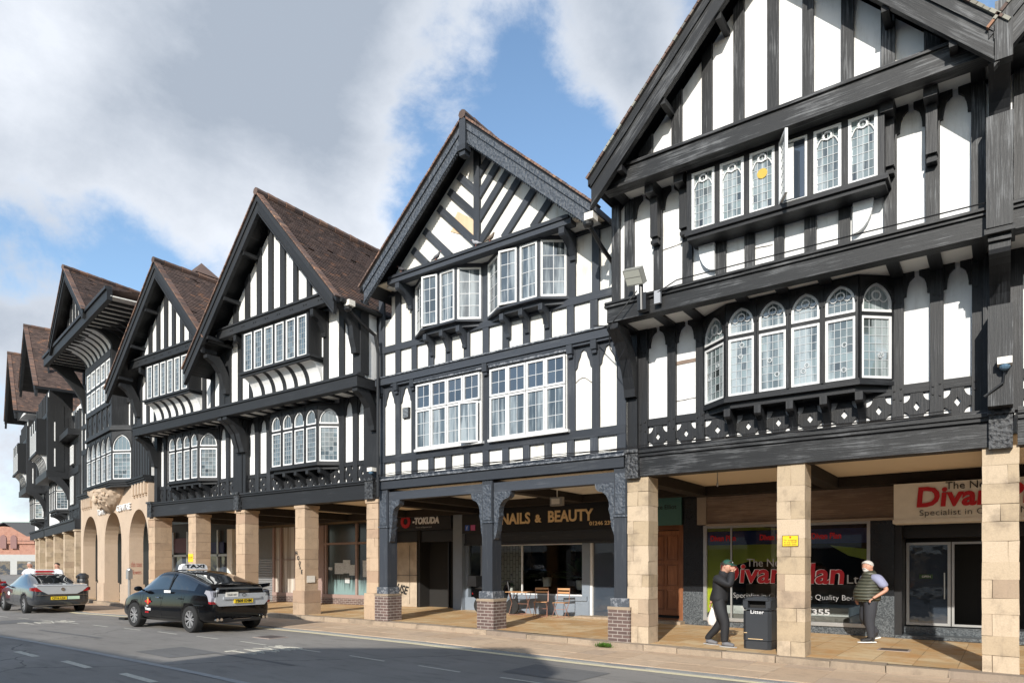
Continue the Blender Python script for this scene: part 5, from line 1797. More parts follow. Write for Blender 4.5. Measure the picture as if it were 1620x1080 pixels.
mb = MB(jit=.002); mb.box(-6.61, -6.37, 17.58, 17.8, 2.74, 3.46, 1); mb.box(-6.37, -2.03, 17.62, 17.8, 2.74, 3.46, 0); mb.box(-6.37, -2.03, 17.56, 17.8, 2.70, 2.75, 1); mb.box(-4.0, -3.97, 17.61, 17.63, 2.75, 3.46, 1)
obj('fascia', mb, [M['brown'], plain('grey_brown_trim', (.3, .25, .21), .6)], S)
# wall above and the recessed doorway
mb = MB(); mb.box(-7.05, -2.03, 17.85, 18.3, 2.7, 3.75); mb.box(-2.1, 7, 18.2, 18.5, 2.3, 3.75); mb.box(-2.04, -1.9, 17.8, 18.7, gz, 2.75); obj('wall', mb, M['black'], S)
mb = MB(); mb.box(-1.86, -1.0, 18.56, 18.62, gz + .28, 2.2, 0)
d = thing('shop_door', 'aluminium framed glass door in the dark recess under the ivory sign', 'door', (-1.43, 18.6, gz + .2))
mb = MB(); rectring(mb, -1.88, -1.0, gz + .25, 2.20, .06, 18.50, 18.56); rectring(mb, -.98, -.02, gz + .25, 2.20, .05, 18.50, 18.56); obj('door_frame', mb, M['alu'], d)
mb = MB(); mb.box(-1.82, -1.06, 18.54, 18.55, gz + .31, 2.14); obj('glass', mb, M['glB2'], d)
mb = MB(); mb.tube([(-1.12, 18.46, .9), (-1.12, 18.46, 1.5)], .015, 6); obj('handle', mb, M['alu'], d)
mb = MB(); mb.box(-1.62, -1.35, 18.525, 18.535, 1.36, 1.46); obj('open_sign', mb, M['leafd'], d)
text('lettering', 'OPEN', .07, M['whttxt'], d, (-1.57, 18.52, 1.385), ext=.001)
mb = MB(); mb.box(-2.03, 6.5, 17.7, 19.0, gz - .01, gz + .06); mb.box(-2.03, 6.5, 18.3, 19.0, gz + .06, gz + .22); obj('step', mb, M['granite'], S)
# interior
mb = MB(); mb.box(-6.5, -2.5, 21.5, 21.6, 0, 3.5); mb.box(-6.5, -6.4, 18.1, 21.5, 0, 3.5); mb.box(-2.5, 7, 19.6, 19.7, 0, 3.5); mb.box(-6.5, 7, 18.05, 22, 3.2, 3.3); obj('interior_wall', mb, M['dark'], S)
for (x, y, w, h) in ((-5.6, 19.2, 1.3, .55), (-3.9, 19.6, 1.4, .5)):
    b = thing('divan_bed', 'divan bed with pale mattress, %s inside the bed shop window' % ('left one' if x < -5 else 'right one'), 'bed', (x, y, gz), group='beds in the shop window')
    mb = MB(); mb.box(x - w / 2, x + w / 2, y - .5, y + 1.4, gz, gz + .32); obj('base', mb, plain('bed_base', (.2, .18, .16), .8), b)
    mb = MB(); mb.box(x - w / 2 + .02, x + w / 2 - .02, y - .48, y + 1.38, gz + .33, gz + .55); obj('mattress', mb, plain('mattress', (.6, .58, .55), .9), b)
    mb = MB(); mb.box(x - w / 2, x + w / 2, y + 1.4, y + 1.5, gz, gz + 1.1); obj('headboard', mb, plain('headboard', (.25, .2, .17), .8), b)
# the ivory box sign
sg = thing('shop_sign', 'ivory box sign with big red lettering above the recessed doorway', 'sign', (.2, 17.2, 2.63))
mb = MB(jit=0); mb.box(-1.98, 6.0, 17.12, 17.75, 2.63, 3.44); mb.box(-2.0, 6.0, 17.1, 17.75, 2.58, 2.66); obj('box', mb, M['signw'], sg)
text('lettering', 'Divan Plan', .58, M['redtxt'], sg, (-1.57, 17.10, 2.93), fit=2.5, ext=.006, bold=.018, shear=.08)
text('lettering', 'The New', .22, M['blktxt'], sg, (-1.02, 17.10, 3.27), fit=.85, ext=.004)
text('lettering', 'Specialist in Custom Made Quality Beds', .18, M['blktxt'], sg, (-1.50, 17.10, 2.73), fit=3.3, ext=.004, bold=-.002)

# side entrance with teal sign
S = thing('side_entrance', 'brown wooden entrance in a dark opening beneath a teal sign', 'entrance', (-7.6, 17.9, g(-7.6)))
mb = MB(); mb.box(-8.35, -7.05, 17.95, 18.1, 0.05, 3.6); obj('wall', mb, M['dark'], S)
mb = MB(jit=.002); rectring(mb, -8.2, -7.06, .08, 2.78, .14, 17.84, 17.96); obj('door_frame', mb, M['wood'], S)
mb = MB(jit=.002); mb.box(-8.06, -7.2, 17.88, 17.94, .3, 2.62)
for i in range(2):
    for z0, z1 in ((.45, 1.0), (1.1, 1.7), (1.8, 2.5)): rectring(mb, -8.0 + .4 * i, -7.66 + .4 * i, z0, z1, .04, 17.86, 17.89)
obj('door', mb, M['wood'], S)
mb = MB(); mb.box(-8.3, -7.0, 17.4, 17.95, .05, .17); obj('step', mb, M['kerb'], S)
sg = thing('hanging_sign', 'faded teal sign board over the brown side entrance', 'sign', (-7.6, 17.7, 2.78))
mb = MB(); mb.box(-8.3, -7.06, 17.62, 17.68, 2.76, 3.55); obj('board', mb, M['teal'], sg)
text('lettering', 'by Kate Elliot', .17, M['soot'], sg, (-8.12, 17.615, 3.2), ext=.002)

# --- nail salon
S = thing('nail_salon_front', 'nail salon front with grey-blue frame, long window and black fascia', 'shop front', (-12, 17.8, g(-12)))
gb = .14
bl = plain('blue_grey_paint', (.20, .235, .28), .5)
M['bl'] = bl
mb = MB(); mb.box(-14.66, -9.95, 17.72, 17.95, gb, .62); mb.box(-14.02, -10.0, 17.68, 17.9, .62, .76); mb.box(-10.19, -9.93, 17.74, 17.9, gb, 2.36); mb.box(-14.66, -14.55, 17.74, 17.9, gb, 2.36); mb.box(-14.02, -13.94, 17.74, 17.88, .7, 2.36)
mb.box(-15.05, -14.66, 17.55, 17.95, .12, 3.6)
obj('timber_frame', mb, bl, S)
mb = MB(); mb.box(-14.85, -8.3, 17.66, 17.95, 2.33, 2.40); mb.box(-14.85, -8.3, 17.70, 17.95, 2.40, 2.73); obj('lintel', mb, M['tbB'], S)
mb = MB(); mb.box(-12.4, -12.36, 17.76, 17.8, .76, 2.33); mb.box(-13.94, -10.19, 17.76, 17.8, .76, .80); mb.box(-13.94, -10.19, 17.76, 17.8, 2.30, 2.33); mb.box(-9.93, -9.85, 17.76, 17.84, .2, 2.33); obj('window_bars', mb, M['frame'], S)
mb = MB(); mb.face([(-14.5, 17.80, .7), (-10.19, 17.80, .7), (-10.19, 17.80, 2.32), (-14.5, 17.80, 2.32)]); obj('window_pane', mb, M['clear'], S)
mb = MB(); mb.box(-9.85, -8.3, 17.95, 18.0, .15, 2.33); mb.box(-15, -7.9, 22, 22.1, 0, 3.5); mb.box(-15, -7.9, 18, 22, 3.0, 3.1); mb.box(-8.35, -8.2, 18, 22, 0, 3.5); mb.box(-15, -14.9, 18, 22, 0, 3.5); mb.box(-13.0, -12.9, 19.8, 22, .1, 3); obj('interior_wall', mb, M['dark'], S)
mb = MB(); mb.box(-14.6, -12.95, 18.6, 18.7, .1, 3.0); obj('tiled_partition', mb, brickmat('pale_wall_tiles', (.52, .45, .34), (.56, .49, .38), (.2, .18, .15), .24, .12, .012), S)
mb = MB(); mb.box(-10.2, -8.35, 17.3, 17.9, gb - .02, gb + .06); obj('step', mb, M['kerb'], S)
mb = MB(); mb.box(-9.85, -8.3, 17.85, 17.9, .2, 2.33); obj('doorway', mb, M['glB2'], S)
sg = thing('shop_sign', 'black fascia sign reading NAILS & BEAUTY in gold letters', 'sign', (-12, 17.6, 2.73))
mb = MB(); mb.box(-14.7, -8.3, 17.56, 17.72, 2.73, 3.62); obj('board', mb, M['black'], sg)
text('lettering', 'NAILS', .47, M['goldtxt'], sg, (-13.05, 17.54, 2.98), fit=1.12, ext=.012, bold=.014)
text('lettering', '&', .33, M['goldtxt'], sg, (-11.73, 17.54, 3.0), ext=.012, bold=.012)
text('lettering', 'BEAUTY', .47, M['goldtxt'], sg, (-11.27, 17.54, 2.99), fit=1.55, ext=.012, bold=.014)
text('lettering', '01246 239922', .155, M['goldtxt'], sg, (-9.83, 17.54, 2.84), xs=1.15, ext=.006, bold=.004)
mb = MB(); mb.box(-14.52, -14.34, 17.54, 17.56, 2.82, 3.0, 0); mb.box(-14.28, -14.10, 17.54, 17.56, 2.82, 3.0, 1)
obj('social_icons', mb, [plain('blue_icon', (.04, .12, .5), .5), plain('pink_icon', (.55, .12, .3), .5)], sg)
text('lettering', 'f', .18, M['whttxt'], sg, (-14.46, 17.535, 2.84), ext=.002)

# --- passage with the round red emblem sign
S = thing('passage_front', 'dark passage opening beside a pale board wall with black graffiti', 'shop front', (-16.6, 17.8, g(-16.6)))
mb = MB(); mb.box(-18.3, -16.9, 17.8, 17.95, .2, 2.5, 0); mb.box(-18.3, -15.05, 17.85, 18, 2.5, 3.6, 1); mb.box(-18.3, -16.9, 17.79, 17.8, 1.32, 1.335, 1); mb.box(-17.3, -17.29, 17.79, 17.8, .3, 2.4, 1)
obj('board_wall', mb, [plain('scuffed_board', (.40, .33, .25), .8, var=.5, scale=3), M['black']], S)
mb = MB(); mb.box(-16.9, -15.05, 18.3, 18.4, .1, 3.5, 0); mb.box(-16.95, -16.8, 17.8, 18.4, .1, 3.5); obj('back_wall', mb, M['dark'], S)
mb = MB(); rectring(mb, -15.85, -15.06, .15, 2.9, .05, 18.2, 18.28); obj('door_frame', mb, M['black'], S)
text('graffiti', 'USE', .42, M['blktxt'], S, (-18.0, 17.785, .75), (rad(90), rad(12), 0), xs=.8, ext=.002, bold=.012, shear=.3)
sg = thing('shop_sign', 'black sign with a red ring and white brush lettering over the dark passage', 'sign', (-16.4, 17.5, 3.2))
mb = MB(); mb.box(-18.2, -15.1, 17.5, 17.6, 2.9, 3.6); obj('board', mb, M['black'], sg)
mb = MB(); c = (-17.2, 3.22); o_ = [(c[0] + .235 * math.cos(k * math.pi / 12), c[1] + .235 * math.sin(k * math.pi / 12)) for k in range(24)]; i_ = [(c[0] + .11 * math.cos(k * math.pi / 12), c[1] + .11 * math.sin(k * math.pi / 12)) for k in range(24)]
mb.ring(o_, i_, 17.48, 17.5); obj('red_ring', mb, M['redtxt'], sg)
text('lettering', '-TOKUDA', .30, M['whttxt'], sg, (-16.86, 17.485, 3.12), xs=.9, ext=.006, bold=.016, shear=.15)
text('lettering', 'Korean and Japanese food', .07, M['alu'], sg, (-16.7, 17.485, 2.98), ext=.003)

# --- closed shops behind house C and D
S = thing('empty_shop_front', 'empty shop front with pink frames, grimy glass and torn posters', 'shop front', (-20.5, 17.6, g(-20)))
gc = .19
mb = MB(); mb.box(-26.3, -18.2, 17.72, 17.95, 3.26, 3.6); obj('tan_band', mb, plain('tan_plaster', (.26, .18, .10), .8), S)
mb = MB()
for x in (-18.32, -19.95, -21.72, -22.2, -23.6, -24.6, -25.1): mb.box(x, x + (.10 if x != -22.2 else .42), 17.60, 17.72, .42, 3.26)
mb.box(-25.1, -18.2, 17.58, 17.72, .42, .56); mb.box(-22.1, -18.2, 17.61, 17.7, 2.48, 2.56); mb.box(-25.0, -22.1, 17.61, 17.7, 1.9, 1.93)
obj('window_frame', mb, M['pink'], S)
mb = MB(); mb.box(-25.1, -18.2, 17.60, 17.9, gc - .05, .42); obj('tiled_plinth', mb, M['brick'], S)
m, nt, b = newmat('grimy_shop_glass')
uv, pos = coords(nt)
drip = noise(nt, pos, 1.0, 5, .7, (10, 10, .7))
sepz = N(nt, 'ShaderNodeSeparateXYZ'); nt.links.new(pos, sepz.inputs[0])
ad = N(nt, 'ShaderNodeMath', operation='MULTIPLY_ADD'); nt.links.new(drip, ad.inputs[0]); ad.inputs[1].default_value = 1.6; nt.links.new(sepz.outputs[2], ad.inputs[2])
nt.links.new(mixc(nt, ramp(nt, ad.outputs[0], 1.5, 2.1), (.20, .30, .30), (.03, .04, .042)), b.inputs['Base Color'])
b.inputs['Roughness'].default_value = .12
mb = MB(); mb.box(-22.1, -18.2, 17.68, 17.7, .5, 3.26); obj('window_pane', mb, m, S)
m2, nt, b = newmat('net_curtain')
uv, pos = coords(nt)
nt.links.new(mixc(nt, ramp(nt, noise(nt, pos, 1.0, 3, .5, (9, 9, .2)), .35, .65), (.30, .25, .20), (.60, .56, .50)), b.inputs['Base Color']); b.inputs['Roughness'].default_value = .5
mb = MB(); mb.box(-25.0, -22.2, 17.68, 17.7, .5, 3.26); obj('curtained_pane', mb, m2, S)
mb = MB(jit=.01)
for (x, z, w, h) in ((-21.2, 1.35, .5, .42), (-20.72, 1.38, .42, .5), (-20.35, 1.3, .3, .4), (-19.6, 1.25, .4, .62), (-20.6, 1.0, .25, .2), (-21.55, 1.5, .2, .1)): mb.box(x, x + w, 17.66, 17.672, z, z + h)
objs('poster', mb, plain('torn_posters', (.48, .5, .5), .7, var=.6, scale=18), S)
mb = MB()
mb.box(-26.3, -25.12, 17.7, 17.72, gc, 1.98, 0); n = 17
for i in range(n): mb.prism([(17.70, gc + i * .105), (17.655, gc + i * .105 + .03), (17.655, gc + i * .105 + .07), (17.70, gc + i * .105 + .1)], -26.28, -25.14, 0, axis='x')
mb.box(-26.3, -25.12, 17.66, 17.74, 1.98, 3.26, 1)
obj('roller_shutter', mb, [M['shut'], plain('grey_board', (.16, .17, .175), .7)], S)
S = thing('dark_shop_front', 'dark glazed shop front with purple panel seen between the farther piers', 'shop front', (-30, 17.8, g(-28)))
mb = MB(); mb.box(-38, -26.35, 17.8, 18.0, 0, 3.7, 0); obj('wall', mb, M['black'], S)
mb = MB()
for x in (-33.3, -32.0, -30.9, -29.4, -28.0, -26.8): mb.box(x, x + .12, 17.66, 17.76, .1, 3.3)
mb.box(-34, -26.4, 17.66, 17.76, 2.1, 2.2); obj('window_frame', mb, M['alu'], S)
mb = MB(); mb.box(-34, -26.4, 17.75, 17.77, .2, 2.1); obj('window_pane', mb, M['glB2'], S)
mb = MB(); mb.box(-34, -30.95, 17.70, 17.75, 2.3, 3.0, 0); mb.box(-30.8, -28.9, 17.70, 17.75, 2.25, 2.75, 1); mb.box(-28.3, -27.9, 17.5, 17.8, .1, 3.3, 2)
obj('fascia', mb, [plain('purple_panel', (.16, .08, .1), .6), plain('navy_sign', (.02, .025, .09), .5), M['signw']], S)
mb = MB(); mb.box(-50, -34, 19.6, 19.8, 0, 3.7); mb.box(-60, -50, 22, 22.2, 0, 3.7); obj('wall', mb, M['black'], S)
mb = MB(); mb.box(-10.7, -.05, .53, 5, 4.0, 4.1); obj('arcade_ceiling', mb, M['cream'], RE)
mb = MB(); mb.box(-11.5, 0, .76, 5, 3.62, 3.7); obj('arcade_ceiling', mb, M['cream'], RF)

# ================================================================ the street opposite (behind the camera): throws the shadow and shows in the glass
def opposite(x0, x1, poly, y0, y1, mat, label, wins, shop=True):
    R = thing('shop_building', label, 'building', ((x0 + x1) / 2, y0, g((x0 + x1) / 2)))
    mb = MB(); mb.prism(poly, y1, y0); obj('wall', mb, mat, R)
    for (a, b, z0, z1) in wins:
        mb = MB(); mb.box(a, b, y0, y0 + .03, z0, z1); w = obj('window', mb, M['frame'], R)
        mb = MB(); mb.box(a + .08, b - .08, y0 + .03, y0 + .04, z0 + .08, z1 - .08); obj('pane', mb, M['glB2'], w)
    if shop:
        mb = MB(); mb.box(x0 + .3, x1 - .3, y0, y0 + .06, .3, 2.7); obj('shop_window', mb, M['glB2'], R)
        mb = MB(); mb.box(x0 + .2, x1 - .2, y0, y0 + .25, 2.75, 3.5); obj('fascia', mb, M['signw'], R)
    return R


w1 = [(x, x + 1.3, 4.6, 6.3) for x in (-44, -40, -36, -32, -28, -24, -20, -16, -12, -8.9)]
opposite(-46, -6.3, [(-46, -.3), (-6.3, -.3), (-6.3, 7.62), (-46, 7.9)], -9.2, -16, M['redbrick'], 'long low red brick shop building across the street', w1)
w2 = [(x, x + 1.2, 4.4, 6.0) for x in (-5.6, -3.4)]
opposite(-6.28, -.3, [(-6.28, -.3), (-.3, -.3), (-.3, 9.15), (-1.75, 10.25), (-6.28, 8.75)], -9.0, -17, M['whiteB'], 'white gabled shop building across the street', w2)
w3 = [(x, x + 1.2, 4.4, 6.0) for x in (.8, 3.4, 6, 8.6, 11.2, 14, 17, 20)] + [(x, x + 1.2, 6.8, 8.0) for x in (.8, 3.4, 6, 8.6, 11.2, 14, 17, 20)]
opposite(-.28, 24, [(-.28, -.3), (24, -.3), (24, 8.9), (-.28, 8.9)], -9.1, -16, M['redbrick'], 'three-storey brick shop building across the street', w3)

# ================================================================ buildings closing the street at the far left
def farbuild():
    R = thing('brick_building', 'red brick building with arched windows over white shop fronts at the street end', 'building', (-74, 27.2, 1.0), rad(50), world=False)
    # local x along its front (right positive), y into the building
    mb = MB(); mb.box(-9, 7.2, 0, 8, 3.1, 5.0)
    n = 12; P = [(-7.2, 4.9), (-1.2, 4.9)] + [(-4.2 + 3.0 * math.cos(math.pi * k / n), 5.2 + 2.6 * math.sin(math.pi * k / n)) for k in range(n + 1)]
    mb.prism(P, -.15, 6); mb.box(2.2, 3.8, -.1, 6, 3.2, 7.6)
    mb.box(-9, 7.2, .05, 8, 4.9, 5.6)
    obj('brick_wall', mb, M['redbrick'], R)
    mb = MB(); mb.box(-9, 7.2, -.1, .1, -.4, 3.1); obj('shop_front', mb, plain('white_stucco', (.38, .38, .37), .7), R)
    for a, b in ((-8.6, -5.9), (-5.2, -3.6), (-2.9, .6), (1.2, 3.4), (4.0, 6.8)):
        mb = MB(); mb.box(a, b, -.13, -.1, -.3, 2.0); obj('shop_window', mb, M['glB2'], R)
    for c in (-5.2, -4.2, -3.2):
        mb = MB(); mb.prism([(c - .3, 4.1), (c + .3, 4.1), (c + .3, 6.0), (c + .15, 6.3), (c, 6.4), (c - .15, 6.3), (c - .3, 6.0)], -.22, -.15); obj('arched_window', mb, plain('dark_red_frame', (.2, .1, .09), .6), R)
    for a, z0, z1 in ((2.5, 3.6, 4.9), (2.5, 6.2, 7.3), (5.2, 3.6, 4.9)):
        mb = MB(); mb.box(a, a + 1.0, -.16, -.1, z0, z1); w = obj('window', mb, M['frame'], R)
        mb = MB(); mb.box(a + .1, a + .9, -.18, -.16, z0 + .1, z1 - .1); obj('pane', mb, M['glB'], w)
    mb = MB()
    mb.prism([(-9.4, 5.2), (-4.2, 8.3), (-4.2, 8.5), (-9.6, 5.3)], -.3, 8); mb.face([(-4.2, -.3, 8.5), (1.0, -.3, 8.6), (7.4, 0, 5.5), (1.0, -.1, 5.5), (-1.2, -.1, 5.4)], None)
    mb.face([(-9.4, -.2, 5.4), (7.4, -.2, 5.4), (5.5, 4, 8.8), (-6.5, 4, 8.8)], None); mb.face([(-9.4, 8.2, 5.4), (-6.5, 4, 8.8), (5.5, 4, 8.8), (7.4, 8.2, 5.4)], None)
    obj('roof', mb, M['slate'], R)
    R.scale = (.85, 1, .56)
    R = thing('tiled_roof_building', 'dark fronted building with brown hipped roof behind the brick one, far left', 'building', (-92, 20, 1.2), rad(50), world=False)
    mb = MB(); mb.box(-14, 0, 0, 8, 0, 6.9); obj('wall', mb, plain('dark_cladding', (.04, .06, .08), .7), R)
    mb = MB()
    p = [Vector(v) for v in ((-15, -.6, 6.8), (.6, -.6, 6.8), (-4, 4, 10.6), (-11, 4, 10.6))]
    mb.face(p); mb.face([(.6, -.6, 6.8), (.6, 8.6, 6.8), (-4, 4, 10.6)]); mb.face([(-15, 8.6, 6.8), (-15, -.6, 6.8), (-11, 4, 10.6)]); mb.face([(.6, 8.6, 6.8), (-15, 8.6, 6.8), (-11, 4, 10.6), (-4, 4, 10.6)])
    obj('roof', mb, M['tile'], R)
    mb = MB(); mb.box(-2.5, -.8, -.06, 0, 4.3, 5.9); w = obj('window', mb, M['frame'], R)
    mb = MB(); mb.box(-2.3, -1.0, -.08, -.06, 4.5, 5.7); obj('pane', mb, M['glB'], w)
    R.scale = (1, 1, .6)


farbuild()
# ================================================================ people
def skinmesh(nodes, edges, sub=2):
    """grow one continuous surface over a jointed skeleton; nodes: (x, y, z, rx, ry)"""
    me = bpy.data.meshes.new('body')
    me.from_pydata([n[:3] for n in nodes], edges, [])
    o = bpy.data.objects.new('tmp', me); COL.objects.link(o)
    sk = o.modifiers.new('s', 'SKIN'); sk.use_smooth_shade = True; sk.branch_smoothing = 0.6
    for i, n in enumerate(nodes):
        me.skin_vertices[0].data[i].radius = (n[3], n[4] if len(n) > 4 else n[3])
    me.skin_vertices[0].data[0].use_root = True
    ss = o.modifiers.new('d', 'SUBSURF'); ss.levels = sub; ss.render_levels = sub
    dg = bpy.context.evaluated_depsgraph_get(); dg.update()
    out_ = bpy.data.meshes.new_from_object(o.evaluated_get(dg))
    bpy.data.objects.remove(o)
    for p in out_.polygons: p.use_smooth = True
    return out_


def meshpart(name, me, mat, parent):
    me.materials.clear(); me.materials.append(mat); me.name = name
    o = bpy.data.objects.new(name, me); COL.objects.link(o); o.parent = parent
    return o


def joinmesh(a, b):
    bm = bmesh.new(); bm.from_mesh(a); bm.from_mesh(b); bm.to_mesh(a); bm.free()
    for p in a.polygons: p.use_smooth = True
    return a


def raw(mb):
    me = bpy.data.meshes.new('m'); me.from_pydata([tuple(v) for v in mb.v], [], mb.f); me.update(); return me


def torso(hp, ch, nk, belly, off, hem=-.08, collar=.03):
    """garment body: one surface lofted through rings from hem to collar"""
    hp, ch, nk = Vector(hp), Vector(ch), Vector(nk)
    X1 = Vector((1, 0, 0)); Z1 = Vector((0, 0, 1))
    R_ = [(hp + Z1 * hem + X1 * belly * .3, .145 + belly * .35, .18 + belly * .3), (hp + Z1 * .05 + X1 * belly * .45, .145 + belly * .5, .18 + belly * .35),
          (hp.lerp(ch, .3) + X1 * belly * .6, .138 + belly * .65, .178 + belly * .4), (hp.lerp(ch, .6) + X1 * belly * .45, .135 + belly * .5, .182 + belly * .3),
          (ch, .138 + belly * .25, .195), (ch + Z1 * .06, .122, .19), (nk - Z1 * .05, .095, .135), (nk - Z1 * .01, .075, .085), (nk + Z1 * collar, .068, .074)]
    mb = MB(); n = 24; rings = []
    for q, (c_, rx, ry) in enumerate(R_):
        rings.append([c_ + Vector(((rx + off) * math.cos(2 * math.pi * k / n) * (1 + .025 * math.sin(3 * k + q * 1.7)), (ry + off) * math.sin(2 * math.pi * k / n) * (1 + .02 * math.sin(5 * k + q * 2.1)), .008 * math.sin(k * 2 + q))) for k in range(n)])
    for a_, b_ in zip(rings, rings[1:]):
        for k in range(n): mb.face([a_[k], a_[(k + 1) % n], b_[(k + 1) % n], b_[k]], [(0, 0)] * 4, 0, .5, True)
    mb.face(rings[0][::-1]); mb.face(rings[-1])
    me = raw(mb)
    bm = bmesh.new(); bm.from_mesh(me); bmesh.ops.remove_doubles(bm, verts=bm.verts, dist=1e-5); bm.to_mesh(me); bm.free()
    o = bpy.data.objects.new('tmp', me); COL.objects.link(o)
    m_ = o.modifiers.new('d', 'SUBSURF'); m_.levels = 1; m_.render_levels = 1
    dg = bpy.context.evaluated_depsgraph_get(); dg.update()
    out_ = bpy.data.meshes.new_from_object(o.evaluated_get(dg)); bpy.data.objects.remove(o)
    return out_


SKIN = plain('skin', (0.50, 0.27, 0.19), 0.5, var=.08)
HAIRG = plain('grey_hair', (0.55, 0.54, 0.52), 0.8, var=.3, scale=60)
HAIRD = plain('dark_hair', (0.03, 0.025, 0.02), 0.7, var=.3, scale=60)


def person(label, loc, rz, H, J, cloth, hair, cap=None, belly=0.0, group=None, bulk=1.15):
    """J: joints in metres for a 1.75 m figure facing +x (y left). Returns the root"""
    R = thing('person', label, 'person', loc, rz, group, world=False)
    bk = bulk * H / 1.75
    R.scale = (bk, bk, H / 1.75)
    hp, ch, nk, hd = Vector(J['hip']), Vector(J['chest']), Vector(J['neck']), Vector(J['head'])
    V = lambda p, r, r2=None: (p[0], p[1], p[2], r, r2 or r)
    nodes = [V(hp, .13, .11), V(hp.lerp(ch, .5) + Vector((belly * .5, 0, 0)), .13 + belly * .3, .13 + belly * .3), V(ch, .12, .11), V(nk, .07), V(nk.lerp(hd, .45), .072), V(hd, .082, .092), V(hd + (hd - nk).normalized() * .07, .07, .08)]
    edges = [(0, 1), (1, 2), (2, 3), (3, 4), (4, 5), (5, 6)]
    for s in ('L', 'R'):
        sh, el, wr = [Vector(p) for p in J['arm' + s]]
        i = len(nodes)
        hand = wr + (wr - el).normalized() * .05
        nodes += [V(sh, .055), V(el, .042), V(wr, .028), V(hand, .040, .022)]
        edges += [(2, i), (i, i + 1), (i + 1, i + 2), (i + 2, i + 3)]
        hj, kn, an, toe = [Vector(p) for p in J['leg' + s]]
        i = len(nodes)
        nodes += [V(hj, .088), V(kn, .058), V(an, .034), V(toe, .022)]
        edges += [(0, i), (i, i + 1), (i + 1, i + 2), (i + 2, i + 3)]
    body = skinmesh(nodes, edges)
    # fingers, nose, ears
    mb = MB()
    for s in ('L', 'R'):
        sh, el, wr = [Vector(p) for p in J['arm' + s]]
        d = (wr - el).normalized(); hand = wr + d * .075
        side = d.cross(Vector((0, 0, 1)))
        if side.length < .2: side = Vector((1, 0, 0))
        side.normalize(); nrm = side.cross(d).normalized()
        curl = nrm * (-.012)
        for k, l in ((-1.5, .055), (-.5, .068), (.5, .065), (1.5, .050)):
            b0 = hand + side * (k * .019)
            mb.tube([b0 - d * .02, b0 + d * l * .45, b0 + d * l * .8 + curl, b0 + d * l + curl * 3], [.010, .009, .0085, .006], 6)
        b0 = wr + d * .03 + side * .03
        mb.tube([b0, b0 + side * .025 + d * .025, b0 + side * .03 + d * .055], [.012, .010, .007], 6)
    f = Vector(J.get('face', (1, 0, 0))).normalized(); sd = Vector((0, 0, 1)).cross(f).normalized(); up = f.cross(sd) * 1.0
    if up.z < 0: up = -up
    hc = hd + Vector((0, 0, .03))
    mb.ball(hc + f * .012 - up * .005, .084, .084, .122, 0, 14, 10)
    mb.ball(hc + f * .03 - up * .055, .055, .055, .06, 0, 12, 8)
    mb.tube([hc + f * .085 + up * .02, hc + f * .108 - up * .02, hc + f * .088 - up * .028], [.009, .014, .008], 6)
    for s in (-1, 1): mb.ball(hc + sd * s * .082 - up * .005, .014, .018, .03, 0, 8, 6)
    joinmesh(body, raw(mb))
    meshpart('body', body, SKIN, R)
    mb = MB()
    for s in (-1, 1): mb.ball(hc + f * .083 + sd * s * .03 + up * .02, .009, .012, .006, 0, 8, 5)
    mb.tube([hc + f * .088 - sd * .022 - up * .055, hc + f * .094 - up * .055, hc + f * .088 + sd * .022 - up * .055], .004, 5)
    obj('eyes_and_mouth', mb, plain('dark_feature', (.06, .02, .02), .4), R)
    # hair / beard / cap
    mb = MB()
    if hair:
        n, k = 16, 8
        for i in range(k):
            for j in range(n):
                def P(i_, j_):
                    th = math.pi * .56 * i_ / k; ph = 2 * math.pi * j_ / n
                    v = Vector((math.sin(th) * math.cos(ph), math.sin(th) * math.sin(ph), math.cos(th)))
                    back = max(0, -v.x)
                    w = f * (v.x * (.094 + .012 * back)) + sd * (v.y * .091) + up * (v.z * .105 + .028 - .02 * max(0, v.x) * (1 - v.z) * 0)
                    lift = .02 * max(0, v.x) * (1 - v.z)
                    return hc + w + up * lift * 3 + Vector((random.uniform(-.002, .002),) * 3)
                a = [P(i, j), P(i + 1, j), P(i + 1, j + 1), P(i, j + 1)]
                if i == 0: a = a[:3]
                mb.face(a, [(0, 0)] * len(a), 0, .5, True)
        obj('hair', mb, hair, R)
    if J.get('beard'):
        mb = MB(); mb.ball(hc + f * .045 - up * .07, .055, .055, .055, 0, 12, 8); mb.tube([hc + f * .095 - sd * .03 - up * .04, hc + f * .105 - up * .034, hc + f * .095 + sd * .03 - up * .04], .011, 6)
        obj('beard', mb, HAIRG, R)
    if cap:
        mb = MB()
        n, k = 16, 6
        for i in range(k):
            for j in range(n):
                def P(i_, j_):
                    th = math.pi * .5 * i_ / k; ph = 2 * math.pi * j_ / n
                    return hc + f * (.005 + math.sin(th) * math.cos(ph) * .098) + sd * (math.sin(th) * math.sin(ph) * .09) + up * (math.cos(th) * .09 + .045)
                a = [P(i, j), P(i + 1, j), P(i + 1, j + 1), P(i, j + 1)]
                if i == 0: a = a[:3]
                mb.face(a, [(0, 0)] * len(a), 0, .5, True)
        Pk = [hc + f * (.09 + .085 * math.cos(t)) + sd * (.075 * math.sin(t)) + up * .05 for t in [(-1 + 2 * q / 8) * math.pi / 2 for q in range(9)]]
        mb.face(Pk, None, 0, .5); mb.face([p - up * .012 for p in Pk][::-1], None, 0, .5)
        for q in range(8): mb.face([Pk[q], Pk[q + 1], Pk[q + 1] - up * .012, Pk[q] - up * .012], None, 0, .5)
        obj('cap', mb, cap, R)
        mb = MB(); mb.ball(hc + f * .085 + up * .09, .012, .018, .014, 0, 8, 5); obj('cap_badge', mb, M['whttxt'], R)
    # trousers
    T = []; E2 = []
    T.append(V(hp + Vector((0, 0, .15)), .175, .155 + belly * .3))
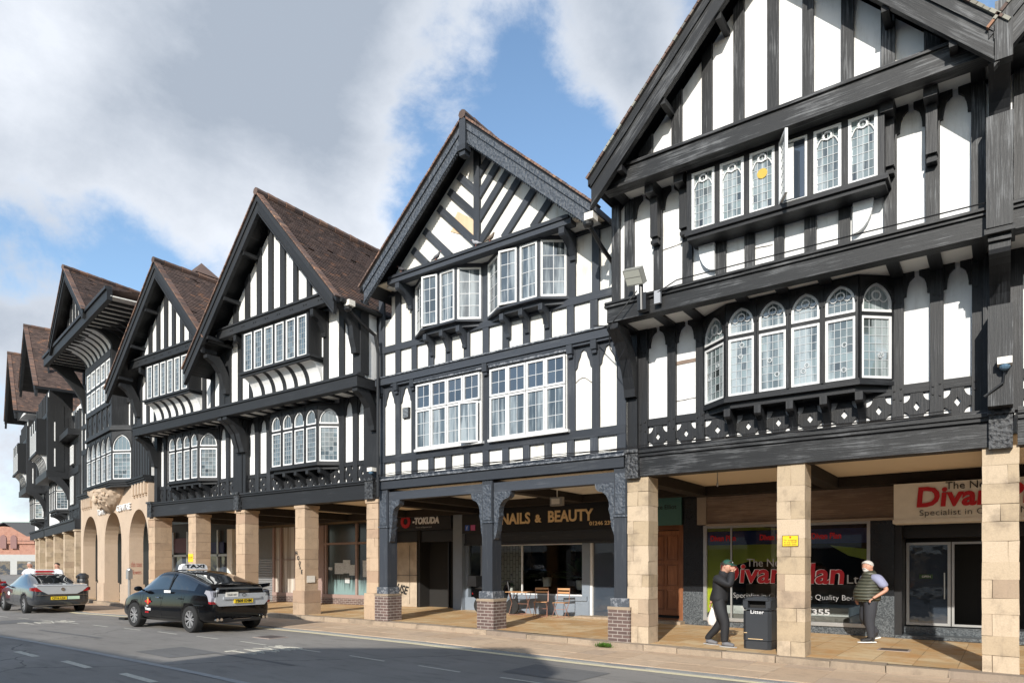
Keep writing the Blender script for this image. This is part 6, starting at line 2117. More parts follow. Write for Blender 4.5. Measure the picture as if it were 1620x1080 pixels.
    T.append(V(hp + Vector((0, 0, -.04)), .185, .165 + belly * .2)); E2.append((0, 1))
    for s in ('L', 'R'):
        hj, kn, an, toe = [Vector(p) for p in J['leg' + s]]
        i = len(T)
        T += [V(hj, .125), V(hj.lerp(kn, .5), .115), V(kn, .090), V(kn.lerp(an, .5), .078), V(an + Vector((0, 0, .05)), .066), V(an + Vector((0, 0, -.01)), .064)]
        E2 += [(1, i), (i, i + 1), (i + 1, i + 2), (i + 2, i + 3), (i + 3, i + 4), (i + 4, i + 5)]
    meshpart('trousers', skinmesh(T, E2), cloth['legs'], R)
    for s in ('L', 'R'):
        hj, kn, an, toe = [Vector(p) for p in J['leg' + s]]
        d = (toe - an); d.z = d.z; dn = d.normalized()
        heel = an - Vector((d.x, d.y, 0)).normalized() * .045 - Vector((0, 0, .045))
        tp = toe + dn * .03
        sh = skinmesh([V(heel + Vector((0, 0, .02)), .042, .040), V(heel.lerp(tp, .45) + Vector((0, 0, .02)), .056, .052), V(tp, .052, .040), V(an + Vector((0, 0, .01)), .060), V(an + Vector((0, 0, .045)), .056)], [(0, 1), (1, 2), (1, 3), (3, 4)])
        sp = meshpart('shoe', sh, cloth['shoe'], R)
        if cloth.get('sole'):
            mb = MB(); a = Vector((d.x, d.y, 0)).normalized(); b = Vector((-a.y, a.x, 0))
            h0 = heel - a * .03; L = (tp - heel); L2 = L + a * .07
            n_ = a.cross(b)
            P = [h0 + b * .035, h0 + L2 * .5 + b * .048, h0 + L2 * .9 + b * .035, h0 + L2, h0 + L2 * .9 - b * .035, h0 + L2 * .5 - b * .048, h0 - b * .035]
            dz = Vector((0, 0, -.022)); top = [p + dz for p in P]; bot = [p + dz * 1.9 for p in P]
            mb.face(top[::-1]); mb.face(bot)
            for q in range(7): mb.face([top[q], bot[q], bot[(q + 1) % 7], top[(q + 1) % 7]])
            obj('sole', mb, cloth['sole'], sp)
    # top: long-sleeved jacket or T-shirt, with an optional padded gilet over it
    slv = cloth.get('sleeve', 1.0)
    T = [V(ch, .12, .10)]
    E2 = []
    for s in ('L', 'R'):
        sh, el, wr = [Vector(p) for p in J['arm' + s]]
        i = len(T)
        if slv < .6:
            T += [V(sh, .095), V(sh.lerp(el, .5), .085), V(sh.lerp(el, .85), .080)]; E2 += [(0, i), (i, i + 1), (i + 1, i + 2)]
        else:
            T += [V(sh, .10), V(sh.lerp(el, .5), .09), V(el, .082), V(el.lerp(wr, .6), .068), V(wr + (wr - el).normalized() * .01, .054)]
            E2 += [(0, i), (i, i + 1), (i + 1, i + 2), (i + 2, i + 3), (i + 3, i + 4)]
    tm = torso(hp, ch, nk, belly, .0)
    joinmesh(tm, skinmesh(T, E2))
    meshpart('jacket' if slv >= .6 else 'shirt', tm, cloth['top'], R)
    if cloth.get('collar'):
        mb = MB(); mb.tube([nk + Vector((-.01, 0, -.02)), nk + Vector((0, 0, .05))], [.085, .075], 14); obj('collar', mb, cloth['top'], R)
    if cloth.get('gilet'):
        meshpart('gilet', torso(hp, ch, nk, belly, .026, -.10, .05), cloth['gilet'], R)
    return R


def quilt(name, c1, c2):
    m, nt, b = newmat(name)
    t = N(nt, 'ShaderNodeTexCoord'); w = N(nt, 'ShaderNodeTexWave'); w.bands_direction = 'Z'; w.wave_profile = 'SIN'
    w.inputs['Scale'].default_value = 4.6; w.inputs['Distortion'].default_value = .4
    nt.links.new(t.outputs['Object'], w.inputs[0])
    nt.links.new(mixc(nt, w.outputs['Fac'], c1, c2), b.inputs['Base Color']); b.inputs['Roughness'].default_value = .45
    bump(nt, b, w.outputs['Fac'], .8, .03)
    return m


J1 = dict(hip=(-.03, 0, .93), chest=(.0, 0, 1.32), neck=(.05, 0, 1.46), head=(.10, 0, 1.58), face=(1, -.1, -.22),
          armR=[(-.0, -.19, 1.37), (.22, -.22, 1.22), (.22, -.10, 1.49)], armL=[(-.02, .19, 1.37), (-.16, .22, 1.12), (-.24, .2, .88)],
          legR=[(-.03, -.09, .86), (.10, -.09, .49), (.09, -.10, .09), (.24, -.10, .045)], legL=[(-.04, .09, .86), (-.02, .10, .50), (-.27, .10, .10), (-.12, .10, .045)])
blk = plain('black_tracksuit', (0.012, 0.0125, 0.015), .75, bmp=.3)
person('man in green cap and black tracksuit, hand raised to his face', (-4.62, 13.62, g(-4.6)), 0.0, 1.74, J1,
       dict(legs=blk, top=blk, shoe=plain('grey_trainers', (.14, .14, .15), .7), sole=plain('grey_sole', (.3, .3, .3), .6), collar=True), HAIRD, plain('green_cap', (.012, .07, .05), .7))
bag = thing('carrier_bag', 'white plastic carrier bag hanging from the hand of the man in the green cap', 'bag', (-4.86, 13.82, .45), world=True)
mb = MB()
cx, cy = -4.87, 13.82
prof = [(.015, .83), (.03, .78), (.07, .70), (.10, .60), (.11, .52), (.09, .45), (.03, .42)]
rings = []
for r_, z_ in prof:
    rings.append([(cx + r_ * .9 * math.cos(2 * math.pi * k / 12) * (1 + .12 * random.uniform(-1, 1)), cy + r_ * .5 * math.sin(2 * math.pi * k / 12), z_ + .01 * random.uniform(-1, 1)) for k in range(12)])
for a_, b_ in zip(rings, rings[1:]):
    for k in range(12): mb.face([a_[k], b_[k], b_[(k + 1) % 12], a_[(k + 1) % 12]], [(0, 0)] * 4, 0, .5, True)
mb.face(rings[-1])
obj('bag_body', mb, plain('white_plastic', (.72, .66, .62), .4), bag)
mb = MB(); mb.tube([(cx, cy, .82), (cx + .01, cy, .87)], .012, 6); obj('handle', mb, plain('white_plastic_handle', (.7, .66, .62), .4), bag)

J2 = dict(hip=(0, 0, .93), chest=(-.03, 0, 1.34), neck=(-.0, 0, 1.48), head=(.03, .0, 1.575), face=(.75, .65, -.05), beard=True,
          armL=[(-.06, .22, 1.38), (-.20, .26, 1.12), (-.02, .25, .97)], armR=[(.02, -.20, 1.38), (.06, -.24, 1.12), (.12, -.22, .92)],
          legL=[(.0, .10, .86), (.03, .10, .48), (.0, .10, .09), (.15, .11, .045)], legR=[(.0, -.09, .86), (.06, -.09, .49), (-.12, -.10, .17), (.0, -.10, .07)])
person('stout white-bearded man in a dark quilted gilet walking past the shop window', (-2.33, 16.25, g(-2.3) + .02), rad(203), 1.74, J2,
       dict(legs=plain('dark_jeans', (.03, .032, .040), .8, bmp=.3), top=plain('blue_grey_shirt', (.26, .28, .42), .8), sleeve=.5, gilet=quilt('quilted_gilet', (.035, .04, .03), (.10, .105, .08)),
            shoe=plain('black_shoes', (.02, .02, .022), .6), sole=plain('white_sole', (.7, .7, .68), .6)), HAIRG, None, belly=.09, bulk=1.24)
J3 = dict(hip=(0, 0, .93), chest=(0, 0, 1.33), neck=(0, 0, 1.47), head=(.02, 0, 1.60), face=(1, .2, 0),
          armL=[(0, .2, 1.38), (.05, .32, 1.16), (.22, .12, 1.12)], armR=[(0, -.2, 1.38), (.06, -.32, 1.16), (.24, -.08, 1.10)],
          legL=[(0, .09, .86), (0, .1, .48), (0, .1, .09), (.14, .11, .045)], legR=[(0, -.09, .86), (0, -.1, .48), (0, -.1, .09), (.14, -.11, .045)])
J4 = dict(J3); J4['armL'] = [(0, .2, 1.38), (-.02, .27, 1.1), (.08, .27, .88)]; J4['armR'] = [(0, -.2, 1.38), (-.02, -.28, 1.1), (.06, -.27, .88)]
wt = plain('white_t_shirt', (.68, .70, .74), .8)
person('man in white T-shirt with folded arms, left of the two beyond the saloon', (-35.0, 12.2, g(-35)), rad(-70), 1.74, J3, dict(legs=blk, top=wt, sleeve=.5, shoe=blk), HAIRG)
person('man in white T-shirt and sunglasses standing behind the red roof sign', (-33.6, 12.75, g(-33.6)), rad(-80), 1.70, J4, dict(legs=blk, top=wt, sleeve=.5, shoe=blk), HAIRD)

# ================================================================ vehicles
PAINTK = plain('black_car_paint', (0.003, 0.003, 0.0035), 0.12, coat=0.25, var=.05, spec=.3)
PAINTG = plain('graphite_car_paint', (0.045, 0.05, 0.058), 0.25, metal=.4, coat=1.0, var=.05)
PAINTS = plain('silver_car_paint', (0.48, 0.50, 0.52), 0.25, metal=.2, coat=1.0, var=.04)
PAINTR = plain('red_car_paint', (0.20, 0.01, 0.012), 0.25, coat=1.0, var=.05)
CGLASS = plain('tinted_car_glass', (0.012, 0.014, 0.016), 0.03, coat=1.0, var=.1)
RUB = plain('tyre_rubber', (0.018, 0.018, 0.018), 0.8)
RIM = plain('dark_alloy', (0.42, 0.42, 0.43), 0.35, metal=.5)
CHR = plain('chrome', (0.6, 0.6, 0.6), 0.12, metal=1.0)
REDL = plain('red_lamp_lens', (0.30, 0.012, 0.015), 0.12, coat=1.0)
WHTL = plain('clear_lamp_lens', (0.36, 0.36, 0.40), 0.15, coat=1.0)
PLY = plain('yellow_number_plate', (0.80, 0.56, 0.02), 0.4, var=.03)


def carbody(root, st, paint, glass, wb, wr, wh=None, crease=0.0):
    """st: stations along x, each (x, w, zb, zm, belt, wr, zr, kind) ; kind 0 bonnet/boot, 1 cabin side glass, 2 screen"""
    rows = []
    for (x, w, zb, zm, zbelt, wro, zr, kind) in st:
        zs2 = zb + (zm - zb) * .5
        half = [(0, zb), (w * .80, zb), (w * .95, zb + .06), (w, zs2), (w, zm), (w * .955, zbelt - .015), (w * .93, zbelt + .01), (wro, zr - .045), (wro * .86, zr - .008), (0, zr + .012)]
        ring = [(x, y, z) for y, z in half] + [(x, -y, z) for y, z in half[-2:0:-1]]
        rows.append(ring)
    n = len(rows[0]); V_ = [v for r in rows for v in r]; F_ = []; MI = []
    for i in range(len(rows) - 1):
        for k in range(n):
            kk = (k + 1) % n
            F_.append((i * n + k, (i + 1) * n + k, (i + 1) * n + kk, i * n + kk))
            side = (k == 6 or k == n - 7)
            top = (k in (7, 8, n - 8, n - 9))
            k0 = st[i][7]
            MI.append(1 if (side and k0 in (1, 3)) or (top and k0 in (2, 3)) else 0)
    for e in (0, len(rows) - 1):
        r = list(range(e * n, e * n + n)); F_.append(tuple(r if e else r[::-1])); MI.append(0)
    me = bpy.data.meshes.new('body'); me.from_pydata(V_, [], F_)
    me.materials.append(paint); me.materials.append(glass); me.materials.append(M['black'])
    me.polygons.foreach_set('material_index', MI)
    bm = bmesh.new(); bm.from_mesh(me); bmesh.ops.recalc_face_normals(bm, faces=bm.faces)
    bm.to_mesh(me); bm.free()
    o = bpy.data.objects.new('body', me); COL.objects.link(o)
    s = o.modifiers.new('s', 'SUBSURF'); s.levels = 2; s.render_levels = 2
    cut = []
    for (ax, sd) in [(a, b) for a in wb for b in (-1, 1)]:
        cm = MB(); cm.lathe((ax, sd * .95, wr), [(wr + .055, -.32), (wr + .055, .32)], 28, 0, 'y')
        c = obj('cut', cm, M['black'], None, merge=True); cut.append(c)
        b = o.modifiers.new('b', 'BOOLEAN'); b.object = c; b.operation = 'DIFFERENCE'; b.solver = 'EXACT'
    dg = bpy.context.evaluated_depsgraph_get(); dg.update()
    m2 = bpy.data.meshes.new_from_object(o.evaluated_get(dg))
    bpy.data.objects.remove(o)
    for c in cut: bpy.data.objects.remove(c)
    for p in m2.polygons: p.use_smooth = True
    m2.name = 'body'
    ob = bpy.data.objects.new('body', m2); COL.objects.link(ob); ob.parent = root
    return ob


def wheel(root, x, y, r, out, spokes=10, rim=None):
    s = out
    mb = MB(); mb.lathe((x, y, r), [(r * .66, -.10), (r * .95, -.105), (r, -.07), (r, .07), (r * .95, .105), (r * .66, .10)], 28, 0, 'y', caps=False)
    w = obj('wheel', mb, RUB, root)
    mb = MB()
    yo = y + s * .085
    mb.lathe((x, y, r), [(r * .67, -.09), (r * .67, .09)], 28, 1, 'y', caps=False)
    n = 28
    for k in range(n):
        a, b = 2 * math.pi * k / n, 2 * math.pi * (k + 1) / n
        for (r0, r1, m) in ((.60, .68, 0),):
            mb.face([(x + r * r0 * math.cos(a), yo, r + r * r0 * math.sin(a)), (x + r * r1 * math.cos(a), yo, r + r * r1 * math.sin(a)), (x + r * r1 * math.cos(b), yo, r + r * r1 * math.sin(b)), (x + r * r0 * math.cos(b), yo, r + r * r0 * math.sin(b))], None, 0)
    for k in range(spokes):
        a = 2 * math.pi * k / spokes
        for da in (-.13, .13):
            mb.seg((x + r * .12 * math.cos(a), yo - s * .02, r + r * .12 * math.sin(a)), (x + r * .64 * math.cos(a + da), yo - s * .005, r + r * .64 * math.sin(a + da)), .022, 0, .02, (0, 1, 0))
    mb.lathe((x, yo - s * .03, r), [(r * .16, -.02), (r * .15, .02)], 14, 0, 'y')
    mb.lathe((x, y + s * .03, r), [(r * .62, -.005), (r * .62, .005)], 20, 1, 'y')
    obj('rim', mb, [rim or RIM, M['black']], w)
    return w


def plate(root, x, yc, z, w, h, s, mat, txt=M['blktxt'], tilt=0):
    p = thing_part('number_plate', root, (x, yc, z), w, h, mat)
    text('lettering', s, h * .95, txt, p, (x - .012, yc + w * .44, z - h * .33), (rad(90), 0, rad(-90)), fit=w * .86, ext=.002, bold=.002)
    return p


def thing_part(name, root, c, w, h, mat, d=.01):
    mb = MB(); mb.box(c[0] - d, c[0] + d, c[1] - w / 2, c[1] + w / 2, c[2] - h / 2, c[2] + h / 2)
    return obj(name, mb, mat, root)


def carcommon(R, wb, wr, yw, spokes, rim=None):
    for ax in wb:
        for s in (-1, 1): wheel(R, ax, s * yw, wr, s, spokes, rim)


def mirror(R, x, y, z, mat):
    for s in (-1, 1):
        mb = MB(); mb.ball((x, s * (y + .12), z + .03), .06, .11, .065, 0, 12, 8); mb.seg((x, s * y * .95, z - .02), (x, s * (y + .05), z + .01), .04)
        obj('door_mirror', mb, mat, R)


# --- black hatchback taxi
R = thing('taxi', 'black hatchback taxi with silver tailgate, rear spoiler and white TAXI roof sign', 'car', (-17.15, 9.66, g(-17.1) - .135), rad(180), world=False)
st = [(-2.16, .60, .42, .62, .80, .52, .86, 0), (-2.12, .76, .34, .62, .84, .66, .98, 0), (-2.02, .82, .26, .62, .90, .70, 1.10, 0), (-1.88, .855, .22, .62, .93, .68, 1.165, 2), (-1.45, .872, .20, .62, .945, .66, 1.25, 3),
      (-.95, .873, .19, .62, .94, .655, 1.385, 3), (-.45, .873, .19, .61, .93, .65, 1.47, 1), (.1, .873, .19, .60, .92, .64, 1.485, 1), (.50, .873, .19, .60, .91, .63, 1.44, 3), (.95, .872, .19, .60, .90, .62, 1.23, 3),
      (1.38, .868, .19, .59, .885, .62, 1.01, 2), (1.55, .86, .20, .58, .86, .60, .95, 0), (1.9, .83, .22, .55, .77, .55, .86, 0), (2.15, .76, .24, .50, .66, .50, .74, 0), (2.28, .60, .28, .44, .52, .42, .56, 0)]
carbody(R, st, PAINTK, CGLASS, (1.35, -1.35), .32)
carcommon(R, (1.35, -1.35), .32, .775, 8)
mirror(R, .92, .84, .98, PAINTK)
# tailgate panel, window, lamps
mb = MB(jit=0)
mb.prism([(-.60, .64), (.60, .64), (.70, .74), (.70, .90), (.66, .935), (-.66, .935), (-.70, .90), (-.70, .74)], -2.185, -2.06, axis='x'); mb.box(-2.21, -2.17, -.50, .50, .80, .86)
mb.prism([(-.56, 1.08), (.56, 1.08), (.60, 1.045), (.66, .935), (.62, .93), (.57, 1.03), (-.57, 1.03), (-.62, .93), (-.66, .935), (-.60, 1.045)][::1], -2.13, -2.05, axis='x')
obj('tailgate', mb, PAINTS, R)
mb = MB(); mb.prism([(-.60, .935), (.60, .935), (.56, 1.04), (-.56, 1.04)], -2.15, -2.05, axis='x'); obj('rear_window', mb, CGLASS, R)
mb = MB(jit=0); mb.prism([(-.66, 1.12), (.66, 1.12), (.67, 1.11), (.65, 1.15), (-.65, 1.15), (-.67, 1.11)], -2.26, -2.02, axis='x')
for s in (-1, 1): mb.prism([(-2.28, 1.09), (-2.02, 1.05), (-1.95, 1.12), (-2.02, 1.15), (-2.31, 1.17)], s * .64, s * .685)
obj('spoiler', mb, PAINTK, R)
for s in (-1, 1):
    mb = MB(jit=0)
    a, b = (.60, .785) if s > 0 else (-.785, -.60)
    mb.prism([(-2.13, .72), (-1.86, .76), (-1.84, .92), (-1.93, 1.02), (-2.10, 1.0), (-2.17, .84)], a, b, 0)
    mb.prism([(-2.14, .69), (-1.93, .72), (-1.92, .76), (-2.15, .75)], a - .003, b + .003, 1)
    for q in range(3): mb.box(-2.185, -2.17, a + .04 + .04 * q, a + .06 + .04 * q, .86, .98, 2)
    obj('tail_lamp', mb, [WHTL, REDL, M['black']], R)
plate(R, -2.20, -.02, .755, .50, .105, 'YB09 KHM', PLY)
mb = MB(); mb.box(-2.20, -2.19, .12, .44, .85, .97); t_ = obj('licence_plate', mb, M['signw'], R)
text('lettering', 'TAXI 107', .06, M['blktxt'], t_, (-2.205, .41, .885), (rad(90), 0, rad(-90)), fit=.24, ext=.001)
mb = MB()
o_ = [(.055 * math.cos(k * math.pi / 12) - .03, .035 * math.sin(k * math.pi / 12) + .895) for k in range(24)]; i_ = [(.046 * math.cos(k * math.pi / 12) - .03, .028 * math.sin(k * math.pi / 12) + .895) for k in range(24)]
for (ox_, oz_, sx, sz) in ((0, 0, 1, 1), (0, 0, .4, .95), (0, .01, .75, .45)):
    for k in range(24):
        a, b = 2 * math.pi * k / 24, 2 * math.pi * (k + 1) / 24
        P = lambda r, t: (-2.215, -.03 + r * .062 * sx * math.cos(t), .895 + oz_ + r * .042 * sz * math.sin(t))
        mb.face([P(1, a), P(1, b), P(.82, b), P(.82, a)])
obj('maker_badge', mb, M['black'], R)
mb = MB(jit=0)   # bumper diffuser and twin tail pipes
mb.prism([(-.45, .26), (.45, .26), (.50, .33), (.30, .36), (.25, .32), (-.25, .32), (-.30, .36), (-.50, .33)], -2.17, -2.10, axis='x')
obj('diffuser', mb, M['black'], R)
for y in (-.66, -.56, .56, .66):
    mb = MB(); mb.lathe((-2.17, y, .33), [(.036, -.04), (.036, .04), (.026, .041), (.026, -.02)], 14, 0, 'x'); obj('tail_pipe', mb, CHR, R)
mb = MB(); mb.box(-2.16, -2.13, -.22, .22, .305, .325); obj('bumper_insert', mb, CHR, R)
for sy in (-1, 1):
    mb = MB()
    for x in (.98, -.02, -1.02): mb.box(x - .004, x + .004, sy * .8745 - .001, sy * .8745 + .001, .28, .88)
    mb.box(-1.0, 1.0, sy * .872 - .002, sy * .872 + .002, .235, .245)
    obj('door_seams', mb, M['dark'], R)
    for x in (.18, -.82):
        mb = MB(); mb.tube([(x, sy * .885, .80), (x - .08, sy * .90, .805), (x - .17, sy * .885, .80)], .012, 6); obj('door_handle', mb, CHR if x > 0 else PAINTK, R)
    mb = MB(); mb.seg((-.30, sy * .815, .95), (-.36, sy * .672, 1.41), .05, 0, .012, (0, 1, 0)); obj('door_pillar', mb, M['black'], R)
    mb = MB()
    c = (.60, .69)
    mb.ball((c[0], sy * .874, c[1]), .085, .006, .075, 0, 16, 8); mb.ball((c[0], sy * .878, c[1] + .01), .03, .006, .07, 1, 12, 8); mb.ball((c[0], sy * .878, c[1] + .09), .03, .005, .02, 1, 10, 6); mb.box(c[0] - .15, c[0] + .15, sy * .876 - .001, sy * .876 + .001, c[1] - .02, c[1] + .02, 0)
    obj('door_emblem', mb, [M['redtxt'], M['gold']], R)
    rt = (rad(90), 0, 0) if sy < 0 else (rad(90), 0, rad(180))
    x_ = .46 if sy < 0 else .74
    text('lettering', 'taxis', .06, M['whttxt'], R, (x_ + sy * -.05, sy * .878, .565), rt, ext=.001)
    text('lettering', 'Veezu', .115, M['whttxt'], R, (x_, sy * .878, .47), rt, ext=.001, bold=.003)
    text('lettering', '200 200', .055, M['redtxt'], R, (x_, sy * .878, .40), rt, ext=.001, bold=.002)
    mb = MB(); mb.box(-1.95, -1.55, sy * .868, sy * .878, .655, .665); obj('side_reflector', mb, CHR, R)
sg = obj('roof_sign', (lambda m: (m.prism([(-.36, 1.50), (.36, 1.50), (.33, 1.60), (.25, 1.645), (-.25, 1.645), (-.33, 1.60)], -.06, .10, axis='x'), m)[1])(MB()), M['whttxt'], R)
text('lettering', 'TAXI', .12, M['blktxt'], sg, (-.065, .26, 1.545), (rad(90), 0, rad(-90)), fit=.52, ext=.003, bold=.004)
mb = MB(); mb.box(2.0, 2.32, -.8, .8, .14, .20); obj('front_splitter', mb, M['black'], R)
mb = MB(); mb.box(-.5, -.2, .868, .875, .93, .99); obj('window_sticker', mb, M['whttxt'], R)

# --- graphite saloon
R = thing('taxi', 'graphite saloon taxi with white boot lid and red roof sign', 'car', (-29.35, 10.62, g(-29.3) - .135), rad(180 - 5.5), world=False)
st = [(-2.38, .62, .45, .62, .78, .45, .82, 0), (-2.34, .82, .34, .62, .86, .62, .92, 0), (-2.22, .88, .26, .62, .90, .68, 1.00, 0), (-1.85, .915, .22, .62, .925, .70, 1.045, 2), (-1.3, .925, .20, .62, .93, .66, 1.22, 3),
      (-.75, .927, .19, .61, .93, .63, 1.365, 3), (-.2, .927, .19, .60, .925, .62, 1.42, 1), (.35, .925, .19, .60, .92, .61, 1.395, 3), (.85, .92, .19, .59, .91, .60, 1.22, 3), (1.35, .915, .19, .58, .89, .62, 1.0, 2),
      (1.6, .905, .20, .57, .86, .60, .93, 0), (2.0, .88, .22, .54, .78, .55, .84, 0), (2.28, .80, .24, .5, .66, .5, .70, 0), (2.42, .62, .28, .44, .52, .42, .55, 0)]
carbody(R, st, PAINTG, CGLASS, (1.37, -1.37), .33)
carcommon(R, (1.37, -1.37), .33, .82, 7)
mirror(R, .80, .88, .96, PAINTG)
mb = MB(jit=0); mb.prism([(-.44, .70), (.44, .70), (.62, .80), (.80, .96), (.66, 1.0), (-.66, 1.0), (-.80, .96), (-.62, .80)], -2.405, -2.22, axis='x'); mb.prism([(-2.42, .99), (-2.40, 1.03), (-1.95, 1.065), (-1.95, .98), (-2.3, .95)], -.76, .76)
obj('boot_lid', mb, PAINTS, R)
for s in (-1, 1):
    mb = MB(jit=0); mb.prism([(s * .42, .85), (s * .60, .79), (s * .80, .80), (s * .80, .93), (s * .70, .935), (s * .55, .90)], -2.40, -2.2, axis='x'); mb.prism([(s * .78, .80), (s * .905, .82), (s * .905, .93), (s * .78, .93)], -2.27, -2.05, axis='x'); obj('tail_lamp', mb, REDL, R)
mb = MB(); mb.lathe((-2.41, 0, .87), [(.06, -.01), (.055, .012)], 16, 0, 'x'); obj('maker_badge', mb, CHR, R)
plate(R, -2.405, .12, .56, .48, .11, 'CP16 LSX', PLY)
mb = MB(); mb.box(-2.41, -2.40, -.52, -.15, .51, .62); t_ = obj('licence_plate', mb, plain('pale_green_plate', (.5, .66, .5), .5), R)
mb = MB(); mb.box(-2.40, -2.36, -.80, .80, .665, .675); mb.box(-2.3, -2.29, -.8, .8, .3, .31); obj('chrome_strip', mb, CHR, R)
sg = obj('roof_sign', (lambda m: (m.prism([(-.36, 1.43), (.36, 1.43), (.34, 1.50), (.26, 1.55), (-.26, 1.55), (-.34, 1.50)], -.28, -.12, 0, axis='x'), m.prism([(-.30, 1.445), (.30, 1.445), (.28, 1.51), (-.28, 1.51)], -.29, -.281, 1, axis='x'), m)[2])(MB()), [M['whttxt'], M['redtxt']], R)
for sy in (-1, 1):
    mb = MB()
    for x in (.95, -.05, -1.05): mb.box(x - .004, x + .004, sy * .928 - .001, sy * .928 + .001, .3, .88)
    obj('door_seams', mb, M['dark'], R)
    mb = MB(); mb.ball((.5, sy * .925, .68), .16, .008, .07, 0, 12, 8); obj('door_emblem', mb, M['whttxt'], R)
# --- red car at the picture's left edge
R = thing('parked_car', 'dark red car parked ahead of the graphite saloon, cut by the left edge', 'car', (-35.95, 10.35, g(-36) - .135), rad(180 - 8), world=False)
st = [(-2.1, .62, .42, .62, .80, .50, .9, 0), (-2.05, .82, .30, .62, .9, .64, 1.1, 0), (-1.9, .87, .24, .62, .93, .66, 1.30, 2), (-1.55, .89, .2, .62, .93, .66, 1.45, 3), (-.6, .90, .19, .61, .93, .66, 1.52, 1), (.2, .90, .19, .6, .92, .64, 1.50, 3),
      (.9, .89, .19, .6, .9, .62, 1.25, 3), (1.3, .885, .2, .58, .88, .62, 1.0, 0), (1.8, .86, .22, .55, .8, .55, .88, 0), (2.1, .75, .25, .5, .66, .5, .7, 0), (2.2, .6, .3, .44, .52, .4, .55, 0)]
carbody(R, st, PAINTR, CGLASS, (1.3, -1.3), .32)
carcommon(R, (1.3, -1.3), .32, .80, 6)
for s in (-1, 1):
    mb = MB(jit=0); mb.prism([(s * .70, .80), (s * .88, .80), (s * .84, 1.08), (s * .70, 1.08)], -2.1, -1.9, axis='x'); obj('tail_lamp', mb, REDL, R)
plate(R, -2.11, 0, .62, .5, .11, 'FN12 OKD', PLY)
mirror(R, .85, .86, .98, PAINTR)

# ================================================================ street furniture
b = thing('litter_bin', 'black square litter bin with white Litter lettering beside the middle stone pier', 'bin', (-3.90, 13.78, g(-3.9)))
z0 = g(-3.9); c = (-3.90, 13.80)
def rbox(mb, w, za, zb_, ch=.06, m=0, d=None):
    d = d or w
    P = [(c[0] - w + ch, c[1] - d), (c[0] + w - ch, c[1] - d), (c[0] + w, c[1] - d + ch), (c[0] + w, c[1] + d - ch), (c[0] + w - ch, c[1] + d), (c[0] - w + ch, c[1] + d), (c[0] - w, c[1] + d - ch), (c[0] - w, c[1] - d + ch)]
    mb.prism(P, za, zb_, m, axis='z')
binm = plain('charcoal_plastic', (.030, .034, .040), .4, bmp=.15)
mb = MB(); rbox(mb, .262, z0, z0 + .16); rbox(mb, .268, z0 + .17, z0 + .74); obj('body', mb, binm, b)
mb = MB(); rbox(mb, .264, z0 + .76, z0 + .80)
for (xa_, xb_) in ((-.262, -.17), (.17, .262)): mb.box(c[0] + xa_, c[0] + xb_, c[1] - .262, c[1] + .262, z0 + .80, z0 + .94)
mb.box(c[0] - .17, c[0] + .17, c[1] + .15, c[1] + .262, z0 + .80, z0 + .94)
rbox(mb, .275, z0 + .94, z0 + .975); rbox(mb, .25, z0 + .975, z0 + 1.0); rbox(mb, .16, z0 + 1.0, z0 + 1.02); obj('hood', mb, binm, b)
mb = MB(); mb.box(c[0] - .17, c[0] + .17, c[1] - .1, c[1] + .15, z0 + .80, z0 + .94); obj('slot', mb, M['dark'], b)
mb = MB(); mb.box(c[0] - .16, c[0] + .12, c[1] - .272, c[1] - .268, z0 + .195, z0 + .205); mb.box(c[0] - .24, c[0] - .18, c[1] - .272, c[1] - .268, z0 + .31, z0 + .32)
objs('gold_line', mb, M['goldtxt'], b)
text('lettering', 'Litter', .10, M['whttxt'], b, (c[0] - .12, c[1] - .27, z0 + .69), fit=.25, ext=.002)

s_ = thing('notice', 'small yellow no-stopping notice on the middle stone pier near the bin', 'sign', (-3.14, 12.99, 2.0))
mb = MB(); mb.box(-3.28, -3.01, 12.985, 12.999, 2.01, 2.20, 0); rectring(mb, -3.285, -3.005, 2.005, 2.205, .008, 12.98, 12.99, 1); obj('plate', mb, [M['yellow'], M['black']], s_)
mb = MB(); mb.box(-3.16, -3.13, 12.98, 12.985, 2.155, 2.185); obj('mark', mb, M['redtxt'], s_)
for i, tx in enumerate(('No stopping', 'at any time', 'except taxis')): text('lettering', tx, .05, M['blktxt'], s_, (-3.26, 12.983, 2.105 - i * .038), fit=.22, ext=.001)
s_ = thing('notice', 'yellow notice on a stone pier behind the black taxi', 'sign', (-23.2, 12.99, 2.0))
mb = MB(); mb.box(-23.40, -23.10, 12.985, 12.999, 1.80, 2.08); obj('plate', mb, M['yellow'], s_)
for i, tx in enumerate(('No stopping', 'except taxis')): text('lettering', tx, .05, M['blktxt'], s_, (-23.38, 12.983, 1.96 - i * .06), fit=.25, ext=.001)
s_ = thing('paper_notice', 'torn white paper notice on the side of the stone pier marked with graffiti', 'notice', (-16.94, 13.2, 1.2))
mb = MB(jit=.004); mb.box(-16.938, -16.93, 13.06, 13.36, 1.16, 1.36); obj('sheet', mb, M['signw'], s_)
for i, ch_ in enumerate('HOUSE'):
    gr = text('graffiti', ch_, .17, M['blktxt'], RC, (-17.36 + .062 * i, 12.985, 1.98 - i * .14), (rad(90), rad(15 * (i % 3 - 1)), 0), xs=.75, ext=.001, bold=.006)
fr_ = plain('faded_red_paint', (.42, .14, .11), .8)
text('graffiti', 'chis toos', .32, fr_, RE, (-2.535, .06, 1.62), (rad(90), 0, rad(90)), fit=.4, ext=.001)
text('graffiti', 'Flowers', .26, fr_, RE, (-2.535, .08, 1.32), (rad(90), 0, rad(90)), fit=.36, ext=.001)


